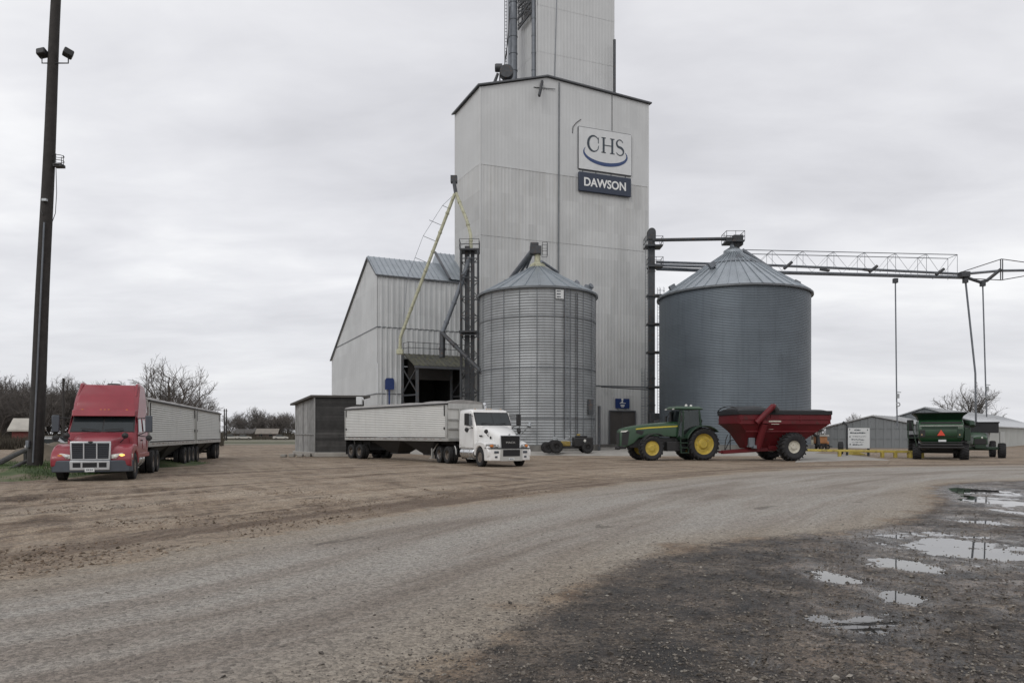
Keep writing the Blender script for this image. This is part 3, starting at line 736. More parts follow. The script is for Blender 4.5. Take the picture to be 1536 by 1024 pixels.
# signs on the elevator
def sign_frame(pl, pr, zb, zt, off):
    a, b = wallpt(pl, zb, off), wallpt(pr, zb, off); return a, b, (b - a).length, zt - zb
def flat(mb, a, Wd, Hh, polys, th, lift, m=0):
    """polygons in sign units (0-1 across, height in the same unit) standing proud of the face"""
    ux = eu
    for poly in polys:
        mb.prism([a + ux*(u_*Wd) + Vector((0,0,v_*Wd)) + en*lift for u_, v_ in poly], en*th, m)
def stroke(pts, w):
    """outline of a stroked curve; w is a number or list"""
    if not isinstance(w, (list, tuple)): w = [w]*len(pts)
    L_, R_ = [], []
    for i, p in enumerate(pts):
        q0, q1 = pts[max(i-1,0)], pts[min(i+1,len(pts)-1)]; dx, dy = q1[0]-q0[0], q1[1]-q0[1]; l = math.hypot(dx,dy) or 1
        L_.append((p[0]-dy/l*w[i]/2, p[1]+dx/l*w[i]/2)); R_.append((p[0]+dy/l*w[i]/2, p[1]-dx/l*w[i]/2))
    return [[L_[i], L_[i+1], R_[i+1], R_[i]] for i in range(len(pts)-1)]
a = wallpt(867, 0, .14); zt = ZZ(190.5, a.y); zb = ZZ(252.8, a.y)
a, b, SW, SH = sign_frame(867, 945.2, zb, zt, .14)
ls = thing('lettered_sign', 'large white square sign with dark serif initials over a blue swoosh, high on the elevator', 'sign', a)
mb = MB(); mb.prism([a, b, b + Vector((0,0,SH)), a + Vector((0,0,SH))], en*.14); mb.build('board', M['sign_white'], ls, world=True, smooth=0)
mb = MB(); fr = [a, b, b + Vector((0,0,SH)), a + Vector((0,0,SH))]
for i in range(4): mb.beam(fr[i] - en*.02, fr[(i+1) % 4] - en*.02, .12, .2)
for k in (.08, .33, .62, .9): q = a + eu*(SW*k); mb.beam(q - en*.06 + Vector((0,0,-.5)), q - en*.06 + Vector((0,0,.2)), .1)
mb.build('board_frame', M['trim_dark'], ls, world=True, smooth=0)
r_ = SH / SW
def ser(cx, cy, w, h=.013): return [[(cx-w, cy-h/2), (cx+w, cy-h/2), (cx+w, cy+h/2), (cx-w, cy+h/2)]]
cap0, cap1 = r_*.455, r_*.83; cm = (cap0+cap1)/2; ch = cap1 - cap0
polys = []
ang = [R(38 + (322-38)*k/22) for k in range(23)]
polys += stroke([(.275 + .105*math.cos(t_), cm + ch*.5*math.sin(t_)) for t_ in ang], [.012 + .030*abs(math.sin((k/22)*math.pi))**1.5 for k in range(23)])
polys += [[(.355, cap1-.115), (.368, cap1-.115), (.368, cap1-.01), (.355, cap1-.03)], [(.362, cap0+.05), (.372, cap0+.105), (.362, cap0+.105), (.350, cap0+.055)]]
hm = .004
for cx in (.462, .628):
    polys += [[(cx-.018, cap0), (cx+.018, cap0), (cx+.018, cap1), (cx-.018, cap1)]] + ser(cx, cap0+.006, .042) + ser(cx, cap1-.006, .042)
polys += [[(.462, cm-.006), (.628, cm-.006), (.628, cm+.008), (.462, cm+.008)]]
sp_ = []
for k in range(13):
    t_ = R(20 + 250*k/12); sp_.append((.775 + .062*math.cos(t_)*(1 if k > 1 else .95), cm + ch*.255 + ch*.245*math.sin(t_)))
for k in range(1, 13):
    t_ = R(90 - 250*k/12); sp_.append((.775 + .070*math.cos(t_), cm - ch*.255 + ch*.255*math.sin(t_)))
polys += stroke(sp_, [.012 + .028*math.exp(-((k-12)/6.)**2) for k in range(len(sp_))])
mb = MB(); flat(mb, a, SW, SH, polys, .03, .14); mb.build('lettering', M['letter_dark'], ls, world=True, smooth=0)
sw_ = [R(158 + (384-158)*k/40) for k in range(41)]
pts_ = [(.5 + .412*math.cos(t_), r_*.43 + r_*.255*math.sin(t_)) for t_ in sw_]
mb = MB(); flat(mb, a, SW, SH, stroke(pts_, [.004 + .056*math.sin(math.pi*k/40)**.9 for k in range(41)]), .025, .142); mb.build('swoosh', M['swoosh_blue'], ls, world=True, smooth=0)

a = wallpt(866, 0, .14); zt = ZZ(258, a.y); zb = ZZ(286.5, a.y)
a, b, SW, SH = sign_frame(866, 944, zb, zt, .14)
ns = thing('name_sign', 'dark navy sign board with a white town name below the white square sign', 'sign', a)
mb = MB(); mb.prism([a, b, b + Vector((0,0,SH)), a + Vector((0,0,SH))], en*.3); mb.build('board', M['navy'], ns, world=True, bevel=.05)
def text_mesh(txt, size, depth, bold=.0):
    cu = bpy.data.curves.new('lettering', 'FONT'); cu.body = txt; cu.size = size; cu.extrude = depth/2; cu.align_x = 'CENTER'; cu.align_y = 'CENTER'; cu.offset = bold; cu.resolution_u = 4
    ob = bpy.data.objects.new('lettering', cu); COL.objects.link(ob)
    dg = bpy.context.evaluated_depsgraph_get(); me = bpy.data.meshes.new_from_object(ob.evaluated_get(dg))
    bpy.data.objects.remove(ob); bpy.data.curves.remove(cu); return me
def place_text(txt, name, parent, center, right, normal, width, m, depth=.03, bold=0., hscale=1., size=None):
    me = text_mesh(txt, 1., depth, bold)
    xs = [v.co.x for v in me.vertices]; k = width / (max(xs) - min(xs)); up = normal.cross(right)
    ys = [v.co.y for v in me.vertices]; my = (max(ys)+min(ys))/2; mx = (max(xs)+min(xs))/2
    for v in me.vertices: v.co = center + right*((v.co.x-mx)*k) + up*((v.co.y-my)*k*hscale) + normal*v.co.z
    me.materials.clear(); me.materials.append(m)
    o = bpy.data.objects.new(name, me); COL.objects.link(o); o.parent = parent
    return o
def world_text(*a_, parent=None, **k_):
    o = place_text(*a_, **k_, parent=None)
    pw = Vector(); q = parent
    while q is not None: pw = pw + q.location; q = q.parent
    for v in o.data.vertices: v.co -= pw
    o.parent = parent; return o
world_text('DAWSON', 'lettering', parent=ns, center=a + eu*(SW*.495) + Vector((0,0,SH*.5)) + en*.31, right=eu, normal=en, width=SW*.80, m=M['letter_white'], bold=.025, hscale=1.08)

def small_sign(name, pl, pr, pt, pb, label, col, marks):
    a = wallpt(pl, 0, .14); zt = ZZ(pt, a.y); zb = ZZ(pb, a.y); a, b, w_, h_ = sign_frame(pl, pr, zb, zt, .14)
    th = thing(name, label, 'sign', a)
    mb = MB(); mb.prism([a, b, b + Vector((0,0,h_)), a + Vector((0,0,h_))], en*.06); mb.build('board', M[col], th, world=True, smooth=0)
    mb = MB(); flat(mb, a, w_, h_, marks, .02, .061); mb.build('white_marks', M['letter_white'], th, world=True, smooth=0)
small_sign('door_sign', 922, 943, 597.5, 612, 'blue rectangular sign with small white figure above the brown door', 'blue_sign',
    [[(.42,.50),(.55,.50),(.55,.60),(.42,.60)], [(.44,.36),(.54,.36),(.52,.48),(.46,.48)], [(.30,.30),(.72,.30),(.72,.335),(.30,.335)], [(.38,.36),(.44,.36),(.44,.43),(.38,.40)], [(.36,.14),(.64,.14),(.64,.22),(.36,.22)], [(.40,.08),(.60,.08),(.60,.11),(.40,.11)]])

# ---------------- annex
AD = 80.5
A0 = GX(566, AD); Yl = AD/.783; A2 = GX(498, Yl)
au = Vector((.90, .435, 0)).normalized(); as_ = (A2 - A0).normalized(); AL_ = (A2 - A0).length
an = Vector((au.y, -au.x, 0)); asn = Vector((-as_.y, as_.x, 0))
if asn.dot(au) > 0: asn = -asn
aF = along(A0, au, 707); A1 = A0 + au*aF
zC = ZZ(413, AD); zW = ZZ(541, Yl); tA = along(A0, as_, 553); PA = A0 + as_*tA; zA = ZZ(387, PA.y)
annex = thing('grain_annex', 'grey ribbed metal annex with a long steep side roof beside the tall elevator', 'building', A0)
zseam = ZZ(490, AD); zs2 = ZZ(590, AD)
def atop(s): return zC + (zA-zC)*s/tA if s < tA else zA + (zW-zA)*(s-tA)/(AL_-tA)
aO0, aO1 = along(A0, au, 604), along(A0, au, 690); zOp = ZZ(538, (A0+au*aO0).y)
mb = MB()
def seg(s0, s1, za, zb, off): cwall(mb, A0 + au*s0, A0 + au*s1, za, zb, .62, .07, an, off)
seg(0, aO0, PAD, zs2, 0); seg(0, aO0, zs2, zseam, .02)
seg(aO1, aF, PAD, zseam, .02); seg(aO0, aO1, zOp, zseam, .02); seg(0, aF, zseam, zC, .05)
for zz_ in (zseam,): mb.beam(A0 + an*.06 + Vector((0,0,zz_)), A1 + an*.06 + Vector((0,0,zz_)), .08, .10, 1)
mb.beam(A0 + an*.05 + Vector((0,0,zs2)), A0 + au*aO0 + an*.05 + Vector((0,0,zs2)), .08, .08, 1)
mb.build('front_wall', [M['wall_grey'], M['bin_seam']], annex, world=True, smooth=20)
mb = MB()
def cut(s, lo):
    return lambda s: min(lo, atop(s))
cwall(mb, A0, A2, PAD, cut(0, zs2), .42, .03, asn, 0, (tA,)); cwall(mb, A0, A2, cut(0, zs2), cut(0, zseam), .42, .03, asn, .015, (tA,)); cwall(mb, A0, A2, cut(0, zseam), atop, .42, .03, asn, .03, (tA,))
for zz_ in (zs2, zseam):
    smax = AL_ if zW > zz_ else tA + (zA - zz_)/(zA - zW)*(AL_ - tA)
    mb.beam(A0 + asn*.05 + Vector((0,0,zz_)), A0 + as_*smax + asn*.05 + Vector((0,0,zz_)), .06, .10, 1)
mb.build('end_wall', [M['wall_grey'], M['bin_seam']], annex, world=True, smooth=20)
mb = MB(); aw = au*(aF+.3)
for (s0, z0, s1, z1) in ((-.25, zC - (zA-zC)/tA*.25, tA, zA), (tA, zA, AL_+.2, zW - (zA-zW)/(AL_-tA)*.2)):
    p_ = A0 + as_*s0 - au*.2 + Vector((0,0,z0+.08)); q_ = A0 + as_*s1 - au*.2 + Vector((0,0,z1+.08))
    mb.prism([p_, q_, q_ + Vector((0,0,.14)), p_ + Vector((0,0,.14))], aw)
n_ = int(aF/.6)
for i in range(n_):
    p_ = A0 - as_*.25 + au*(i*.6) + Vector((0,0,zC - (zA-zC)/tA*.25 + .25)); q_ = A0 + as_*tA + au*(i*.6) + Vector((0,0,zA + .25)); mb.beam(p_, q_, .07, .07)
mb.build('roof', M['roof_metal'], annex, world=True, smooth=0)
mb = MB()
mb.beam(A0 - as_*.3 - au*.2 + Vector((0,0,zC-.0)), A1 - as_*.3 + Vector((0,0,zC-.0)), .10, .13)
for s0, z0, s1, z1 in ((-.3, zC, tA, zA), (tA, zA, AL_+.2, zW)): mb.beam(A0 + as_*s0 - au*.24 + Vector((0,0,z0)), A0 + as_*s1 - au*.24 + Vector((0,0,z1)), .08, .12)
mb.build('eave_trim', M['trim_dark'], annex, world=True, smooth=0)
# raised roof section against the elevator
aX0 = along(A0, au, 674); tX = tA*1.25; zX = ZZ(379, (A0+au*aX0+as_*tX).y)
mb = MB(); p_ = A0 + au*aX0 - as_*.3 + Vector((0,0,zC+.30)); q_ = A0 + au*aX0 + as_*tX + Vector((0,0,zX)); r3 = A0 + au*aX0 + as_*(tX*2.6) + Vector((0,0,zC-1))
mb.prism([p_, q_, r3], au*(aF - aX0 + 1.2))
for i in range(10):
    mb.beam(p_ + au*(.1+i*.55) + Vector((0,0,.05)), q_ + au*(.1+i*.55) + Vector((0,0,.05)), .07, .07)
rs2 = mb.build('raised_roof', M['roof_metal'], annex, world=True, smooth=0)
mb = MB(); mb.beam(p_ - au*.05 + Vector((0,0,.02)), q_ - au*.05 + Vector((0,0,.02)), .16, .3); mb.build('roof_edge', M['trim_dark'], rs2, world=True, smooth=0)
# dark drive-through bay behind the wall opening
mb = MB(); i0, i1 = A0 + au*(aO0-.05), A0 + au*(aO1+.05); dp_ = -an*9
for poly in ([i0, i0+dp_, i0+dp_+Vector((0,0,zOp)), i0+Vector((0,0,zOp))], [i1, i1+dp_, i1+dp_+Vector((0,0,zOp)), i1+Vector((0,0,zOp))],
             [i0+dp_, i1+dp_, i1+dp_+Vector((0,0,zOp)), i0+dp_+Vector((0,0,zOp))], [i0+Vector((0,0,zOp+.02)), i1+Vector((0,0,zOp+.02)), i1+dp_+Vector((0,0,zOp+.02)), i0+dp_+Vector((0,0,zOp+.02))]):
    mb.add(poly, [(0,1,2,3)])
mb.build('bay_lining', mat('near black lining', (.03,.03,.03), .9, 0, .3), annex, world=True, smooth=0)  # near-black base colour makes the bay opening dark
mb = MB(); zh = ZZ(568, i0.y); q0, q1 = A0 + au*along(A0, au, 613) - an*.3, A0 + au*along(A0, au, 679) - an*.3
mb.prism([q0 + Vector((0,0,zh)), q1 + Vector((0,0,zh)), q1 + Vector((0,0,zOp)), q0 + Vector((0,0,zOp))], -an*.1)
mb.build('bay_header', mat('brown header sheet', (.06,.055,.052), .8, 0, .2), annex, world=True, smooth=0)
q0 = A0 + au*along(A0, au, 700); mb = MB(); mb.tube(q0 + an*.2 + Vector((0,0,zC)), q0 + an*.2 + Vector((0,0,zseam)), .09); mb.build('downspout', M['steel_mid'], annex, world=True)
def annpx(px, py, off=.15):
    P_ = A0 + an*off; q = P_ + au*along(P_, au, px); q.z = ZZ(py, q.y); return q
# blue sign on a pipe
bs = annpx(584, 600, .3); st = thing('post_sign', 'dark blue sign on a blue post against the grey annex wall', 'sign', (bs.x, bs.y, PAD))
mb = MB(); c0, c1 = annpx(577.5, 584, .3), annpx(591, 584, .3); zt = ZZ(568, c0.y); k_ = (c1-c0)
mb.prism([c0, c1, c1 + Vector((0,0,1.05)), c0 + k_*.85 + Vector((0,0,1.25)), c0 + k_*.15 + Vector((0,0,1.25)), c0 + Vector((0,0,1.05))], an*.1); mb.build('board', M['blue_sign'], st, world=True, smooth=0)
mb = MB(); q = annpx(584, 584, .3); mb.tube((q.x,q.y,PAD), (q.x,q.y,q.z+.3), .09); mb.build('post', M['blue_sign'], st, world=True)

# ---------------- drive canopy in front of the bay
cano = thing('drive_canopy', 'mossy lean-to canopy with a railed walkway over the dark drive-in bay', 'canopy', (A0 + au*aO0))
def cpt(px, py, off): return annpx(px, py, off)
cF = 3.4
b0, b1 = cpt(606, 530, .25), cpt(692, 535, .25); f0 = cpt(622, 547, cF); f1 = cpt(706, 550, cF); f1.z = f0.z; b1.z = b0.z
mb = MB(); dn_ = Vector((0,0,-.14)); mb.add([b0,b1,f1,f0,b0+dn_,b1+dn_,f1+dn_,f0+dn_], [(0,3,2,1),(4,5,6,7),(0,1,5,4),(1,2,6,5),(2,3,7,6),(3,0,4,7)])
for i in range(13):
    k = i/12; mb.beam(b0.lerp(b1,k) + Vector((0,0,.03)), f0.lerp(f1,k) + Vector((0,0,.03)), .07, .05)
mb.build('canopy_roof', M['moss_roof'], cano, world=True, smooth=0)
mb = MB(); mb.beam(f0 - Vector((0,0,.2)), f1 - Vector((0,0,.2)), .1, .25); mb.build('fascia', M['trim_dark'], cano, world=True, smooth=0)
def gpost(px, off, zt, w=.28):
    q = cpt(px, 600, off); mb = MB(); mb.beam((q.x,q.y,PAD-.2), (q.x,q.y,zt), w); mb.build('post', M['steel_dark'], cano, world=True, smooth=0); return q
pa = gpost(604, .4, b0.z - .1); pb = gpost(626, cF-.3, f0.z - .2, .34); pc = gpost(677, .4, b0.z-.2); pd = gpost(704, cF-.3, f1.z-.2, .24)
mb = MB()
def br(p, q, za, zb, w=.12): mb.beam((p.x,p.y,za), (q.x,q.y,zb), w)
br(pa, pb, 1.0, 5.6); br(pa, pb, 5.6, 1.0); br(pa, pb, 6.0, 6.0, .16); br(pa, pb, 6.2, 9.0); br(pa, pb, 9., 6.2)
mb.build('brace', M['steel_dark'], cano, world=True, smooth=0); mb = MB()
br(pc, pd, 1.0, 5.6); br(pc, pd, 5.6, 1.0); br(pc, pd, 6.0, 6.0, .16); br(pc, pd, 6.2, 9.0)
mb.build('brace', M['steel_dark'], cano, world=True, smooth=0)
mb = MB(); r0, r1, r2 = cpt(605, 530, .3), cpt(692, 535, .3), cpt(613, 535, 1.4); r1.z = r0.z; r2.z = r0.z; r4 = cpt(697, 535, 1.4); r4.z = r0.z
for k in (.55, 1.15):
    mb.path([r0 + Vector((0,0,k)), r2 + Vector((0,0,k)), r4 + Vector((0,0,k))], .035, n=5)
for i in range(9):
    q = r2.lerp(r4, i/8); mb.tube(q - Vector((0,0,.1)), q + Vector((0,0,1.15)), .03, n=5)
mb.tube(r0 - Vector((0,0,.1)), r0 + Vector((0,0,1.15)), .03, n=5)
mb.build('railing', M['steel_dark'], cano, world=True)

# ---------------- lattice leg tower with distributor
LT = GX(704.5, 76.5); lt = thing('lattice_tower', 'slim black lattice tower with two platforms between annex and small bin', 'tower', (LT.x, LT.y, PAD))
zt1 = ZZ(378, 76.5); zt2 = ZZ(500, 76.5); hw = .88
mb = MB(); cs = [(-hw,-hw),(hw,-hw),(hw,hw),(-hw,hw)]
for x, y in cs: mb.beam((LT.x+x,LT.y+y,PAD), (LT.x+x,LT.y+y,zt1), .16)
z = PAD; i = 0
while z < zt1 - 1.5:
    z2 = z + 1.95
    for k in range(4):
        (x0,y0),(x1,y1) = cs[k], cs[(k+1) % 4]
        mb.beam((LT.x+x0,LT.y+y0,z2), (LT.x+x1,LT.y+y1,z2), .09)
        if i % 2: mb.beam((LT.x+x0,LT.y+y0,z), (LT.x+x1,LT.y+y1,z2), .075)
        else: mb.beam((LT.x+x1,LT.y+y1,z), (LT.x+x0,LT.y+y0,z2), .075)
    z = z2; i += 1
mb.build('lattice_frame', M['steel_dark'], lt, world=True, smooth=0)
def platform(parent, c, z, w, rail=True, name='platform', hh=1.1):
    mb = MB(); mb.box(c.x-w, c.x+w, c.y-w, c.y+w, z, z+.16); p = mb.build(name, M['steel_dark'], parent, world=True, smooth=0)
    if rail:
        mb = MB(); q = [(c.x-w,c.y-w),(c.x+w,c.y-w),(c.x+w,c.y+w),(c.x-w,c.y+w)]
        for k in range(4):
            a_, b_ = q[k], q[(k+1) % 4]
            for h_ in (.55, hh): mb.tube((*a_, z+h_), (*b_, z+h_), .03, n=4)
            for s_ in (0, .5): mb.tube((a_[0]+(b_[0]-a_[0])*s_, a_[1]+(b_[1]-a_[1])*s_, z+.1), (a_[0]+(b_[0]-a_[0])*s_, a_[1]+(b_[1]-a_[1])*s_, z+hh), .03, n=4)
        mb.build('railing', M['steel_dark'], p, world=True)
    return p
platform(lt, LT, zt1, 1.0); platform(lt, LT, zt2, 1.05, False)
mb = MB(); mb.beam((LT.x-.25,LT.y,PAD), (LT.x-.25,LT.y,zt1+.6), .34, .5); mb.beam((LT.x+.3,LT.y,PAD), (LT.x+.3,LT.y,zt1), .3, .4)
mb.build('leg_casing', M['steel_dark'], lt, world=True, smooth=0)
# yellow spouts
def spout(name, pts, r, m, label, cat='pipe', joints=7, flange=1.25, lattice=False):
    th = thing(name, label, cat, pts[0])
    mb = MB(); mb.path(pts, r, n=12); mb.build('pipe', m, th, world=True)
    for (p, q) in zip(pts[:-1], pts[1:]):
        L_ = (q-p).length; k = max(1, int(L_/2.2))
        for i in range(1, k+1):
            c_ = p.lerp(q, i/(k+.5)); d_ = (q-p).normalized(); MB().tube(c_ - d_*.09, c_ + d_*.09, r*flange, n=12).build('collar', m, th, world=True)
    return th
yA = W(706, 366, 76.4); yB = W(697, 333, 77.5); yC = W(683.5, 289, 78.5)
s1 = spout('yellow_spout', [W(707,378,76.5), W(706,352,76.5), W(700,330,77), W(684,290,78.3)], .17, M['pipe_yellow'], 'short curved yellow spout rising from the lattice tower top')
mb = MB(); mb.tube(W(684,292,78.3), W(680.5,270,79.5), .2); mb.box(-.35,.35,-.35,.35,-.3,.4, M=Matrix.Translation(W(681,270,79.5))); mb.build('valve_box', M['steel_dark'], s1, world=True)
top = W(682, 291, 78.2); bot = W(600.5, 506, 79.0); bot2 = W(600, 528, 79.0)
s2 = spout('yellow_spout', [top, bot, bot2], .17, M['pipe_yellow'], 'long straight yellow spout slanting down across the annex wall')
mb = MB(); d_ = (bot-top); o_ = Vector((-1.4, -.2, .55)); k0, k1, k2 = top + d_*.10, top + d_*.33, top + d_*.62
mb.path([top, k0 + o_*.5, k1 + o_, k2 + o_, top + d_*.97], .025, n=4)
for k in (.10, .22, .33, .48, .62): mb.tube(top + d_*k, top + d_*k + o_*(.5 if k < .2 else 1.), .035, n=4)
mb.build('truss_cable', M['steel_mid'], s2, world=True)
mb = MB(); mb.box(-.34,.34,-.34,.34,-.25,.3, M=Matrix.Translation(bot2)); mb.build('valve_box', M['pipe_yellow'], s2, world=True, bevel=.05)
g1 = spout('grey_spout', [W(704,386,76.2), W(692,425,75.9), W(664,498,75.6)], .22, M['steel_mid'], 'grey spout dropping from the lattice tower to the canopy walkway')
spout('grey_spout', [W(664,498,75.5), W(663,536,75.3)], .30, M['steel_dark'], 'short upright dark spout entering the mossy canopy roof')
spout('grey_spout', [W(664,500,75.2), W(731,566,70.2)], .20, M['steel_dark'], 'thin dark pipe slanting from the canopy to the small bin wall')
# ------------------------------------------------------------------ bins
def grain_bin(name, label, cx, cy, r, z0, ze, za, pitch, amp, m, roof_m, nseg, ribs, stiff, peak_r=.7):
    th = thing(name, label, 'grain bin', (cx, cy, PAD))
    prof = []; n = int(round((ze - z0)/pitch))
    for i in range(n*4):
        prof.append((r + amp*math.sin(i/4*2*math.pi), z0 + (ze-z0)*i/(n*4)))
    prof.append((r, ze)); MB().lathe(prof, nseg, 'z', (cx, cy, 0)).build('bin_wall', m, th, world=True, smooth=60)
    MB().lathe([(r+.35, 0), (r+.35, z0-.02), (r-.3, z0+.01)], nseg, 'z', (cx, cy, 0)).build('foundation', M['concrete_dark'], th, world=True, smooth=30)
    mb = MB(); eo = r + .22
    mb.lathe([(r-.1, ze-.05), (eo, ze-.12), (eo+.02, ze-.02), (peak_r, za), (peak_r, za+.25), (0.02, za+.35)], nseg, 'z', (cx, cy, 0))
    for k in range(ribs):
        t_ = 2*math.pi*(k+.5)/ribs; c_, s_ = math.cos(t_), math.sin(t_)
        mb.beam((cx+c_*eo, cy+s_*eo, ze+.02), (cx+c_*peak_r, cy+s_*peak_r, za+.04), .09, .12)
    rf = mb.build('bin_roof', roof_m, th, world=True, smooth=20)
    MB().lathe([(eo-.02, ze-.16), (eo+.05, ze-.16), (eo+.05, ze+.02), (eo-.02, ze+.04)], nseg, 'z', (cx, cy, 0), close=True).build('eave_ring', M['bin_seam'], rf, world=True)
    if stiff:
        mb = MB()
        for k in range(stiff):
            t_ = 2*math.pi*k/stiff + .1; rr = r + amp + .02; mb.beam((cx+math.cos(t_)*rr, cy+math.sin(t_)*rr, z0), (cx+math.cos(t_)*rr, cy+math.sin(t_)*rr, ze-.2), .045, .05)
        mb.build('stiffeners', M['bin_seam'], th, world=True, smooth=0)
        mb = MB(); z = z0 + 2.4
        while z < ze - 1: mb.lathe([(r+amp, z-.035), (r+amp+.025, z-.03), (r+amp+.025, z+.03), (r+amp, z+.035)], nseg, 'z', (cx, cy, 0)); z += 4.6
        mb.build('hoop', M['bin_seam'], th, world=True)
    return th, rf
S = (2.48, 72.0, 5.6)
sb, sbr = grain_bin('grain_bin', 'smaller ribbed silver grain bin in front of the tall elevator', *S, PAD+.55, 15.05, 17.9, .25, .030, M['bin_metal'], M['roof_metal'], 128, 26, 22)
def onbin(b, px, z, off=.0, front=True):
    """point on the bin wall seen in column px"""
    cx, cy, r = b; k = (px-CX)/F; r += off
    A_ = k*k+1; B_ = -2*(k*cx+cy); C_ = cx*cx+cy*cy-r*r
    Y_ = (-B_ - math.sqrt(max(0., B_*B_-4*A_*C_)))/(2*A_); return Vector((k*Y_, Y_, z))
mb = MB(); q = [onbin(S, 833.5, 0, .12), onbin(S, 845.5, 0, .12)]; za_, zb_ = ZZ(434, q[0].y), ZZ(447.5, q[0].y)
mb.prism([(*q[0][:2], zb_), (*q[1][:2], zb_), (*q[1][:2], za_), (*q[0][:2], za_)], (0,-.04,0)); mb.build('wall_label', M['sign_white'], sb, world=True, smooth=0)
mb = MB()
for k in range(3): mb.prism([(q[0].x+.1, q[0].y-.05, zb_+.12+k*.25), (q[1].x-.12, q[1].y-.05, zb_+.12+k*.25), (q[1].x-.12, q[1].y-.05, zb_+.2+k*.25), (q[0].x+.1, q[0].y-.05, zb_+.2+k*.25)], (0,-.01,0))
mb.build('label_marks', M['bumper_grey'], sb, world=True, smooth=0)
def ladder(parent, p0, z0, z1, out, w=.22, cage=False, name='ladder', cr=.38, m=None):
    mb = MB(); out = Vector(out).normalized(); sd = Vector((-out.y, out.x, 0)); z = z0
    for s_ in (-w, w): mb.tube(p0 + sd*s_ + Vector((0,0,z0)), p0 + sd*s_ + Vector((0,0,z1)), .03, n=4)
    while z < z1: mb.tube(p0 + sd*w + Vector((0,0,z)), p0 - sd*w + Vector((0,0,z)), .018, n=4); z += .33
    if cage:
        z = z0 + 2.3; arc = [R(-100 + 200*k/6) for k in range(7)]
        while z < z1:
            mb.path([p0 + out*(cr + cr*math.cos(a_)*.95) + sd*(cr*math.sin(a_)) + Vector((0,0,z)) for a_ in arc], .025, n=4); z += 1.0
        for a_ in arc[1::2]: mb.tube(p0 + out*(cr + cr*math.cos(a_)*.95) + sd*(cr*math.sin(a_)) + Vector((0,0,z0+2.3)), p0 + out*(cr+cr*math.cos(a_)*.95) + sd*(cr*math.sin(a_)) + Vector((0,0,z1)), .018, n=4)
    return mb.build(name, m or M['steel_mid'], parent, world=True)
pl = onbin(S, 851, 0, .14); ladder(sb, pl, PAD+2, 14.9, Vector((pl.x-S[0], pl.y-S[1], 0)), .2)
mb = MB()
for px in (846.5, 864, 866.5): q = onbin(S, px, 0, .12); mb.tube((q.x,q.y,PAD+.6), (q.x,q.y,14.6), .035, n=5)
mb.build('conduit', M['steel_dark'], sb, world=True)
mb = MB(); q = onbin(S, 886, 0, .2); mb.box(q.x-.25,q.x+.25,q.y-.2,q.y+.1,3.6,5.0); mb.build('control_box', M['steel_dark'], sb, world=True, bevel=.03)
mb = MB(); q = onbin(S, 893, 0, .35); mb.tube((q.x+.35,q.y,PAD), (q.x+.35,q.y,4.4), .14); mb.build('standpipe', M['steel_dark'], sb, world=True)
# fan duct low on the bin (light knob left of the wheels)
mb = MB(); q = onbin(S, 793, ZZ(640, 67), .0); mb.tube(q + Vector((-.9,-.4,-.9)), q + Vector((0,-.9,.1)), .06, n=6); mb.tube(q + Vector((0,-.95,.0)), q + Vector((.1,-.75,.35)), .2, .12, n=10); mb.build('vent_pipe', M['steel_light'], sb, world=True)
# peak gear: hopper box, rail and spouts to the elevator
ap = Vector((S[0], S[1], 17.9))
mb = MB(); mb.lathe([(.75, 17.95), (.75, 18.2), (.3, 18.5), (.28, 19.3)], 16, 'z', (S[0], S[1], 0)); mb.build('peak_cap', M['pipe_yellow'], sbr, world=True)
mb = MB(); mb.box(S[0]-.75, S[0]+.35, S[1]-.5, S[1]+.5, 19.2, 20.0); mb.box(S[0]-.7, S[0]+.1, S[1]-.35, S[1]+.35, 20.0, 20.35); mb.build('spout_head', M['steel_dark'], sbr, world=True, bevel=.06)
mb = MB(); c = Vector((S[0]+.55, S[1], 0)); 
for x, y in ((.0,-.5),(.5,-.5),(.5,.5),(.0,.5)): mb.tube((c.x+x-.1,c.y+y,19.1), (c.x+x-.1,c.y+y,20.3), .03, n=4)
for z in (19.1, 19.7, 20.3): mb.path([(c.x-.1,c.y-.5,z),(c.x+.4,c.y-.5,z),(c.x+.4,c.y+.5,z),(c.x-.1,c.y+.5,z)], .022, n=4)
mb.build('railing', M['steel_dark'], sbr, world=True)
for (a_, b_, r_, lab) in ((W(800,374,71.7), W(766,418,75), .24, 0), (W(801,378,71.9), W(776,416,75.2), .12, 0), (W(798,382,72), W(790,402,74.5), .11, 0), (W(812,392,71.5), W(836,408,74.5), .14, 0)):
    MB().path([a_, b_], r_, n=10).build('feed_spout', M['steel_mid'], sbr, world=True)
for (px, py, Y_) in ((762,427,70.5), (882,433,71), (861,428,70.5)):
    c = W(px, py, Y_); mb = MB(); mb.box(-.4,.4,-.35,.35,-.35,.3, M=Matrix.Translation(c) @ Matrix.Rotation(R(15 if px > 800 else -20), 4, 'Y')); mb.tube(c, c + Vector((.35 if px > 800 else -.3,-.3,.25)), .22, .3, n=10); mb.build('roof_vent', M['steel_mid'], sbr, world=True, bevel=.04)

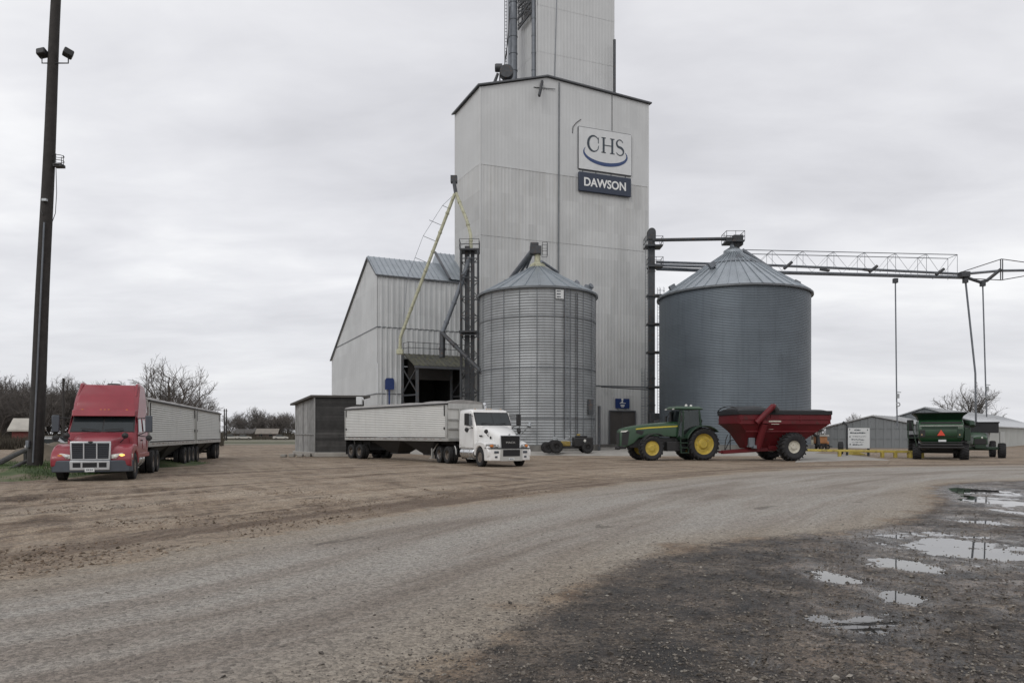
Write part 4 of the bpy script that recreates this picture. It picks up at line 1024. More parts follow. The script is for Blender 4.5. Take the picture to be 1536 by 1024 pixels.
Bg = (23.5, 78.6, 7.7)
bb, bbr = grain_bin('grain_bin', 'larger dark blue-grey grain bin behind the green tractor and red cart', *Bg, PAD+.5, 16.2, 20.9, .155, .016, M['bin_metal_dark'], M['roof_metal'], 160, 44, 0, .9)
mb = MB()
mb.lathe([(3.1, 16.2+4.72*(7.9-3.1)/7.0+.02), (3.14, 16.2+4.72*(7.9-3.14)/7.0+.10), (3.0, 16.2+4.72*(7.9-3.0)/7.0+.1)], 60, 'z', (Bg[0], Bg[1], 0)); mb.build('roof_ring', M['steel_mid'], bbr, world=True)
for (px, py, Y_) in ((1008,430,77), (1067,396,75.5), (1195,424,74), (1128,392,76), (1109,385,76.5)):
    c = W(px, py, Y_); mb = MB(); mb.box(-.32,.32,-.28,.28,-.4,.18, M=Matrix.Translation(c) @ Matrix.Rotation(R(-28 if px < 1100 else 28), 4, 'Y')); mb.build('roof_vent', M['steel_mid'], bbr, world=True, bevel=.04)
mb = MB(); mb.lathe([(1.0,20.9),(1.0,21.2),(.35,21.6),(.3,22.3)], 16, 'z', (Bg[0],Bg[1],0)); mb.build('peak_cap', M['roof_metal'], bbr, world=True)
pk = Vector((Bg[0], Bg[1], 0))
plat = platform(bbr, pk, 22.0, .95)
# ---------------- bucket elevator leg between elevator and big bin
LY = 84.5; L0 = GX(977, LY); lg = thing('bucket_elevator', 'tall dark bucket elevator leg with caged ladder between elevator and larger bin', 'bucket elevator', (L0.x, L0.y, PAD))
zt = ZZ(356, LY)
mb = MB(); mb.box(L0.x-.36, L0.x+.36, L0.y-.3, L0.y+.3, PAD, zt); z = 2.
while z < zt: mb.box(L0.x-.41, L0.x+.41, L0.y-.35, L0.y+.35, z-.06, z+.06); z += 3.05
mb.build('leg_casing', M['steel_dark'], lg, world=True, smooth=0)
mb = MB(); mb.box(L0.x-.45,L0.x+.45,L0.y-.4,L0.y+.4, zt-.3, zt+.5); mb.lathe([(0,-.38),(.45,-.38),(.45,.38),(0,.38)], 20, 'y', (L0.x, L0.y, zt+.55)); mb.build('head', M['steel_dark'], lg, world=True)
ladder(lg, Vector((L0.x-.55, L0.y-.2, 0)), PAD, zt, (-.3,-1,0), .16)
ladder(lg, Vector((L0.x+.85, L0.y-.1, 0)), PAD+2.5, ZZ(432, LY), (.6,-1,0), .22, True, 'caged_ladder')
for py in (445, 488, 530, 582):
    mb = MB(); z = ZZ(py, LY); mb.box(L0.x-.5, L0.x+1.5, L0.y-.5, L0.y+.7, z, z+.22); mb.build('platform', M['steel_dark'], lg, world=True, smooth=0)
platform(lg, Vector((L0.x+.2, L0.y, 0)), zt-1.2, .95); platform(lg, Vector((L0.x+.4, L0.y, 0)), ZZ(402, LY), .8)
mb = MB(); q = wallpt(961, 0, .5); ladder(elev, q, PAD+.6, ZZ(552, q.y), en, .22, True, 'wall_ladder')
mb = MB(); mb.tube(wallpx(900, 580, .3), (L0.x, L0.y-.3, ZZ(585, LY)), .06, n=6); mb.build('wall_pipe', M['steel_dark'], elev, world=True)
mb = MB(); q = GX(987, 83); mb.box(q.x-1., q.x+1., q.y-.5, q.y+.5, PAD, 4.1); mb.tube((q.x-.6,q.y-.6,3.), (q.x+.9,q.y-.6,3.4), .3, n=10); mb.build('boot_housing', M['steel_dark'], lg, world=True, bevel=.05)
# conveyor to the bin peak
z1 = ZZ(360.5, LY); zpk = ZZ(358, 78.6)
cv_ = thing('grain_conveyor', 'slim dark pipe conveyor from the bucket elevator head to the larger bin peak', 'conveyor', (L0.x, L0.y, z1))
mb = MB(); mb.path([(L0.x, L0.y-.1, z1), (Bg[0]+.3, Bg[1], zpk)], .19, n=10); mb.build('pipe', M['steel_dark'], cv_, world=True)
mb = MB(); mb.box(Bg[0]-.05,Bg[0]+.95,Bg[1]-.45,Bg[1]+.45,zpk-.75,zpk+.3); mb.lathe([(.5,zpk-.75),(.25,zpk-1.3),(.25,21.)], 12, 'z', (Bg[0]+.3,Bg[1],0)); mb.build('discharge_head', M['steel_dark'], cv_, world=True)
# overhead loadout conveyor: two tubes, a truss above, drops and far end
OY = 83.
def op(px, py, Y_=OY): return W(px, py, Y_)
oc = thing('loadout_conveyor', 'long overhead conveyor bridge with wire truss running out behind the larger bin', 'conveyor', op(1160, 405))
mb = MB(); mb.path([op(985,393,85), op(1080,396,86), op(1160,398,86), op(1300,404,86), op(1445,411,86), op(1500,406,86), op(1570,405,86)], .15, n=8); mb.path([op(985,403,85), op(1080,406.5,87), op(1445,416,86)], [.21]*3, n=8)
mb.build('conveyor_tube', M['steel_mid'], oc, world=True)
mb = MB(); mb.beam(op(980,397.5,85), op(1090,401,85.5), .5, .22); mb.build('catwalk', M['steel_mid'], oc, world=True)
tc0, tc1 = op(1112,374.5), op(1436,382)
mb = MB(); back = Vector((0, 1.8, 0))
for off in (Vector(), back): mb.tube(tc0 + off, tc1 + off, .045, n=6)
N_ = 14
for i in range(N_+1):
    k = i/N_; tp = tc0.lerp(tc1, k); bt = op(1112 + 324*k, 396 + 19*k)
    for off in (Vector(), back):
        if i % 2 == 0: mb.tube(tp + off, bt + off, .024, n=4)
        if i < N_:
            k2 = (i+1)/N_; tp2 = tc0.lerp(tc1, k2); bt2 = op(1112 + 324*k2, 396 + 19*k2)
            mb.tube((bt if i % 2 else tp) + off, (tp2 if i % 2 else bt2) + off, .02, n=4)
    if i % 2 == 0: mb.tube(tp, tp + back, .03, n=4)
mb.build('truss', M['steel_mid'], oc, world=True)
mb = MB(); mb.path([op(1113,375), op(1157,404)], .24, n=10); mb.build('inlet_spout', M['steel_mid'], oc, world=True)
for px in (1182, 1310, 1410): MB().tube(op(px-6, 403 + (px-1182)*.04), op(px+6, 393 + (px-1182)*.045), .17, n=8).build('cross_spout', M['steel_dark'], oc, world=True)
for px in (1238, 1302): MB().beam(op(px-8, 404), op(px+6, 406), .35, .22).build('drive_box', M['steel_dark'], oc, world=True, bevel=.03)
mb = MB(); mb.box(-.5,.5,-.4,.4,-.3,.3, M=Matrix.Translation(op(1446,412))); mb.build('gate', M['steel_dark'], oc, world=True, bevel=.03)
mb = MB(); mb.path([op(1446,415), op(1470,423), op(1480,421), op(1501,404)], .18, n=8); mb.path([op(1430,412), op(1502,388.5), op(1570,398)], .05, n=5); mb.path([op(1440,417), op(1502,420), op(1570,408)], .05, n=5)
for px in (1501, 1504): mb.tube(op(px, 389), op(px, 420), .06, n=5)
mb.build('end_bracing', M['steel_dark'], oc, world=True)
def drop(label, pts, r, hook=True):
    th = thing('drop_pipe', label, 'pipe', pts[0], group='pipes hanging from the overhead conveyor')
    MB().path(pts, r, n=8).build('pipe', M['steel_mid'], th, world=True)
    e = pts[-1]
    if hook:
        mb = MB(); c = e.lerp(pts[0], 0.16)
        mb.lathe([(.20 + .06*math.cos(a_), .06*math.sin(a_)) for a_ in [R(60*k) for k in range(6)]], 16, 'y', tuple(c + Vector((0,-.25,-.2))), close=True)
        mb.tube(c + Vector((.0,-.2,.5)), c + Vector((.0,-.2,1.0)), .16, n=8); mb.tube(c + Vector((-.05,-.1,1.2)), c + Vector((.3,-.3,1.15)), .05, n=5)
        mb.build('pulley_hook', M['steel_light'], th, world=True)
    mb = MB(); mb.box(-.22,.22,-.22,.22,-.4,.1, M=Matrix.Translation(pts[0])); mb.build('hanger', M['steel_dark'], th, world=True)
drop('upright pipe hanging closest to the larger bin, hook at its lower end', [op(1343,419), op(1345,600), op(1346,639)], .075)
drop('slanting thicker pipe hanging from the conveyor gate', [op(1448,419), op(1463,560), op(1464,640)], .105, False)
drop('upright pipe hanging just right of the slanting pipe', [op(1474,424), op(1479,596), op(1480,625)], .075)
# ------------------------------------------------------------------ wheels
_wc = {}
def wheel(parent, x, y, Rr, w, rr, tm='rubber', rm='chrome', side=1, lugs=0, dual=False, z=None, dish=.35):
    """side = +1 when the outer face looks to +y"""
    key = (Rr, w, rr, tm, rm, side, lugs, dual, dish)
    if key not in _wc:
        tb = MB(); h = w/2
        ws = [0.] if not dual else [0., -side*(w+.05)]
        for o in ws:
            sw = Rr - rr
            prof = [(rr*.97,-h*.75),(rr+sw*.25,-h*.98),(rr+sw*.6,-h*1.02),(Rr-sw*.14,-h*.92),(Rr-sw*.03,-h*.72),(Rr,-h*.3),(Rr,h*.3),(Rr-sw*.03,h*.72),(Rr-sw*.14,h*.92),(rr+sw*.6,h*1.02),(rr+sw*.25,h*.98),(rr*.97,h*.75)]
            if lugs: prof = [(r if r < Rr-sw*.2 else r - sw*.10, q) for r, q in prof]
            tb.lathe([(r, q+o) for r, q in prof], 48, 'y')
            if not lugs:
                for q in (-.35, 0, .35): tb.lathe([(Rr+.001, (q-.06)*w+o),(Rr+.012,(q-.05)*w+o),(Rr+.012,(q+.05)*w+o),(Rr+.001,(q+.06)*w+o)], 48, 'y')
        if lugs:
            sw = Rr - rr
            for k in range(lugs):
                for sgn in (-1, 1):
                    a0 = 2*math.pi*(k + (.5 if sgn > 0 else 0))/lugs; pts = []
                    for (q, da) in ((0.02, .0), (.5, .09), (.98, .19)):
                        a_ = a0 + da; r0 = Rr*.985 if q < .9 else Rr*.955; pts.append(Vector((r0*math.cos(a_), sgn*h*q, r0*math.sin(a_))))
                    for p, q_ in zip(pts[:-1], pts[1:]): tb.beam(p, q_, .07*Rr, .075*Rr, up=tuple(p.normalized()))
                    e0 = pts[-1]; a_ = a0 + .20; r1 = rr + sw*.62; tb.beam(e0, (r1*math.cos(a_), sgn*h*1.0, r1*math.sin(a_)), .055*Rr, .03*Rr)
        rb = MB(); s = side; q = h*.72
        rb.lathe([(rr*1.02, s*q*1.02),(rr*1.03, s*q*.9),(rr*.97,s*q*.95),(rr*.9, s*q*.75),(rr*.82, s*(q-dish*rr)),(rr*.5, s*(q-dish*rr*1.05)),(rr*.42, s*(q-dish*rr*.7)),(rr*.36, s*(q-dish*rr*.25)),(.001, s*(q-dish*rr*.2))][::1 if s > 0 else -1], 32, 'y')
        rb.lathe([(rr*.98, -s*q),(rr*.85,-s*q*.6),(.001,-s*q*.5)][::-1 if s > 0 else 1], 24, 'y')
        nb = 8 if rr > .4 else 10
        for k in range(nb):
            a_ = 2*math.pi*k/nb; c = (rr*.62*math.cos(a_), s*(q-dish*rr), rr*.62*math.sin(a_))
            rb.tube((c[0], c[1]-s*.01, c[2]), (c[0], c[1]+s*.035, c[2]), rr*.055, n=6)
        _wc[key] = (tb.mesh('wheel', M[tm]), rb.mesh('rim', M[rm]))
    a, b = _wc[key]
    o = bpy.data.objects.new('wheel', a); COL.objects.link(o); o.parent = parent; o.location = (x, y, Rr if z is None else z)
    o.rotation_euler = (0, random.uniform(0, 6.28), 0)
    r = bpy.data.objects.new('rim', b); COL.objects.link(r); r.parent = o
    return o
def mirror_pair(fn):
    for s in (-1, 1): fn(s)

# ------------------------------------------------------------------ highway trucks
def semi(name, label, loc, rz, c):
    t = thing(name, label, 'truck', loc, rz); P = M[c['paint']]; hw = c['hw']
    hf, hb, ws0, ws1, rt, xb = c['hf'], c['hb'], c['ws0'], c['ws1'], c['roof'], c['xb']
    # frame
    mb = MB()
    for s in (-1, 1): mb.box(-6.9, .8, s*.42-.05, s*.42+.05, .62, .92)
    mb.box(-6.7, -4.2, -.35, .35, .66, .86); mb.box(-2.5, .6, -.4, .4, .45, .95); mb.beam((0,-.85,.5), (0,.85,.5), .16)
    for x in (-4.75, -6.05): mb.tube((x,-.7,.5), (x,.7,.5), .13)
    mb.build('chassis', M['chassis'], t, smooth=30)
    # hood
    def ring(x, w, zt, zb, r=.16):
        return [(x,-w,zb),(x,-w,zt-r),(x,-w+r*.3,zt-r*.35),(x,-w+r,zt),(x,0,zt+.03),(x,w-r,zt),(x,w-r*.3,zt-r*.35),(x,w,zt-r),(x,w,zb)]
    mb = MB(); mb.loft([ring(-.95, 1.0, hb, .95, .28), ring(-.4, .93, hb-.05, .9, .27), ring(.3, .78, hb-(hb-hf)*.5, .9, .24), ring(.85, .64, hf+.03, .85, .2), ring(1.08, .58, hf-.06, .85, .16), ring(1.16, .54, hf-.18, .9, .12)])
    for s in (-1, 1):   # fenders with a wheel arch
        arch = [(.60*math.cos(R(a)), .50 + .60*math.sin(R(a))) for a in range(-5, 186, 12)]
        top = [(-.70,.62),(-.78,1.0),(-.62,1.22),(-.25,1.36),(.2,1.38),(.65,1.28),(.98,1.10),(1.14,.86),(1.12,.55),(.72,.45)]
        poly = [(x, s*.50, z) for x, z in arch[::-1]][::1]
        poly = [(x, s*.50, z) for x, z in top] + [(x, s*.50, z) for x, z in arch]
        mb.prism(poly, (0, s*(hw-.52), 0))
    hood = mb.build('hood', P, t, bevel=.07, smooth=50, fix=True)
    if c['kind'] == 'white':
        mb = MB()
        for s in (-1, 1):
            mb.box(-.62,-.25, s*.985-.02*(s<0), s*.985+.02*(s>0), 1.62, 1.70, M=Matrix.Translation((0,0,.0)) ); mb.box(.30,.48, s*.79-.01, s*.79+.02*s+.01, 1.50,1.64)
        mb.build('hood_vent', M['plastic_black'], hood, smooth=0)
    # cab + sleeper
    def cring(z, w, x0, x1, r=.13): return [(x0,-w+r,z),(x0-r*0,w-r,z),(x0-r,w,z),(x1+r,w,z),(x1,w-r,z),(x1,-w+r,z),(x1+r,-w,z),(x0-r,-w,z)]
    mb = MB(); W_ = hw - .13
    xw0, xw1 = -.85, -1.32
    R_ = [cring(.95, W_, -.80, xb), cring(ws0, W_, xw0+.03, xb), cring(ws1, W_-.06, xw1, xb)]
    if c['kind'] == 'white': R_ += [cring(ws1+.08, W_-.07, xw1-.02, xb), cring(rt-.03, W_-.14, xw1-.25, xb+.05, .2), cring(rt, W_-.3, xw1-.5, xb+.2, .25)]
    else:
        R_ += [cring(ws1+.28, W_-.05, xw1-.08, xb), cring(ws1+.30, W_-.05, xw1-.10, xb)]
        for k in range(1, 7): 
            q = k/6; R_.append(cring(ws1+.3+(rt-ws1-.3)*q, W_-.05-.07*q**2, xw1-.10-.80*q**1.5, xb + .04*q, .13+.10*q))
    mb.loft(R_)
    cab = mb.build('cab', P, t, bevel=.03, smooth=40, fix=True)
    if c['kind'] == 'red':
        for s in (-1, 1):   # raised side fins of the roof fairing
            mb = MB(); mb.prism([(-1.75,s*1.10,rt-.5),(-2.2,s*1.08,rt+.04),(-2.5,s*1.08,rt+.10),(xb+.1,s*1.08,rt-.0),(xb+.1,s*1.12,rt-.45)], (0,-s*.12,0)); mb.build('roof_fin', P, cab, bevel=.05)
        mb = MB(); mb.tube((-3.1,0,rt-.04), (-3.1,0,rt+.10), .28, .25, n=16); mb.build('roof_vent', M['plastic_black'], cab)
        mb = MB(); mb.prism([(xw1+.02,-W_+.06,ws1),(xw1+.30,-W_+.10,ws1-.03),(xw1+.30,W_-.10,ws1-.03),(xw1+.02,W_-.06,ws1)], (-.12,0,.25)); mb.build('sun_visor', P, cab, bevel=.03)
        mb = MB(); mb.box(-1.63,-1.60,-.1,.1,ws1+.62,ws1+.68, M=Matrix.Translation((-.02,0,0))); mb.build('roof_badge', M['grille_silver'], cab)
    # windscreen, two leaves
    def quad_on(za, zb, y0, y1, lift=.012):
        def px(z): k = (z-ws0)/(ws1-ws0); return xw0+.03 + (xw1-xw0-.03)*k + lift
        return [(px(za),y0,za),(px(za),y1,za),(px(zb),y1*.965,zb),(px(zb),y0*.965,zb)]
    gw = W_-.13
    mb = MB(); mb.prism(quad_on(ws0+.02, ws1-.02, -gw-.05, gw+.05, .004), (.012,0,.0)); wsr = mb.build('windscreen', M['plastic_black'], cab, smooth=0)
    for s in (-1, 1):
        mb = MB(); y0, y1 = sorted((s*.025, s*gw)); mb.prism(quad_on(ws0+.05, ws1-.07, y0, y1, .012), (.01,0,.004)); mb.build('windscreen_pane', M['glass_dark'], wsr, smooth=0)
    mb = MB()
    for s in (-1, 1): mb.beam((xw0+.10, s*.1, ws0+.10), (xw0+.02, s*.75, ws0+.16), .03)
    mb.build('wiper', M['plastic_black'], wsr)
    # doors with windows, sleeper panel lines, handles
    for s in (-1, 1):
        mb = MB(); y = s*(W_+.004); e = Vector((0, s*.02, 0)); d0, d1 = -.98, -2.05
        mb.prism([(d0,y,1.0),(d0-.02,y,ws0),(xw1+.02,s*(W_-.052),ws1-.02),(d1,s*(W_-.052),ws1-.02),(d1,y,ws0),(d1,y,1.0)], e)
        dr = mb.build('door', P, cab, bevel=.012)
        mb = MB(); yy = s*(W_+.028); mb.prism([(d0-.10,yy,ws0+.02),(xw1-.03,s*(W_-.028),ws1-.10),(d1+.12,s*(W_-.028),ws1-.10),(d1+.12,yy,ws0+.02)], (0,s*.008,0)); mb.build('door_window', M['glass_dark'], dr, smooth=0)
        mb = MB(); mb.beam((d1+.1,s*(W_+.04),ws0-.32), (d1+.3,s*(W_+.04),ws0-.32), .04, .05); mb.build('handle', M['plastic_black'], dr)
        mb = MB(); mb.prism([(d1-.22,y,1.12),(d1-.22,s*(W_-.05),ws1-.05),(xb+.2,s*(W_-.05),ws1-.05),(xb+.2,y,1.12)], (0,s*.014,0)); sl = mb.build('sleeper_panel', P, cab, bevel=.03)
        mb = MB(); q = s*(W_+.012)
        mb.box(xb+.25, xb+.55, min(q,q+s*.012), max(q,q+s*.012), 1.18, 1.5); mb.build('locker_door', P, sl, bevel=.01)
        if c['kind'] == 'red':
            mb = MB(); mb.prism([(d1-.3,y+s*.015,ws0+.05),(d1-.3,s*(W_-.03),ws1-.15),(d1-.85,s*(W_-.03),ws1-.15),(d1-.85,y+s*.015,ws0+.05)], (0,s*.012,0)); mb.build('sleeper_window', M['glass_dark'], sl, smooth=0)
            mb = MB(); mb.tube((xb+.12,s*(W_-.05),ws1+.2),(xb+.12,s*(W_-.12),rt-.35),.03,n=6); mb.build('grab_rail', M['chrome'], sl)
        # mirrors
        mb = MB(); mx, my = -.95, s*(hw+.30); mb.box(mx-.06,mx+.06,my-.13,my+.13,ws0+.02,ws0+.68); mr = mb.build('mirror', M['bumper_grey'] if c['kind']=='red' else M['plastic_black'], cab, bevel=.03)
        mb = MB(); mb.tube((mx,my,ws0+.60),(mx-.25,s*(W_-.05),ws0+.56),.02,n=6); mb.tube((mx,my,ws0+.08),(mx-.1,s*W_,ws0-.12),.02,n=6); mb.tube((mx,my,ws0-.18),(mx-.1,s*W_,ws0-.12),.02,n=6); mb.lathe([(0,-.03),(.12,-.02),(.12,.03),(0,.05)], 14, 'x', (mx,my,ws0-.22)); mb.build('mirror_arm', M['plastic_black'], mr)
        mb = MB(); mb.tube((.15,s*.80,hf-.10),(.25,s*1.0,hf+.10),.018,n=5); mb.lathe([(0,-.03),(.11,-.02),(.12,.03),(0,.07)], 14, 'x', (.26,s*1.0,hf+.18)); mb.build('hood_mirror', M['plastic_black'], hood)
        # tank, steps
        mb = MB(); mb.lathe([(0,-2.85),(.27,-2.85),(.31,-2.8),(.31,-1.05),(.27,-1.0),(0,-1.0)], 24, 'x', (0, s*.93, .70)); tk = mb.build('fuel_tank', M['chrome'], t)
        mb = MB()
        for x in (-1.5,-2.3): mb.lathe([(.312,x-.03),(.32,x-.03),(.32,x+.03),(.312,x+.03)], 24, 'x', (0,s*.93,.70))
        mb.box(-2.0,-1.2,s*1.0-.14,s*1.0+.14,.36,.40); mb.box(-2.85,-1.0,s*.93-.25,s*.93+.25,1.00,1.03); mb.build('tank_strap', M['alu_trim'], tk, smooth=30)
        if c['kind'] == 'red':
            mb = MB(); mb.box(xb+.05,-.95,s*(W_+.02)-.03,s*(W_+.02)+.03,.80,.98); mb.build('side_skirt', P, cab, bevel=.02)
    # grille and bumper
    g = c['grille']; gf = 1.165
    mb = MB(); w0, w1, z0, z1 = g
    if c['kind'] == 'red':
        mb.prism([(gf,-w0-.07,z0-.07),(gf,w0+.07,z0-.07),(gf-.02,w1+.06,z1+.07),(gf-.02,-w1-.06,z1+.07)], (.06,0,0)); gr = mb.build('grille_surround', M['grille_silver'], t, bevel=.03)
    else:
        mb.prism([(gf,-w0-.05,z0-.42),(gf,w0+.05,z0-.42),(gf-.02,w1+.05,z1+.04),(gf-.02,-w1-.05,z1+.04)], (.05,0,0)); gr = mb.build('grille_surround', M['grille_silver'], t, bevel=.02)
    mb = MB(); gx_ = gf + .065
    mb.prism([(gx_,-w0,z0),(gx_,w0,z0),(gx_-.01,w1,z1),(gx_-.01,-w1,z1)], (-.03,0,0), 0)
    nb = 8
    for i in range(nb): z = z0+.05+(z1-z0-.08)*i/(nb-1); k = w0+(w1-w0)*(z-z0)/(z1-z0); mb.box(gx_,gx_+.014,-k+.02,k-.02,z-.012,z+.012,1)
    mb.build('grille', [M['black'], M['bumper_grey'] if c['kind']=='red' else M['plastic_black']], gr, smooth=0)
    if c['kind'] == 'red':
        mb = MB()
        for y in (-w0*.36, w0*.36): mb.box(gx_,gx_+.03,y-.02,y+.02,z0,z1)
        mb.build('grille_bar', M['grille_silver'], gr, smooth=0)
        mb = MB(); mb.lathe([(0,0),(.09,0),(.08,.02),(0,.03)], 16, 'x', (gf+.045, 0, z1+.035)); mb.xf(lambda x,y,z: (x, y, z1+.035+(z-z1-.035)*.4)); mb.build('badge', M['plastic_black'], gr)
    else:
        mb = MB(); mb.tube((1.05,0,hf-.02),(1.16,0,hf+.05),.07,.03,n=8); mb.build('badge', M['chrome'], hood)
        place_text('MACK', 'lettering', gr, Vector((gx_+.02, 0, (z0+z1)/2-.03)), Vector((0,1,0)), Vector((1,0,0)), .56, M['alu_trim'], .01, .0, .72)
        mb = MB(); mb.box(1.33,1.352,-w0+.03,w0-.03,.58,.93); mb.build('lower_grille', M['black'], gr, smooth=0)
    bp = c['bump']
    def bpoly(z, x): return [(x,-.58,z),(x,.58,z),(x-.06,.85,z),(x-.22,hw-.06,z),(x-.5,hw,z),(x-.62,hw,z),(x-.62,hw-.1,z),(x-.3,.5,z),(x-.3,-.5,z),(x-.62,-hw+.1,z),(x-.62,-hw,z),(x-.5,-hw,z),(x-.22,-hw+.06,z),(x-.06,-.85,z)]
    mb = MB(); mb.prism(bpoly(bp[0], 1.30), (0,0,bp[1]-bp[0])); bm_ = mb.build('bumper', M[bp[2]], t, bevel=.035)
    if c['kind'] == 'red':
        mb = MB(); mb.box(1.29,1.335,-.66,.66,bp[0]+.08,bp[1]-.01); mb.build('bumper_centre', M['grille_silver'], bm_, bevel=.02)
        mb = MB()
        for y0, y1 in ((-.56,-.30),(-.24,.24),(.30,.56)): mb.box(1.33,1.343,y0,y1,bp[0]+.18,bp[1]-.08)
        mb.build('bumper_slot', M['black'], bm_, bevel=.01)
    else:
        mb = MB(); mb.box(1.29,1.335,-.66,.66,bp[0]-.02,bp[1]-.02); mb.build('bumper_centre', M['alu_trim'], bm_, bevel=.02)
        mb = MB(); mb.prism(bpoly(bp[1]+.01, 1.345), (0,0,.035)); mb.build('bumper_bar', M['plastic_black'], bm_)
        mb = MB()
        for s in (-1,1):
            mb.box(1.24,1.262,min(s*.72,s*.98),max(s*.72,s*.98),bp[1]-.24,bp[1]-.12, M=Matrix.Translation((.012-.0,0,0))); mb.box(1.235,1.262,min(s*.80,s*.94),max(s*.80,s*.94),bp[0]+.16,bp[0]+.26, M=Matrix.Translation((.012,0,0)))
        mb.build('fog_lamp', M['bumper_grey'], bm_)
    mb = MB(); mb.box(1.33,1.352,-.16,.16,bp[0]+(.02 if c['kind']=='red' else .04),bp[0]+.16); mb.build('number_plate', M['sign_white'], bm_)
    mb = MB()
    for y in (-.09,-.04,.02,.08): mb.box(1.352,1.356,y-.015,y+.018,bp[0]+.07,bp[0]+.12)
    mb.build('plate_marks', M['bumper_grey'], bm_)
    hz_ = c['lamp_z']
    for s in (-1, 1):
        mb = MB(); mb.prism([(1.135,s*.68,hz_-.09),(1.05,s*1.02,hz_-.10),(.86,s*(hw-.005),hz_-.07),(.84,s*(hw-.005),hz_+.09),(1.03,s*1.0,hz_+.11),(1.12,s*.68,hz_+.06)], (.045,0,0)); hl = mb.build('headlight', M['lens'] if c['lit'] else M['lens_smoky'], t, bevel=.02, fix=True)
        mb = MB(); mb.lathe([(0,0),(.07,0),(.06,.02),(0,.03)], 14, 'x', (1.165,s*.80,hz_-.01)); mb.build('lamp', M['lamp_white'] if c['lit'] and s > 0 else M['chrome'], hl)
        mb = MB(); mb.lathe([(0,0),(.075,0),(.065,.02),(0,.03)], 14, 'x', (1.075,s*1.03,hz_)); mb.xf(lambda x,y,z: (x - .35*abs(y-s*1.03), s*1.03+(y-s*1.03)*1.7, z)); mb.build('turn_signal', M['lamp_on'] if c['lit'] and s > 0 else M['amber'], hl)
    for i, y in enumerate((-.8,-.14,0,.14,.8)):
        mb = MB(); mb.box(-.04,.04,-.04,.04,0,.04, M=Matrix.Translation(c['marker'](y))); mb.build('marker_lamp', M['amber'] if c['lit'] else M['amber_pale'], cab, bevel=.015)
    # rear mudguards, fifth wheel, stack
    mb = MB(); mb.box(-5.8,-4.9,-.5,.5,.93,1.08); mb.build('fifth_wheel', M['chassis'], t, bevel=.03)
    for s in (-1,1):
        mb = MB(); mb.box(-6.85,-6.82,s*.62-.3+.3*s,s*.62+.3+.3*s,.22,.92); mb.build('mudflap', M['plastic_black'], t)
        mb = MB()
        mb.path([(-4.05,s*.93,.55),(-4.1,s*.93,.85),(-4.3,s*.93,1.06)], .03, n=6); mb.build('fender_bracket', M['alu_trim'], t)
    if c['kind'] == 'white':
        for s in (-1,):
            pass
        mb = MB(); mb.tube((-3.62,.75,.9),(-3.62,.75,3.45),.09,n=12); mb.tube((-3.62,.75,1.6),(-3.62,.75,2.7),.14,n=12); mb.tube((-3.62,.75,3.45),(-3.74,.75,3.6),.09,n=12); mb.build('exhaust_stack', M['chrome'], t)
        mb = MB(); mb.box(-3.55,-3.45,-.6,.5,1.1,2.5); mb.beam((-3.5,-.7,1.),(-3.5,-.7,3.0),.07); mb.build('cab_rack', M['alu_trim'], t)
    for s in (-1, 1):
        wheel(t, 0, s*(hw-.17), .51, .29, .29, 'rubber', 'chrome', s, dish=.05)
        for x in (-4.75, -6.05): wheel(t, x, s*(hw-.17), .51, .27, .285, 'rubber', 'chrome', s, dual=True, dish=.75)
    return t

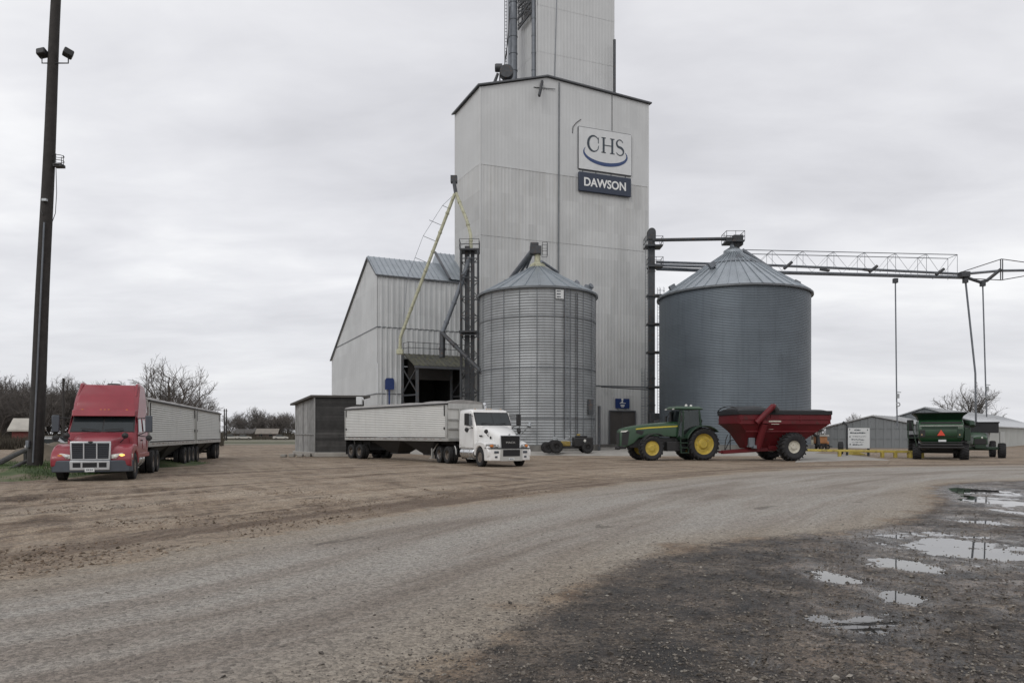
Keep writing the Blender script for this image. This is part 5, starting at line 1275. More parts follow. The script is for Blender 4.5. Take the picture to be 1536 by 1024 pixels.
# ------------------------------------------------------------------ hopper-bottom grain trailers
def grain_trailer(name, label, loc, rz, L, z0, z1, skin, axles, group=None, hw=1.27, gear=True, hop=((.12,.46),(.54,.88)), front=True):
    """x runs forward; the origin lies on the ground under the front end"""
    t = thing(name, label, 'trailer', loc, rz, group)
    mb = MB(); n = 17; pr = []
    zb = z0 + .24
    for i in range(n):
        a, b = zb + (z1-zb)*i/n, zb + (z1-zb)*(i+1)/n; d = b-a
        pr += [(-.03,a+.001),(.014,a+d*.14),(.014,a+d*.24),(-.014,b-d*.05)]
    pr.append((-.02,z1))
    for s in (-1, 1):
        b = len(mb.v)
        for o, z in pr: mb.v += [(-.16, s*(hw+o), z), (-L+.08, s*(hw+o), z)]
        for i in range(len(pr)-1):
            q = (b+2*i, b+2*i+1, b+2*i+3, b+2*i+2); mb.f.append(q if s > 0 else q[::-1]); mb.m.append(0)
    mb.add([(-L,-hw+.02,z0),(-L,hw-.02,z0),(-L,hw-.02,z1),(-L,-hw+.02,z1)], [(0,3,2,1)])
    mb.add([(-.02,-hw+.02,z0),(-.02,hw-.02,z0),(-.02,hw-.02,z1),(-.02,-hw+.02,z1)], [(0,1,2,3)])
    mb.add([(0,-hw,z0+.2),(0,hw,z0+.2),(-L,hw,z0+.2),(-L,-hw,z0+.2)], [(0,3,2,1)])
    body = mb.build('body', skin, t, smooth=25)
    mb = MB()
    for s in (-1, 1):
        mb.box(-L, 0, s*hw-.04, s*hw+.04, z0, z0+.20); mb.box(-.2,0,s*hw-.05,s*hw+.045,z0+.2,z1+.02); mb.box(-L,-L+.1,s*hw-.05,s*hw+.04,z0+.2,z1+.02); mb.box(-L,0,s*hw-.05,s*hw+.05,z1-.02,z1+.10)
    for y in (-.45,.45): mb.box(-.02,.06,y-.05,y+.05,z0+.2,z1)
    mb.box(-.02,.07,-hw,hw,z1-.25,z1+.08); mb.box(-.02,.07,-hw,hw,z0,z0+.2); mb.box(-L-.05,-L+.02,-hw,hw,z1-.15,z1+.08)
    for z in (z0+.75, z0+1.3): mb.box(-.02,.045,-hw+.05,hw-.05,z-.05,z+.05)
    mb.build('rails', M['alu_trim'], t, bevel=.01)
    rg = random.Random(int(L*100))
    mb = MB()
    for s in (-1,1):
        x = -.6
        while x > -L+.4:
            w_ = rg.uniform(.1,.5); mb.box(x-w_,x,s*(hw+.041)-.004,s*(hw+.041)+.004,z0+.12,z0+.155); x -= w_ + rg.uniform(.1,.6)
    mb.build('reflective_tape', mat('scuffed tape', (.20,.12,.10), .6, 0, .5, 2), t, smooth=0)
    # rolled tarp: sagging arch with creases
    rings = []; N = 46; K = 9
    for i in range(N+1):
        x = .06 - (L+.1)*i/N; b_ = .22 + .05*math.cos(i/N*math.pi*10) - .02 + rg.uniform(-.018,.018)
        if i == 0 or i == N: b_ -= .04
        top = [(x + rg.uniform(-.012,.012)*(0 < i < N), (hw+.05)*math.cos(math.pi*k/(K-1)), z1 + .08 + b_*math.sin(math.pi*k/(K-1))**.8) for k in range(K)]
        rings.append([(x,(hw+.05),z1+.04)] + top + [(x,-(hw+.05),z1+.04)])
    MB().loft(rings).build('tarp', M['tarp'], t, smooth=40, fix=True)
    mb = MB()
    for s in (-1,1): mb.tube((.1,s*(hw+.07),z1+.06),(-L-.05,s*(hw+.07),z1+.06),.045,n=8)
    mb.build('roll_pipe', M['plastic_black'], t)
    mb = MB()
    for s in (-1,1):
        for x in (-.32,-L+.2): mb.box(x-.03,x+.03,s*(hw+.03)-.02,s*(hw+.03)+.02,z1-.65 if x > -1 else z1-.5,z1); mb.box(x-.05,x+.05,s*(hw+.03)-.02,s*(hw+.03)+.02,z0+.7,z0+.85)
    mb.build('side_hook', M['plastic_black'], t)
    # hoppers
    for (a, b) in hop:
        xa, xb_ = -L*a, -L*b; xm = (xa+xb_)/2
        def hr(x0, x1, w, z): return [(x0,-w,z),(x0,w,z),(x1,w,z),(x1,-w,z)]
        mb = MB(); mb.loft([hr(xa,xb_,hw-.06,z0+.2), hr(xa,xb_,hw-.10,z0-.02), hr(xm+.45,xm-.45,.5,.50), hr(xm+.45,xm-.45,.5,.42)]); mb.build('hopper', M['chassis'], t, smooth=0, fix=True)
    mb = MB()
    for s in (-1,1): mb.box(-L+.1,-.3,s*.5-.06,s*.5+.06,z0-.20,z0+.02)
    for x in axles: mb.tube((x,-1.0,.5),(x,1.0,.5),.07); mb.box(x-.5,x+.5,-.62,.62,.62,z0-.1)
    mb.build('subframe', M['chassis'], t)
    if gear:
        for s in (-1,1):
            mb = MB(); mb.beam((-2.45,s*.75,z0),(-2.45,s*.75,.32),.13); mb.box(-2.6,-2.3,s*.75-.14,s*.75+.14,.24,.30); mb.beam((-2.45,s*.75,.6),(-1.7,s*.75,z0),.06); mb.build('landing_leg', M['alu_trim'], t)
    for x in axles:
        for s in (-1,1): wheel(t, x, s*(hw-.15), .51, .26, .285, 'rubber', 'chrome', s, dual=True, dish=.75)
    for s in (-1,1):
        mb = MB(); mb.box(-L-.02,-L+.02,s*.9-.32,s*.9+.32,.28,z0); mb.build('mudflap', M['plastic_black'], t)
    return t

def heading(dx, dy): return math.atan2(dy, dx)
# white rig: trailer line from rear to front, tractor turned a little more towards the road
Wst = G(717.5, 699.3) + Vector((1.20, .40, 0)); hd = R(-63)
white = semi('semi_truck', 'white semi truck with black grille, parked with its nose turned out to the road', (Wst.x, Wst.y, 0), hd,
    dict(kind='white', paint='white_paint', hw=1.31, hf=1.72, hb=2.22, ws0=2.22, ws1=3.0, roof=3.18, xb=-3.15, grille=(.53,.56,1.02,1.66), bump=(.34,.98,'white_paint'), lamp_z=1.13, lit=False, marker=lambda y: (-1.52-.12*abs(y), y, 3.16)))
ch, sh = math.cos(hd), math.sin(hd)
kp = Vector((Wst.x - 5.4*ch, Wst.y - 5.4*sh, 0))
thd = R(-51); tf = kp + Vector((math.cos(thd), math.sin(thd), 0))*1.1 + Vector((-.45, .2, 0))
grain_trailer('grain_trailer', 'pale slatted grain trailer with grey rolled tarp coupled to the white truck', tf, thd, 13.4, 1.33, 3.50, M['alu_white'], (-11.3,-12.6), hop=((.12,.40),(.42,.72)))
# red rig with two trailers in line
Rst = G(188, 719) + Vector((-1.0, .1, 0)); rh = R(-72)
red = semi('semi_truck', 'red semi truck with tall roof fairing and lit amber lamp by the pole', (Rst.x-.12, Rst.y, 0), rh,
    dict(kind='red', paint='red_paint', hw=1.36, hf=1.52, hb=1.82, ws0=1.82, ws1=2.50, roof=3.80, xb=-3.75, grille=(.60,.62,.84,1.42), bump=(.34,.78,'bumper_grey'), lamp_z=.93, lit=True, marker=lambda y: (-1.30, y, 2.72)))
ch, sh = math.cos(rh), math.sin(rh); bk = Vector((-ch, -sh, 0))
f1_ = Vector((Rst.x-.25, Rst.y, 0)) + bk*4.35; bk2 = Vector((math.cos(R(103.8)), math.sin(R(103.8)), 0))
grain_trailer('grain_trailer', 'first silver grain trailer, directly behind the red truck', f1_, R(103.8-180), 11.8, 1.18, 3.2, M['alu'], (-9.0,-10.3,-11.5), 'silver trailers of the red truck', hop=((.10,.40),(.42,.72)))
f2_ = f1_ + bk2*12.15
grain_trailer('grain_trailer', 'second silver grain trailer at the tail end of the red truck', f2_, R(104.2-180), 10.6, 1.18, 3.2, M['alu'], (-.9,-8.6,-9.9), 'silver trailers of the red truck', gear=False, hop=((.16,.46),(.48,.78)))

# ------------------------------------------------------------------ field tractor
def tractor(name, label, loc, rz):
    t = thing(name, label, 'tractor', loc, rz); gp_, gd = M['green_paint'], M['green_dark']
    xf_ = 3.25
    mb = MB(); mb.box(-.5,1.6,-.42,.42,.75,1.45); mb.box(1.2,4.7,-.34,.34,.85,1.5); mb.tube((0,-1.1,1.08),(0,1.1,1.08),.2); mb.tube((xf_,-1.0,.83),(xf_,1.0,.83),.16); mb.box(1.0,2.3,-.75,.75,.62,1.25)
    mb.box(-1.3,-.5,-.3,.3,.6,1.3); mb.beam((-.6,.45,.7),(-1.6,.45,.55),.12); mb.beam((-.6,-.45,.7),(-1.6,-.45,.55),.12); mb.build('chassis', M['chassis'], t, bevel=.03)
    def ring(x, w, zt, zb, r=.2): return [(x,-w,zb),(x,-w,zt-r),(x,-w+r*.3,zt-r*.3),(x,-w+r,zt),(x,0,zt+.03),(x,w-r,zt),(x,w-r*.3,zt-r*.3),(x,w,zt-r),(x,w,zb)]
    mb = MB(); mb.loft([ring(1.35,.52,2.58,1.55), ring(2.2,.52,2.55,1.62), ring(3.2,.50,2.46,1.62), ring(4.1,.47,2.34,1.5), ring(4.45,.46,2.28,1.15), ring(4.85,.43,2.20,.95), ring(5.2,.38,2.10,.9,.18), ring(5.32,.30,1.98,1.0,.12)])
    hood = mb.build('hood', gp_, t, smooth=50, bevel=.02)
    mb = MB()
    for s in (-1,1):
        mb.prism([(4.72,s*.45,1.95),(5.18,s*.405,1.88),(5.22,s*.40,1.05),(4.85,s*.445,1.0)], (0,s*.012,0)); mb.prism([(3.75,s*.495,1.98),(4.25,s*.475,2.02),(4.3,s*.475,1.85),(3.9,s*.49,1.72)], (0,s*.014,0))
    mb.box(5.31,5.34,-.27,.27,1.05,1.85); mb.build('grille', M['plastic_black'], hood, smooth=0)
    mb = MB()
    for s in (-1,1): mb.prism([(1.4,s*.524,2.26),(1.4,s*.524,2.34),(3.4,s*.505,2.24),(4.3,s*.478,2.13),(4.3,s*.478,2.06),(3.4,s*.505,2.14)], (0,s*.008,0))
    mb.build('yellow_stripe', M['yellow_trim'], hood, smooth=0)
    mb = MB()
    for s in (-1,1): mb.prism([(4.8,s*.435,2.02),(5.24,s*.36,1.97),(5.28,s*.34,1.88),(4.95,s*.42,1.90)], (0,s*.03,0))
    mb.build('headlamp', M['lens'], hood, smooth=0)
    mb = MB(); mb.box(4.9,5.3,-.40,.40,.78,1.0); mb.box(5.25,5.45,-.3,.3,.72,.95); mb.build('front_weights', M['chassis'], t, bevel=.05)
    mb = MB(); mb.tube((1.5,-.62,2.3),(1.5,-.62,3.3),.07,n=10); mb.tube((1.5,-.62,2.3),(1.5,-.62,2.9),.13,n=12); mb.build('exhaust_stack', M['plastic_black'], t)
    # cab
    cab = MB(); x0, x1, w = .12, 1.52, .82
    posts = [((x1,s*w*.72,1.5),(x1-.18,s*w*.80,3.38)) for s in (-1,1)] + [((x0+1.15,s*w,1.5),(x0+1.1,s*w*.95,3.38)) for s in (-1,1)] + [((x0-.12,s*w,2.1),(x0,s*w*.92,3.38)) for s in (-1,1)]
    for a,b in posts: cab.beam(a,b,.10,.12)
    cab.box(x0-.1,x1-.05,-w,w,1.35,1.60); cab.box(x0-.15,x0+.35,-w,w,1.6,2.12)
    for s in (-1,1): cab.beam((x0-.1,s*w*.99,2.12),(x0+1.15,s*w*.99,1.62),.08)
    cb_ = cab.build('cab_frame', gd, t, bevel=.02)
    mb = MB(); mb.loft([[(x1+.28,-w-.02,3.42),(x1+.28,w+.02,3.42),(x0-.22,w+.02,3.40),(x0-.22,-w-.02,3.40)],[(x1+.30,-w-.06,3.50),(x1+.30,w+.06,3.50),(x0-.25,w+.06,3.48),(x0-.25,-w-.06,3.48)],[(x1+.05,-w+.15,3.64),(x1+.05,w-.15,3.64),(x0-.05,w-.15,3.62),(x0-.05,-w+.15,3.62)]]); rf_ = mb.build('cab_roof', M['green_paint'], cb_, bevel=.05, fix=True)
    mb = MB()
    for x, y in ((.9,.5),(.2,-.3)): mb.lathe([(0,3.63),(.09,3.63),(.08,3.74),(0,3.79)], 12, 'z', (x,y,0))
    for s in (-1,1): mb.box(x1+.28,x1+.33,s*.6-.12,s*.6+.12,3.40,3.48)
    mb.build('roof_lamp', M['lens'], rf_)
    for s in (-1,1):
        mb = MB(); mb.prism([(x1-.02,s*w*.76,1.62),(x0+1.18,s*w*.985,1.62),(x0+1.12,s*w*.95,3.34),(x1-.16,s*w*.82,3.34)], (0,s*.012,0)); mb.build('side_window', M['glass_tint'], cb_, smooth=0)
        mb = MB(); mb.prism([(x0+1.08,s*w*.985,1.72),(x0-.02,s*w*.985,2.15),(x0+.06,s*w*.94,3.34),(x0+1.05,s*w*.95,3.34)], (0,s*.012,0)); mb.build('side_window', M['glass_tint'], cb_, smooth=0)
        mb = MB(); mb.box(x1+.0,x1+.06,s*1.25-.1,s*1.25+.1,2.55,3.0); mb.tube((x1,s*1.25,2.9),(x1-.1,s*.8,3.3),.02,n=5); mb.build('mirror', M['plastic_black'], cb_)
    mb = MB(); mb.prism([(x1+.03,-w*.66,1.6),(x1+.03,w*.66,1.6),(x1-.12,w*.72,3.34),(x1-.12,-w*.72,3.34)], (-.012,0,0)); mb.build('windscreen', M['glass_tint'], cb_, smooth=0)
    mb = MB(); mb.prism([(x0-.08,-w*.9,2.14),(x0-.08,w*.9,2.14),(x0+.02,w*.85,3.34),(x0+.02,-w*.85,3.34)], (-.012,0,0)); mb.build('rear_window', M['glass_tint'], cb_, smooth=0)
    mb = MB(); mb.box(-.2,.35,-.28,.28,1.6,2.0); mb.prism([(-.2,-.26,2.0),(-.38,-.26,2.75),(-.24,-.26,2.78),(-.05,-.26,2.0)], (0,.52,0)); mb.build('seat', M['plastic_black'], cb_, bevel=.05)
    mb = MB(); mb.tube((1.05,0,1.6),(.85,0,2.25),.05,n=8); mb.path([(.85+.08*math.cos(R(a)),.2*math.sin(R(a)),2.27+.14*math.cos(R(a))) for a in range(0,361,30)], .018, n=5); mb.box(1.0,1.25,-.5,.5,1.6,2.0); mb.build('steering_column', M['plastic_black'], cb_)
    # fenders, ladder
    for s in (-1,1):
        mb = MB(); ro, ri = 1.27, 1.19; arc = [R(a) for a in range(38, 159, 8)]
        poly = [(ro*math.cos(a), s*.80, 1.08+ro*math.sin(a)) for a in arc] + [(ri*math.cos(a), s*.80, 1.08+ri*math.sin(a)) for a in arc[::-1]]
        arc = [R(a) for a in range(18, 142, 8)]
        poly = [(ro*math.cos(a), s*.80, 1.08+ro*math.sin(a)) for a in arc] + [(ri*math.cos(a), s*.80, 1.08+ri*math.sin(a)) for a in arc[::-1]]
        mb.prism(poly, (0,s*.62,0)); mb.build('rear_fender', gd, t, bevel=.02, fix=True)
        mb = MB(); ro, ri = .98, .93; arc = [R(a) for a in range(30, 130, 10)]
        poly = [(xf_+ro*math.cos(a), s*.78, .83+ro*math.sin(a)) for a in arc] + [(xf_+ri*math.cos(a), s*.78, .83+ri*math.sin(a)) for a in arc[::-1]]
        mb.prism(poly, (0,s*.5,0)); mb.build('front_fender', M['plastic_black'], t, bevel=.01, fix=True)
        wheel(t, 0, s*1.02, 1.09, .62, .72, 'rubber_field', 'yellow_rim', s, lugs=22, dish=.22)
        wheel(t, xf_*1.13, s*1.0, .83, .52, .50, 'rubber_field', 'yellow_rim', s, lugs=20, dish=.12)
    mb = MB()
    for z in (.52,.85,1.18,1.5): mb.box(1.0,1.5,.82,1.12,z-.03,z+.03)
    for x in (1.0,1.5): mb.beam((x,1.1,.5),(x,.95,1.7),.05)
    mb.build('step_ladder', gd, t)
    for o in t.children_recursive:      # the whole machine is a little longer than first laid out
        if o.name.split('.')[0] not in ('wheel', 'rim'):
            for v in o.data.vertices: v.co.x *= 1.055
    return t
hT = R(192); rt_ = G(1050, 690.2); TR = tractor('tractor', 'green tractor with yellow wheel rims hitched to the red cart', (rt_.x, rt_.y + 1.15, 0), hT)

# ------------------------------------------------------------------ grain cart
def cart(name, label, loc, rz):
    t = thing(name, label, 'grain cart', loc, rz); P = M['cart_red']
    def rr(z, x0, x1, w): return [(x1,-w,z),(x1,w,z),(x0,w,z),(x0,-w,z)]
    mb = MB(); mb.loft([rr(3.42,-2.42,4.72,1.75), rr(2.72,-2.38,4.72,1.75), rr(2.15,-1.55,4.1,1.42), rr(1.72,-1.0,3.9,1.15), rr(1.02,-.2,3.6,.7), rr(.9,-.1,3.55,.62)][::-1]); body = mb.build('hopper_body', P, t, bevel=.03, fix=True)
    mb = MB()
    for s in (-1,1):
        for z, x0, x1, w in ((3.05,-2.40,4.72,1.75),(2.73,-2.38,4.72,1.755),(2.15,-1.55,4.1,1.425)): mb.box(x0,x1,s*w-.05,s*w+.05,z-.05,z+.05)
        for x in (-2.3,0,2.3,4.6): mb.box(x-.05,x+.05,s*1.75-.04,s*1.75+.04,2.7,3.42)
    mb.build('body_rib', P, body, bevel=.015)
    mb = MB()
    for s in (-1,1): mb.box(-2.45,4.76,s*1.76-.06,s*1.76+.06,3.36,3.66)
    mb.box(-2.50,-2.38,-1.8,1.8,3.36,3.66); mb.box(4.70,4.80,-1.8,1.8,3.36,3.66)
    tb_ = mb.build('top_rail', M['tarp_black'], t, bevel=.03)
    rings = []; N = 30
    for i in range(N+1):
        x = 4.78 - 7.25*i/N; sg_ = (.40 if i < 9 else .40 - .24*min(1, (i-9)/5)) + .03*math.cos(i*.9); e = min(i, N-i)/3.; k = sg_*(min(1, .25 + e) if i else .30)
        rings.append([(x, 1.76*math.cos(math.pi*q/10), 3.62 + k*math.sin(math.pi*q/10)) for q in range(11)])
    MB().loft(rings).build('tarp', M['tarp_black'], t, smooth=40, fix=True)
    mb = MB(); mb.path([(4.80,1.74*math.cos(R(a)),3.55+.45*math.sin(R(a))) for a in range(0,181,15)], .04, n=6); mb.build('tarp_bow', M['plastic_black'], tb_)
    # unloading auger, folded along the near side
    mb = MB(); mb.tube((3.05,1.2,.95),(2.85,1.80,2.72),.26,n=16); mb.tube((2.85,1.80,2.72),(2.85,1.80,2.95),.30,n=16); lo_ = mb.build('auger_tube', P, t)
    mb = MB(); mb.tube((3.55,1.98,2.75),(2.25,2.0,3.98),.21,n=16); mb.tube((2.32,2.0,3.92),(2.16,2.02,3.86),.25,.22,n=16); mb.build('folded_auger', P, t)
    mb = MB(); mb.path([(2.2,2.02,3.9),(2.05,2.1,3.7),(2.05,2.1,3.5)], [.22,.2,.16], n=12); mb.build('auger_spout', M['plastic_black'], t)
    mb = MB(); mb.tube((3.6,.7,1.0),(3.3,1.0,2.2),.07); mb.box(3.1,3.45,1.0,1.4,.9,1.15); mb.box(3.3,3.75,1.05,1.3,1.0,1.7); mb.build('auger_drive', M['steel_mid'], t, bevel=.03)
    mb = MB()
    for s in (-1,1): mb.beam((5.25,s*.12,.62),(1.2,s*.75,.88),.20,.26); mb.beam((2.9,s*.6,.85),(3.6,s*.9,2.2),.16); mb.beam((.3,s*.8,.95),(-.9,s*.9,1.8),.16); mb.beam((1.9,s*.7,.9),(2.3,s*1.1,2.1),.16)
    mb.box(-.5,2.0,-.85,.85,.85,1.10); mb.tube((0,-1.5,1.03),(0,1.5,1.03),.14); mb.box(5.15,5.5,-.1,.1,.55,.68); mb.build('frame', P, t, bevel=.02)
    mb = MB(); mb.path([(5.2,.35,.8),(5.1,.3,1.5),(4.9,.2,1.9)], .035, n=5); mb.path([(4.9,-.2,.8),(4.6,-.1,1.45),(4.2,0,1.55)], .035, n=5); mb.beam((4.7,.2,.75),(4.7,.2,1.9),.06); mb.build('hydraulic_hose', M['plastic_black'], t)
    mb = MB(); mb.box(-2.62,-2.48,.9,1.5,3.05,3.45); mb.build('tail_box', P, t, bevel=.03)
    mb = MB(); mb.tube((-1.35,1.2,1.95),(-1.7,1.2,1.75),.1); mb.tube((-1.7,1.2,1.9),(-1.72,1.2,1.2),.12,.16,n=10); mb.build('rear_hose', M['plastic_black'], t)
    mb = MB(); mb.box(1.55,2.5,1.795,1.81,2.83,2.93); mb.box(1.7,2.3,1.795,1.81,2.66,2.70); mb.box(2.0,2.35,1.50,1.52,2.30,2.42); mb.build('side_decal', M['rim_white'], body, smooth=0)
    for o in t.children_recursive:
        for v in o.data.vertices: v.co.x -= .6
    for s in (-1,1): wheel(t, 0, s*1.62, 1.03, .86, .47, 'rubber_field', 'rim_white', s, lugs=20, dish=.25)
    return t
cw_ = G(1187.5, 692.2); hC = R(189)
off_ = Vector((-math.sin(hC), math.cos(hC), 0))*1.52
crt = cart('grain_cart', 'dark red grain cart with black tarp and folded auger behind the green tractor', ((cw_.x - off_.x)*1.03, (cw_.y - off_.y)*1.03 - .2, 0), hC)
crt.scale = (.9, .9, .9)

# ------------------------------------------------------------------ combine seen from behind
def combine(name, label, loc, rz):
    t = thing(name, label, 'combine harvester', loc, rz); P, D = M['green_paint'], M['green_dark']
    def rr(z, x0, x1, w): return [(x1,-w,z),(x1,w,z),(x0,w,z),(x0,-w,z)]
    mb = MB(); mb.loft([rr(.95,.2,5.2,.95), rr(1.28,-.25,5.2,1.2), rr(1.45,-.35,5.2,1.32), rr(2.08,-.42,5.2,1.36), rr(2.42,-.30,5.2,1.36), rr(2.62,.1,5.2,1.34), rr(2.74,.5,5.2,1.34)]); body = mb.build('body', P, t, bevel=.05, fix=True)
    mb = MB(); mb.box(-.46,-.40,-1.3,1.3,2.32,2.35); mb.build('rear_rail', M['alu_trim'], body)
    mb = MB(); mb.box(-.45,-.38,-1.0,1.15,2.12,2.28); mb.box(-.445,-.39,-1.28,-.95,1.5,2.1); mb.build('rear_panel', D, body, bevel=.02)
    mb = MB(); mb.box(-.02,.02,-1.22,1.22,2.46,2.60, M=Matrix.Translation((-.2,0,0))); mb.box(-.46,-.42,.95,1.28,1.55,2.05)
    for z in (1.56,1.62): mb.box(-.46,-.43,-.9,.9,z,z+.02)
    mb.build('rear_screen', M['plastic_black'], t, bevel=.01)
    mb = MB(); mb.loft([rr(2.70,1.0,3.6,1.30), rr(3.02,.75,3.9,1.42), rr(3.18,.55,4.1,1.62), rr(3.24,.55,4.1,1.62)]); mb.build('grain_tank', D, t, bevel=.02, fix=True)
    mb = MB(); mb.box(.4,4.25,-1.68,1.68,3.22,3.28); mb.build('tank_cover', M['tarp_black'], t, bevel=.02)
    mb = MB(); q = [(-.475,-.24,1.66),(-.475,.24,1.66),(-.475,0,2.06)]; mb.prism(q, (-.02,0,0)); mb.build('slow_triangle', M['triangle_red'], t, smooth=0)
    mb = MB()
    for y in (-1.1,1.15): mb.lathe([(0,-.0),(.045,0),(.045,-.03),(0,-.04)], 12, 'x', (-.43,y,1.72))
    mb.build('tail_lamp', M['amber_pale'], t)
    mb = MB(); mb.box(-.5,.3,-1.15,1.15,.75,1.02); mb.box(-.65,-.1,-1.25,1.25,.98,1.12); mb.tube((-.5,-1.35,.85),(-.5,1.35,.85),.09); mb.tube((-.6,-1.3,1.2),(-.6,1.3,1.2),.04); mb.build('chopper', M['chassis'], t, bevel=.03)
    mb = MB(); mb.box(-.47,-.44,-.30,.16,1.24,1.38); mb.build('rear_plate', M['sign_white'], t)
    mb = MB(); mb.box(3.9,5.8,-.85,.85,1.7,3.05); mb.build('cab', M['plastic_black'], t, bevel=.08)
    mb = MB(); mb.box(5.2,5.7,1.5,1.95,2.0,2.85); mb.build('mirror', M['plastic_black'], t, bevel=.05)
    mb = MB(); mb.box(1.8,4.6,1.35,1.95,1.45,1.52)
    for x in (1.8,2.6,3.6,4.6):
        mb.beam((x,1.92,1.0 if x < 2 else 1.5),(x,1.92,2.55),.04)
    for z in (2.0,2.55): mb.beam((1.8,1.92,z),(4.6,1.92,z),.04)
    for s_ in (0,.35): mb.beam((-.1+s_,1.45,.9),(-.05+s_,1.75,2.6),.05)
    for z in (1.0,1.35,1.7,2.05,2.4): mb.beam((-.1,1.5+.05*z,z),(.3,1.5+.05*z,z),.04)
    mb.build('side_platform', D, t)
    mb = MB(); mb.tube((3.2,-1.5,2.65),(.0,-1.78,2.5),.2,n=14); mb.path([(.0,-1.78,2.5),(-.35,-1.82,2.48),(-.5,-1.83,2.3)],[.2,.2,.16],n=14); mb.build('unloading_auger', D, t)
    mb = MB(); mb.box(-.2,.9,-1.75,-1.38,1.3,2.2); mb.build('side_shield', D, t, bevel=.04)
    mb = MB(); mb.tube((0.4,-1.5,.55),(0.4,1.5,.55),.12); mb.tube((4.6,-1.6,.8),(4.6,1.6,.8),.2); mb.box(.2,4.8,-.7,.7,.6,1.1); mb.build('axle', M['chassis'], t)
    for s in (-1,1):
        wheel(t, .4, s*1.42, .56, .52, .28, 'rubber_field', 'yellow_rim', s, lugs=18, dish=.2)
        wheel(t, 4.6, s*1.55, .86, .62, .45, 'rubber_field', 'yellow_rim', s, lugs=22, dish=.2)
    return t
cb0 = G(1411, 689); combine('combine_harvester', 'dark green combine seen from behind with a red triangle on its back', (cb0.x, cb0.y, 0), R(63))

# second green machine, nose towards the road, dark box behind its hood
def sprayer(name, label, loc, rz):
    t = thing(name, label, 'farm machine', loc, rz); P = M['green_paint']
    mb = MB(); mb.loft([[(1.9,-.45,1.0),(1.9,.45,1.0),(1.9,.42,1.5),(1.9,.2,1.58),(1.9,-.2,1.58),(1.9,-.42,1.5)],[(.2,-.6,.95),(.2,.6,.95),(.2,.58,1.75),(.2,.3,1.86),(.2,-.3,1.86),(.2,-.58,1.75)],[(-1.2,-.62,.95),(-1.2,.62,.95),(-1.2,.6,1.8),(-1.2,.3,1.9),(-1.2,-.3,1.9),(-1.2,-.6,1.8)]][::-1]); h = mb.build('hood', M['green_clean'], t, bevel=.04, fix=True)
    mb = MB(); mb.box(1.9,1.93,-.38,.38,1.02,1.42); mb.build('grille', M['plastic_black'], h)
    mb = MB(); mb.lathe([(0,0),(.07,0),(.06,.03),(0,.04)], 12, 'x', (1.91,.1,1.5)); mb.build('headlamp', M['lens'], h)
    mb = MB(); mb.box(-2.4,1.9,-.35,.35,.7,1.0); mb.box(1.0,1.35,-1.35,1.35,.62,.82); mb.tube((-1.8,-1.2,.62),(-1.8,1.2,.62),.12); mb.build('chassis', M['green_dark'], t, bevel=.03)
    mb = MB(); mb.box(-2.4,-1.3,-1.25,1.55,1.85,2.65); mb.box(-2.45,-1.25,-1.3,1.6,2.60,2.70); mb.box(-1.3,-1.26,-.9,.4,2.42,2.46); mb.build('rear_box', M['tarp_black'], t, bevel=.03)
    mb = MB()
    for y in (-1.1,-.9): mb.beam((-1.25,y,1.95),(-1.25,y,2.6),.07)
    mb.beam((-1.9,-1.0,1.0),(-1.9,-1.0,1.9),.12); mb.beam((-1.9,1.0,1.0),(-1.9,1.0,1.9),.12); mb.build('box_support', M['alu_trim'], t)
    mb = MB(); mb.box(.2,.3,-.95,-.75,1.55,1.8); mb.build('warning_lamp', M['amber'], t, bevel=.02)
    for s in (-1,1):
        wheel(t, 1.15, s*1.42, .55, .42, .26, 'rubber_field', 'rim_white', s, lugs=18)
        wheel(t, -1.8, s*1.2, .62, .36, .3, 'rubber_field', 'rim_white', s, lugs=18)
    return t
q = G(1481, 686.5); sprayer('farm_machine', 'green nose of a low farm machine with dark box, beside the combine', (q.x, q.y + 1.2, 0), R(-116))

# yellow and black wheeled machine at the foot of the small bin
q = G(853, 679); um = thing('auger_mover', 'low yellow and black wheeled machine parked at the foot of the smaller bin', 'machine', (GX(853, 61.5).x, 61.5, PAD), R(186))
mb = MB(); mb.box(-1.3,1.3,-.35,.35,.35,.55); mb.beam((-1.2,0,.5),(1.9,0,.45),.14); mb.beam((-.6,.3,.5),(-.3,.3,1.15),.08); mb.tube((-1.35,-.75,.5),(-1.35,.75,.5),.07); mb.tube((1.15,-.75,.5),(1.15,.75,.5),.07); mb.build('frame', M['chassis'], um, bevel=.02)
mb = MB(); mb.box(-.1,.75,-.4,.4,.55,.95); mb.box(.25,.6,-.42,.42,.6,.88); mb.build('engine_cover', M['yellow_dull'], um, bevel=.06)
mb = MB(); mb.box(-1.95,-.35,-.6,.6,.5,1.28); mb.box(-1.5,-.6,-.5,.5,1.28,1.42); mb.build('hydraulic_tank', M['plastic_black'], um, bevel=.1)
mb = MB(); mb.box(-.95,-.7,-.2,.2,1.3,1.55); mb.build('filler_cap', M['yellow_dull'], um, bevel=.04)
mb = MB(); mb.lathe([(0,0),(.13,0),(.11,.06),(0,.07)], 12, 'y', (-1.25,.55,1.0)); mb.build('work_lamp', M['lens'], um)
mb = MB(); mb.path([(.8,0,.9),(1.0,0,1.3),(1.35,0,1.25)], .05, n=6); mb.box(.2,.9,-.3,.3,.95,1.1); mb.tube((.0,.2,1.),(.0,.2,1.4),.05); mb.lathe([(0,0),(.12,0),(.1,.06),(0,.07)], 12, 'y', (1.25,.4,1.1)); mb.build('control_levers', M['steel_light'], um, bevel=.02)
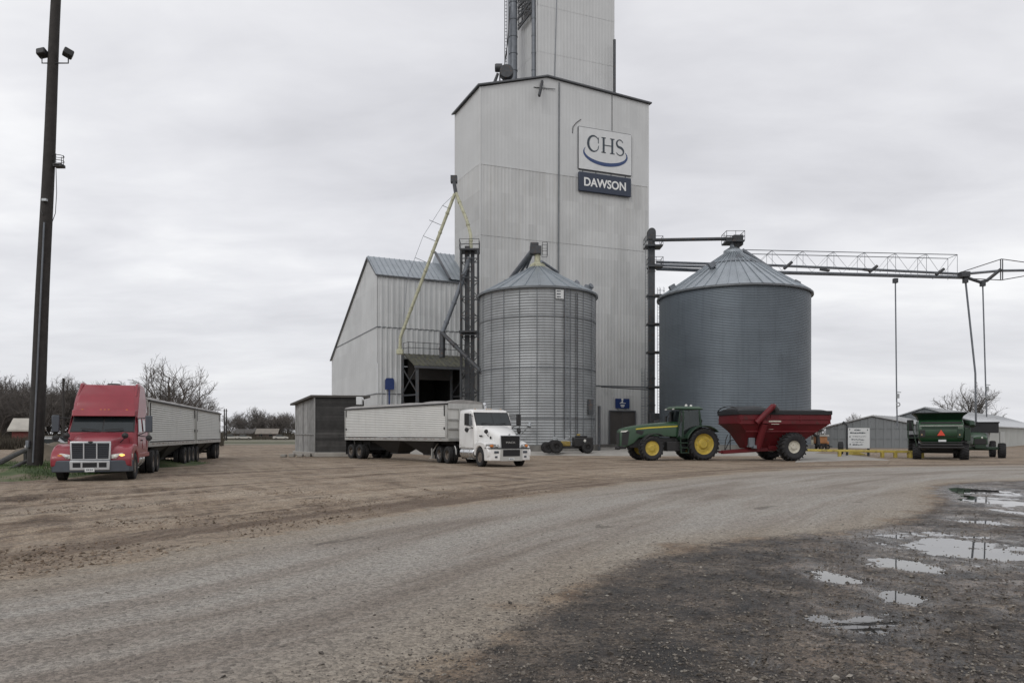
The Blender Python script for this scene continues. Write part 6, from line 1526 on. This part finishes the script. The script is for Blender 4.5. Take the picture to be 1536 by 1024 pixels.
for s in (-1,1):
    wheel(um, 1.15, s*.75, .52, .3, .24, 'rubber', 'plastic_black', s); wheel(um, -1.45, s*.78, .46, .3, .22, 'rubber', 'plastic_black', s); wheel(um, 1.8, s*.6, .44, .24, .2, 'rubber', 'plastic_black', s)
# ------------------------------------------------------------------ tall lamp pole on the bank
PY_ = 32.; pb_ = W(52, 700, PY_); pt_ = W(84.5, -8, PY_); gz = vh(pb_.x, pb_.y)
pole = thing('lamp_pole', 'tall dark leaning timber pole with two floodlights and a wire cage', 'pole', (pb_.x, pb_.y, gz))
ax = (pt_ - pb_).normalized(); p0 = pb_ - ax*.6; p1 = pb_ + ax*((pt_-pb_).length + 1.5)
mb = MB(); N = 16; mb.path([p0.lerp(p1, i/N) + Vector((math.sin(i*.8)*.015,0,0)) for i in range(N+1)], [.315 - .13*i/N for i in range(N+1)], n=16); mb.build('timber', M['pole_wood'], pole, world=True, smooth=60)
mb = MB(); mb.tube(pb_ + Vector((.12,-.30,.2)), pb_ + Vector((.12,-.30,0)) + ax*10.5, .035, n=6); mb.build('conduit', M['steel_mid'], pole, world=True)
mb = MB(); c = W(50, 662, PY_); mb.box(-.07,.07,-.07,.07,-.15,.15, M=Matrix.Translation(c + Vector((.0,-.36,-.1)))); mb.build('meter_box', M['steel_mid'], pole, world=True, bevel=.02)
for (px, py, s) in ((63, 79, -1), (102.5, 79.5, 1)):
    c = W(px, py, PY_ - .2); mb = MB(); mb.path([W(82, 95, PY_-.1), W(px, 95, PY_-.2), c], .03, n=6); arm = mb.build('lamp_arm', M['plastic_black'], pole, world=True)
    mb = MB(); rot = Matrix.Translation(c) @ Matrix.Rotation(R(s*12), 4, 'Y') @ Matrix.Rotation(R(-18), 4, 'X') @ Matrix.Rotation(R(35 if s > 0 else 0), 4, 'Z')
    mb.box(-.19,.19,-.15,.19,-.17,.14, M=rot); lm = mb.build('floodlight', M['plastic_black'], arm, world=True, bevel=.05)
mb = MB(); c = W(88, 249, PY_)
for z in (0,.2,.42): mb.path([c + Vector((.22*math.cos(R(a)), .2*math.sin(R(a)), z)) for a in range(0,361,40)], .014, n=4)
for a in range(0,360,90): mb.tube(c + Vector((.22*math.cos(R(a)),.2*math.sin(R(a)),0)), c + Vector((.2*math.cos(R(a)),.2*math.sin(R(a)),.46)), .014, n=4)
mb.box(-.18,.18,-.16,.16,-.06,.06, M=Matrix.Translation(c + Vector((.02,0,.0)))); mb.build('wire_cage', M['plastic_black'], pole, world=True)
mb = MB(); mb.path([W(84,252,PY_-.3), W(85,290,PY_-.3), W(83,320,PY_-.3), W(78,334,PY_-.3)], .014, n=4); mb.path([W(62,300,PY_-.2), W(60.5,312,PY_-.2), W(64,322,PY_-.3)], .014, n=4); mb.build('cable', M['plastic_black'], pole, world=True)
mb = MB(); mb.box(-.1,.1,-.06,.06,-.05,.05, M=Matrix.Translation(W(67,300,PY_-.3))); mb.build('clamp', M['steel_light'], pole, world=True)
# dark guard timbers and spoil bank beside the pole
def rail(label, a, b, r):
    th = thing('guard_rail', label, 'rail', ((a+b)/2)*1.0, 0, 'dark timbers on the bank'); mb = MB(); mb.path([a, a.lerp(b,.5) + Vector((0,0,.03)), b], [r, r*.95, r*.85], n=8); mb.build('timber', M['wood_dark'], th, world=True)
    mb = MB()
    for k in (.12,.85): q = a.lerp(b,k); mb.beam(q, Vector((q.x,q.y,vh(q.x,q.y)-.15)), .12)
    mb.build('stake', M['wood_dark'], th, world=True)
rail('longer dark timber rail slanting up towards the foot of the pole', W(-14,701,31.5), W(46,671,37), .12)
rail('shorter dark timber rail ending low beside the foot of the pole', W(14,705,30.5), W(52,686,33.2), .09)
sx, sy = 30, 20
# spoil heap behind the truck nose
hx, hy = np.meshgrid(np.linspace(-1,1,34), np.linspace(-1,1,26)); c0 = GX(88, 40)
hz2 = np.clip(1 - hx**2 - hy**2, 0, 1)**.8 * 1.25 * (1 + .5*fbm(hx*2, hy*2, 1., 4., 4)) - .05
hid = np.arange(34*26).reshape(26,34); hf_ = np.stack([hid[:-1,:-1],hid[:-1,1:],hid[1:,1:],hid[1:,:-1]],-1).reshape(-1,4)
tag(attr_mesh('dirt_heap', c0.x + hx*3.6, c0.y + hy*2.4, hz2, hf_, {}, mat('spoil earth', (.12,.10,.075), .95, 0, .45, 1.2, bump=.8, bscale=8)), 'heap of brown earth on the bank behind the red truck', 'heap')

# ------------------------------------------------------------------ weathered plank shed
sc0 = GX(473, 57.); sh_ = thing('plank_shed', 'small weathered plank shed with dark front and silvered side on a stone footing', 'shed', sc0)
su = Vector((1, .10, 0)).normalized(); sv = Vector((-.50, .86, 0)).normalized()
Lr = along(sc0, su, 546); Ll = along(sc0, sv, 443.5); zt0 = ZZ(596, 57); zt1_ = ZZ(606, (sc0+sv*Ll).y)
s0, s1, s2, s3 = sc0, sc0+su*Lr, sc0+sv*Ll, sc0+su*Lr+sv*Ll
def planks(mb, a, b, z0, z1a, z1b, horiz, rg, n):
    d = b - a; nn = Vector((d.y,-d.x,0)).normalized()
    if nn.y > 0: nn = -nn
    for i in range(n):
        o = rg.uniform(0,.02)
        if horiz:
            za, zb = z0+(z1a-z0)*i/n, z0+(z1a-z0)*(i+1)/n - .012; mb.prism([a+Vector((0,0,za)), b+Vector((0,0,za)), b+Vector((0,0,zb)), a+Vector((0,0,zb))], nn*(.03+o))
        else:
            k0, k1 = i/n, (i+1)/n - .08/n; mb.prism([a+d*k0+Vector((0,0,z0)), a+d*k1+Vector((0,0,z0)), a+d*k1+Vector((0,0,z1a+(z1b-z1a)*k1)), a+d*k0+Vector((0,0,z1a+(z1b-z1a)*k0))], nn*(.03+o))
rg = random.Random(8)
mb = MB(); planks(mb, s0, s1, .35, zt0, zt0, True, rg, 19); mb.build('front_boards', M['wood_dark'], sh_, world=True, smooth=0)
mb = MB(); planks(mb, s2, s0, .35, zt1_, zt0, False, rg, 11); mb.beam(s0+Vector((-.03,-.06,.35)), s0+Vector((-.03,-.06,zt0)), .10)
mb.beam(s2+Vector((-.05,-.05,1.75)), s0+Vector((-.05,-.08,1.75)), .07, .1); mb.build('side_boards', M['wood_grey'], sh_, world=True, smooth=0)
mb = MB(); mb.add([s1,s3,s3+Vector((0,0,zt1_)),s1+Vector((0,0,zt0)),s2,s2+Vector((0,0,zt1_))], [(0,1,2,3),(1,4,5,2)]); mb.build('back_boards', M['wood_dark'], sh_, world=True, smooth=0)
mb = MB(); e = su*.2; f_ = -sv*.25; up = Vector((0,0,.02))
q = [s0-e*2+f_+Vector((0,0,zt0+.03)), s1+e*2+f_+Vector((0,0,zt0+.0)), s3+e*2-f_+Vector((0,0,zt1_+.0)), s2-e*2-f_+Vector((0,0,zt1_-.1))]
mb.prism(q, (0,0,.16)); mb.build('roof', M['roof_dark'], sh_, world=True, smooth=0)
mb = MB(); w_ = .12; mb.prism([s0-su*w_-sv*.4, s1+su*w_-sv*.4, s3+su*w_, s2-su*w_*2+sv*.1], (0,0,.36)); mb.build('footing', M['concrete'], sh_, world=True, bevel=.05)
mb = MB(); q = W(539, 600, 56.5); mb.box(-.22,.22,-.15,.2,-.35,.25, M=Matrix.Translation(q)); mb.tube(q, q + Vector((.3,.1,.1)), .12, .16, n=10); mb.build('wall_lamp', M['sign_white'], sh_, world=True, bevel=.04)
mb = MB()
for i in range(5): x = -.8 + i*.5; mb.box(x,x+.4,-.3,.2,0,.22+.06*(i % 2), M=Matrix.Translation(s0 + Vector((-1.7 + .05*i,.3*i-.4,0))))
tag(mb.build('footing_block', M['concrete'], bevel=.04), 'low pale concrete blocks on the ground beside the plank shed', 'concrete blocks')

# ------------------------------------------------------------------ grey sheds on the far right
def shed(name, label, gpx, gY, apx, apy, aY, epx, eY, ridge_px, ridge_Y, eave_z, right_eave, wall_m, side_m):
    """gable end from its left corner (gpx) over the apex (apx) to its right corner (epx); the ridge runs away from it"""
    a = GX(gpx, gY); b = GX(epx, eY); ap = W(apx, apy, aY); d = (b-a)
    rv = W(ridge_px, apy, ridge_Y) - ap; rv.z = 0
    th = thing(name, label, 'shed', a)
    def gl(k): return a + d*k
    k = (ap - a).to_2d().dot(d.to_2d())/d.to_2d().length_squared; apg = gl(k); nn = Vector((d.y,-d.x,0)).normalized()
    mb = MB(); cwall(mb, a, b, 0, lambda s: eave_z + (ap.z-eave_z)*(s/(k*d.length)) if s < k*d.length else ap.z + (right_eave-ap.z)*(s-k*d.length)/((1-k)*d.length), .9, .05, nn, 0, (k*d.length,))
    for z in (eave_z*.45, eave_z*.95): mb.beam(a + nn*.06 + Vector((0,0,z)), b + nn*.06 + Vector((0,0,z)), .03, .05)
    mb.build('gable_wall', wall_m, th, world=True, smooth=20)
    mb = MB(); cwall(mb, b, b+rv, 0, right_eave, .75, .08, Vector((rv.y,-rv.x,0)), 0); mb.build('side_wall', side_m, th, world=True, smooth=20)
    mb = MB()
    for (p, zp) in ((a, eave_z), (b, right_eave)):
        o = (p - apg).normalized()*.4; q0 = Vector((p.x,p.y,zp)) + o - rv.normalized()*.3 + Vector((0,0,-.08)); q1 = Vector((apg.x,apg.y,ap.z)) - rv.normalized()*.3 + Vector((0,0,.06)); mb.prism([q0,q1,q1+Vector((0,0,.14)),q0+Vector((0,0,.14))], rv + rv.normalized()*.6)
    n_ = int(rv.length/1.2)
    for i in range(n_): o = rv*(i/n_); mb.beam(Vector((b.x,b.y,right_eave+.14)) + o, Vector((apg.x,apg.y,ap.z+.22)) + o, .06, .05)
    mb.build('roof', M['shed_roof'], th, world=True, smooth=0)
    return th, a, b, rv
shed('machine_shed', 'lower grey shed directly behind the white notice board', 1239, 96, 1309, 624.5, 93, 1416, 90, 1402, 118, 2.6, 2.3, M['shed_grey'], M['shed_grey'])
sh2, a2, b2, rv2 = shed('machine_shed', 'wider pale-roofed shed behind the combine', 1302, 108, 1396, 612.5, 101, 1484, 93, 1504, 150, 2.9, 2.75, M['shed_grey'], M['shed_white'])
mb = MB(); q = b2 + rv2*.12; nn = Vector((rv2.y,-rv2.x,0)).normalized(); mb.prism([q+nn*.1, q+rv2*.06+nn*.1, q+rv2*.06+nn*.1+Vector((0,0,2.1)), q+nn*.1+Vector((0,0,2.1))], nn*.06); mb.build('side_door', M['shed_white'], sh2, world=True, smooth=0)
# ------------------------------------------------------------------ notice board, barrier, tyre, orange machine
q0, q1 = G(1273.5, 683.5), G(1303, 686); nb = thing('notice_board', 'white notice board with dark lines on two dark posts in front of grey shed', 'notice board', q0)
mb = MB(); a = W(1272, 671.5, q0.y); b = W(1304.5, 672, q0.y - .8); hgt = ZZ(641.5, q0.y) - a.z; nd = Vector((-(b-a).y, (b-a).x, 0)).normalized()
mb.prism([a,b,b+Vector((0,0,hgt)),a+Vector((0,0,hgt))], nd*.05); mb.build('board', M['sign_white'], nb, world=True, smooth=0)
for (p, z) in ((W(1270.5, 684, q0.y+.1), ZZ(638, q0.y)), (W(1302.5, 686, q0.y-.65), ZZ(641, q0.y))):
    mb = MB(); mb.beam((p.x,p.y,-.1),(p.x,p.y,z), .14); mb.build('post', M['steel_dark'], nb, world=True, smooth=0)
mb = MB(); p = W(1270.5, 637, q0.y+.1); mb.tube(p, p + Vector((-.32,0,.22)), .08, .11, n=8); mb.build('board_lamp', M['steel_dark'], nb, world=True)
mb = MB(); rg = random.Random(4); du = (b-a); Lb = du.length; du /= Lb
for (row, x0, x1, hh) in ((.90,.30,.60,.085),(.755,.10,.80,.07),(.58,.22,.86,.035),(.42,.16,.76,.06),(.29,.20,.72,.035),(.17,.22,.70,.06)):
    x = x0
    while x < x1:
        w_ = rg.uniform(.03,.11); z = hgt*(row + rg.uniform(-.008,.008)); h2 = hgt*hh*rg.uniform(.55,1.)
        p = a + du*(x*Lb) - nd*.004; p2 = a + du*(min(x+w_, x1)*Lb) - nd*.004; mb.prism([p+Vector((0,0,z-h2/2)),p2+Vector((0,0,z-h2/2+.01)),p2+Vector((0,0,z+h2/2)),p+Vector((0,0,z+h2/2-.008))], -nd*.008); x += w_ + rg.uniform(.012,.03)
for (x, row) in ((.06,.92),(.07,.56),(.08,.18),(.88,.90)): p = a + du*(x*Lb) - nd*.004; mb.prism([p+Vector((0,0,hgt*row-.05)),p+du*.07+Vector((0,0,hgt*row-.05)),p+du*.07+Vector((0,0,hgt*row+.06)),p+Vector((0,0,hgt*row+.06))], -nd*.008)
mb.build('board_lines', M['letter_dark'], nb, world=True, smooth=0)
BY = 56.; by = thing('barrier_rail', 'long low yellow barrier rail running behind the notice board', 'barrier', GX(1300, BY))
mb = MB(); r0, r1 = W(1190, 674.5, BY+2), W(1384, 677.5, BY-1.5); mb.beam(r0, r1, .18, .18); mb.build('rail', M['yellow_rail'], by, world=True, bevel=.03)
for px in (1262,1326,1345,1366,1383):
    k = (px-1190)/194; p = r0.lerp(r1,k); mb = MB(); mb.beam((p.x,p.y,-.1),(p.x,p.y,p.z+(.0 if px < 1380 else .1)), .26 if px != 1366 else .5, .2); mb.build('post', M['yellow_rail'], by, world=True, bevel=.02)
ym = thing('yellow_ramp', 'small yellow wedge lying low behind the notice board', 'ramp', GX(1288, 62)); p = GX(1288,62); mb = MB(); mb.prism([p+Vector((-.6,0,0)),p+Vector((.8,0,0)),p+Vector((-.1,0,.3)),p+Vector((-.4,0,.32))], (0,.7,0)); mb.build('wedge', M['yellow_rail'], ym, world=True, bevel=.03)
mb = MB(); mb.box(-.05,.05,.05,.12,0,.3, M=Matrix.Translation(p)); mb.build('foot', M['steel_dark'], ym, world=True)
tg = thing('spare_tyre', 'upright black tyre leaning on the yellow barrier rail', 'tyre', GX(1261, 59.3), R(70)); wheel(tg, 0, 0, .5, .36, .25, 'rubber', 'bumper_grey', 1, z=.66)
mb = MB(); mb.box(-.15,.15,-.1,.1,0,.18); mb.build('block', M['concrete_dark'], tg)
om = thing('orange_machine', 'small orange machine standing between the red cart and the grey shed', 'machine', GX(1231, 84), R(20)); om.scale = (.75,.75,.75); mb = MB(); mb.box(-.9,.8,-.6,.6,.9,2.0); mb.box(-.3,1.2,-.5,.5,.6,1.3); mb.build('body', M['orange'], om, bevel=.15)
mb = MB(); mb.box(-1.,1.,-.7,.7,2.0,2.25); mb.tube((-.8,0,2.2),(-.8,0,2.9),.06); mb.build('top_plate', M['house_pale'], om, bevel=.05)
mb = MB(); mb.beam((-1.,0,.5),(2.2,0,.45),.14); mb.box(-.8,.7,-.55,.55,.4,.9); mb.build('frame', M['chassis'], om)
for s in (-1,1): wheel(om, -.5, s*.6, .42, .25, .2, 'rubber', 'bumper_grey', s); wheel(om, .7, s*.6, .42, .25, .2, 'rubber', 'bumper_grey', s)

# ------------------------------------------------------------------ bare trees
def grow(seed, h, spread, fork=.22, nmain=5, wd=1., dens=1.0, levels=4, tw=.02):
    rg = random.Random(seed); tk, cr = MB(), MB()
    def seg(mb, p, d, L, r0, r1, n, k=3, wob=.12, lift=.0):
        pts, rs = [p], [r0]
        for i in range(k):
            d = (d + Vector((rg.gauss(0,wob), rg.gauss(0,wob), rg.gauss(0,wob)+lift))).normalized(); pts.append(pts[-1] + d*(L/k)); rs.append(r0+(r1-r0)*(i+1)/k)
        mb.path(pts, rs, n, False); return pts, d
    def outside(q): return ((q.x/(.46*h*wd))**2 + (q.y/(.46*h*wd))**2 + ((q.z - .58*h)/(.44*h))**2) > 1.
    def branch(p, d, L, r, lv):
        if lv > 1 and outside(p): return
        if outside(p + d*L): L *= .6
        pts, d2 = seg(cr, p, d, L, r, r*.45, 5 if lv < 2 else 3, 4 if lv < 2 else 3, .13 if lv < 2 else .2, .05)
        if lv >= levels: return
        n = int((5,6,5,4)[min(lv,3)]*dens + rg.random())
        for i in range(n):
            k = .22 + .78*(i+rg.random())/n; j = min(int(k*(len(pts)-1)), len(pts)-2); q = pts[j].lerp(pts[j+1], k*(len(pts)-1)-j)
            a = d2.orthogonal().normalized(); a = Matrix.Rotation(rg.random()*6.28, 3, d2) @ a
            nd = (d2*rg.uniform(.5,.9) + a*rg.uniform(.5,.9) + Vector((0,0,.22))).normalized()
            branch(q, nd, L*rg.uniform(.38,.62), max(r*.42, tw), lv+1)
    tp, d = seg(tk, Vector((0,0,-.2)), Vector((0,0,1)), h*fork+.2, h*.026, h*.02, 8, 3, .04)
    for i in range(nmain):
        a = 6.28*(i+rg.uniform(-.3,.3))/nmain; tilt = spread*rg.uniform(.5,1.15) if i else .1
        nd = Vector((math.cos(a)*math.sin(tilt), math.sin(a)*math.sin(tilt), math.cos(tilt)))
        branch(tp[-1] if i % 2 else tp[-2].lerp(tp[-1], .5), nd, h*(1-fork)*rg.uniform(.58,.78), h*.0125, 1)
    return tk, cr
TV = []
for i, a in enumerate(((11, 11, .72, .2, 8, 1.0, 1.22, 4, .017), (12, 11, .7, .22, 7, .8, 1.35, 4, .02), (13, 10, .8, .16, 8, .95, 1.35, 4, .02), (14, 9, .65, .2, 7, .8, 1.2, 4, .02), (15, 8, .95, .1, 9, 1.2, 1.4, 4, .02))):
    tk, cr = grow(*a); zz_ = sorted(v[2] for v in cr.v); hmax = zz_[int(len(zz_)*.985)]; TV.append((tk.mesh('trunk', M['bark'], smooth=60), cr.mesh('crown', M['bark'], smooth=0), hmax))
def tree(v, px, Y, top, label, group=None, ws=1., rz=None, base=0):
    m1, m2, h0 = TV[v]; g = GX(px, Y); h = ZZ(top, Y) - base; k = h/h0
    t = thing('bare_tree', label, 'tree', (g.x, g.y, base), random.uniform(0,6.28) if rz is None else rz, group); t.scale = (k*ws, k*ws, k)
    a = bpy.data.objects.new('trunk', m1); b = bpy.data.objects.new('crown', m2)
    for o in (a, b): COL.objects.link(o); o.parent = t
    return t
gL = 'bare trees along the road beyond the red truck'
tree(0, 262, 92, 547, 'largest bare tree rising above the trailers of the red truck', gL, 1.0, 1.2)
tree(2, 226, 100, 582, 'bare tree just behind the back of the red cab', gL, 1.0)
tree(3, 300, 103, 592, 'smaller bare tree above the second silver trailer', gL, .75)
tree(4, 243, 108, 594, 'low bushy bare tree beneath the largest bare tree', gL, 1.25)
tree(4, 282, 112, 597, 'spreading low bare tree over the joint of the two trailers', gL, 1.2)
for (v, px, Y, top, ws) in ((1,-12,112,568,1.1),(2,8,104,580,1.2),(0,28,118,573,1.1),(4,40,110,590,1.3),(3,58,100,578,1.1),(1,92,108,569,.95),(2,112,114,580,1.1),(4,76,116,588,1.3),(0,140,125,584,1.1),(2,168,130,578,1.1),(3,192,120,580,1.1),(4,18,128,584,1.4),(1,45,135,578,1.2),(2,128,140,582,1.2),(4,-4,98,596,1.3),(3,2,140,575,1.3),(4,60,132,586,1.5),(4,104,128,592,1.5)):
    tree(v, px, Y, top, 'bare dark tree in the dense row behind the tall pole and the red cab', 'row of bare trees behind the pole', ws)
for (v, px, Y, top, ws) in ((0,345,330,623,1.),(2,358,300,620,1.2),(1,377,310,612.5,1.1),(3,392,330,617,1.2),(4,406,290,622,1.4),(2,420,310,622,1.3),(1,434,300,620,1.3),(4,368,280,628,1.4),(3,446,320,619,1.2),(4,426,270,626,1.5),(4,398,280,627,1.5)):
    tree(v, px, Y, top, 'small far bare tree on the horizon between the trailers and the plank shed', 'far bare trees on the horizon', ws)
tree(0, 1452, 190, 583, 'broad bare tree behind the roof of the pale-roofed shed', None, 1.25, 2.5)
tree(3, 1283, 240, 622, 'tiny far bare tree over the left roof slope of the lower shed', None, 1.)
for px in (1226, 1234, 1220): tree(1, px, 260, 634, 'tiny far bare tree in the gap beside the red cart', 'far twiggy trees by the cart', 1.2)
# far brush: a mass nobody could count
mb = MB(); rg = random.Random(21)
def brush(px0, px1, Y0, Y1, zmax, n):
    for _ in range(n):
        Y_ = rg.uniform(Y0, Y1); g = GX(rg.uniform(px0, px1), Y_); h = zmax*rg.uniform(.25,1.)*(.6+.5*abs(mnoise.noise(Vector((g.x*.12, g.y*.12, 0))))); a = rg.random()*3.14; w_ = rg.uniform(.04,.10)*Y_/100
        lx, ly = rg.gauss(0,.4)*h*.5, rg.gauss(0,.4)*h*.5; dx, dy = math.cos(a)*w_, math.sin(a)*w_; z = rg.uniform(0,.3)*h
        mb.add([(g.x-dx,g.y-dy,z-.1),(g.x+dx,g.y+dy,z-.1),(g.x+lx,g.y+ly,z+h*.7)], [(0,1,2)])
brush(-30, 130, 96, 135, 3.6, 5200); brush(100, 335, 105, 140, 2.4, 4200); brush(320, 445, 260, 340, 5.5, 4200); brush(320, 445, 236, 256, 2.4, 1500); brush(1200, 1250, 230, 280, 4, 700)
brush(-30, 80, 84, 90, 3.0, 3000)
tag(mb.build('brush', M['brush'], smooth=0), 'dense dry brush under the far trees', 'brush', kind='stuff')
# ------------------------------------------------------------------ houses, far poles and parked vehicles
def house(label, px, Y, w, d, h, rh, rz, wm, rm):
    g = GX(px, Y); t = thing('house', label, 'house', g, rz)
    mb = MB(); mb.add([(-w/2,-d/2,0),(w/2,-d/2,0),(w/2,d/2,0),(-w/2,d/2,0),(-w/2,-d/2,h),(w/2,-d/2,h),(w/2,d/2,h),(-w/2,d/2,h),(-w/2,0,h+rh),(w/2,0,h+rh)], [(0,1,5,4),(2,3,7,6),(1,2,6,9,5),(3,0,4,8,7)]); mb.build('wall', wm, t, smooth=0, fix=True)
    mb = MB()
    for s in (-1,1): mb.prism([(-w/2-.4,s*(d/2+.4),h-.2),(-w/2-.4,0,h+rh+.05),(-w/2-.4,0,h+rh+.25),(-w/2-.4,s*(d/2+.4),h)], (w+.8,0,0))
    mb.build('roof', rm, t, smooth=0)
    for x in ((-w*.28, w*.2) if w > 5 else ()):
        mb = MB(); mb.box(x-.5,x+.5,-d/2-.05,-d/2+.02,1.,2.2); mb.build('window', M['glass_dark'], t, smooth=0)
    return t
house('red gabled house with pale roof half hidden by the tall pole', 41, 95, 2.3, 4, 2.3, 1.25, R(18), M['brick_red'], M['roof_pale'])
house('far low house with pale roof between the trailers and the plank shed', 402, 262, 7, 7, 2.0, 1.5, R(10), M['far_wall'], M['far_roof'])
house('far dark-roofed house on the horizon behind the tail trailer', 371, 268, 8, 7, 2.0, 1.4, R(-12), M['far_wall'], M['roof_dark'])
def util_pole(label, px, Y, top, r, grp=None):
    g = GX(px, Y); t = thing('utility_pole', label, 'pole', g, 0, grp); zt = ZZ(top, Y); mb = MB(); mb.tube((0,0,-.3),(0,0,zt), r, r*.7, n=8); mb.build('timber', M['pole_wood'], t)
    mb = MB(); mb.beam((-r*2,0,zt-.5),(r*2,0,zt-.5), r*.5); mb.build('cross_arm', M['pole_wood'], t)
util_pole('slim bare utility pole among the trees behind the red truck mirror', 95, 80, 567, .16)
util_pole('left one of the two far poles beside the tail trailer', 336.5, 200, 613, .22, 'two far poles')
util_pole('right one of the two far poles beside the tail trailer', 339.5, 205, 613, .22, 'two far poles')
def car(label, px, Y, rz, m, s=1., grp=None):
    g = GX(px, Y); t = thing('parked_car', label, 'car', g, rz, grp); t.scale = (s,s,s)
    mb = MB(); mb.prism([(-2.2,-.85,.35),(2.15,-.85,.35),(2.2,-.85,.75),(1.9,-.85,.95),(1.0,-.85,1.02),(-2.1,-.85,1.05),(-2.25,-.85,.8)], (0,1.7,0)); b_ = mb.build('body', m, t, bevel=.08)
    mb = MB(); mb.prism([(-1.6,-.72,1.03),(1.0,-.72,1.02),(.4,-.72,1.5),(-1.2,-.72,1.52)], (0,1.44,0)); mb.build('cabin', M['glass_dark'], t, bevel=.06)
    mb = MB(); mb.box(-1.15,.4,-.70,.70,1.49,1.56); mb.build('roof', m, t, bevel=.03)
    for x in (-1.35,1.35):
        for s_ in (-1,1): wheel(t, x, s_*.78, .33, .2, .2, 'rubber', 'chrome', s_)
    return t
car('white parked car in the gap between the tall pole and the red truck', 80, 66, R(15), M['white_paint'], .9)
car('pale parked car just left of the red truck mirror', 91, 70, R(80), M['house_pale'], 1.)
for (px, c_, lab) in ((347,'house_pale','far white parked car closest to the tail trailer'),(366,'house_pale','far pale parked car in front of the dark-roofed house'),(421,'house_pale','far white parked car closest to the plank shed')): car(lab, px, 232, R(20), M[c_], 1.05, 'far parked cars')
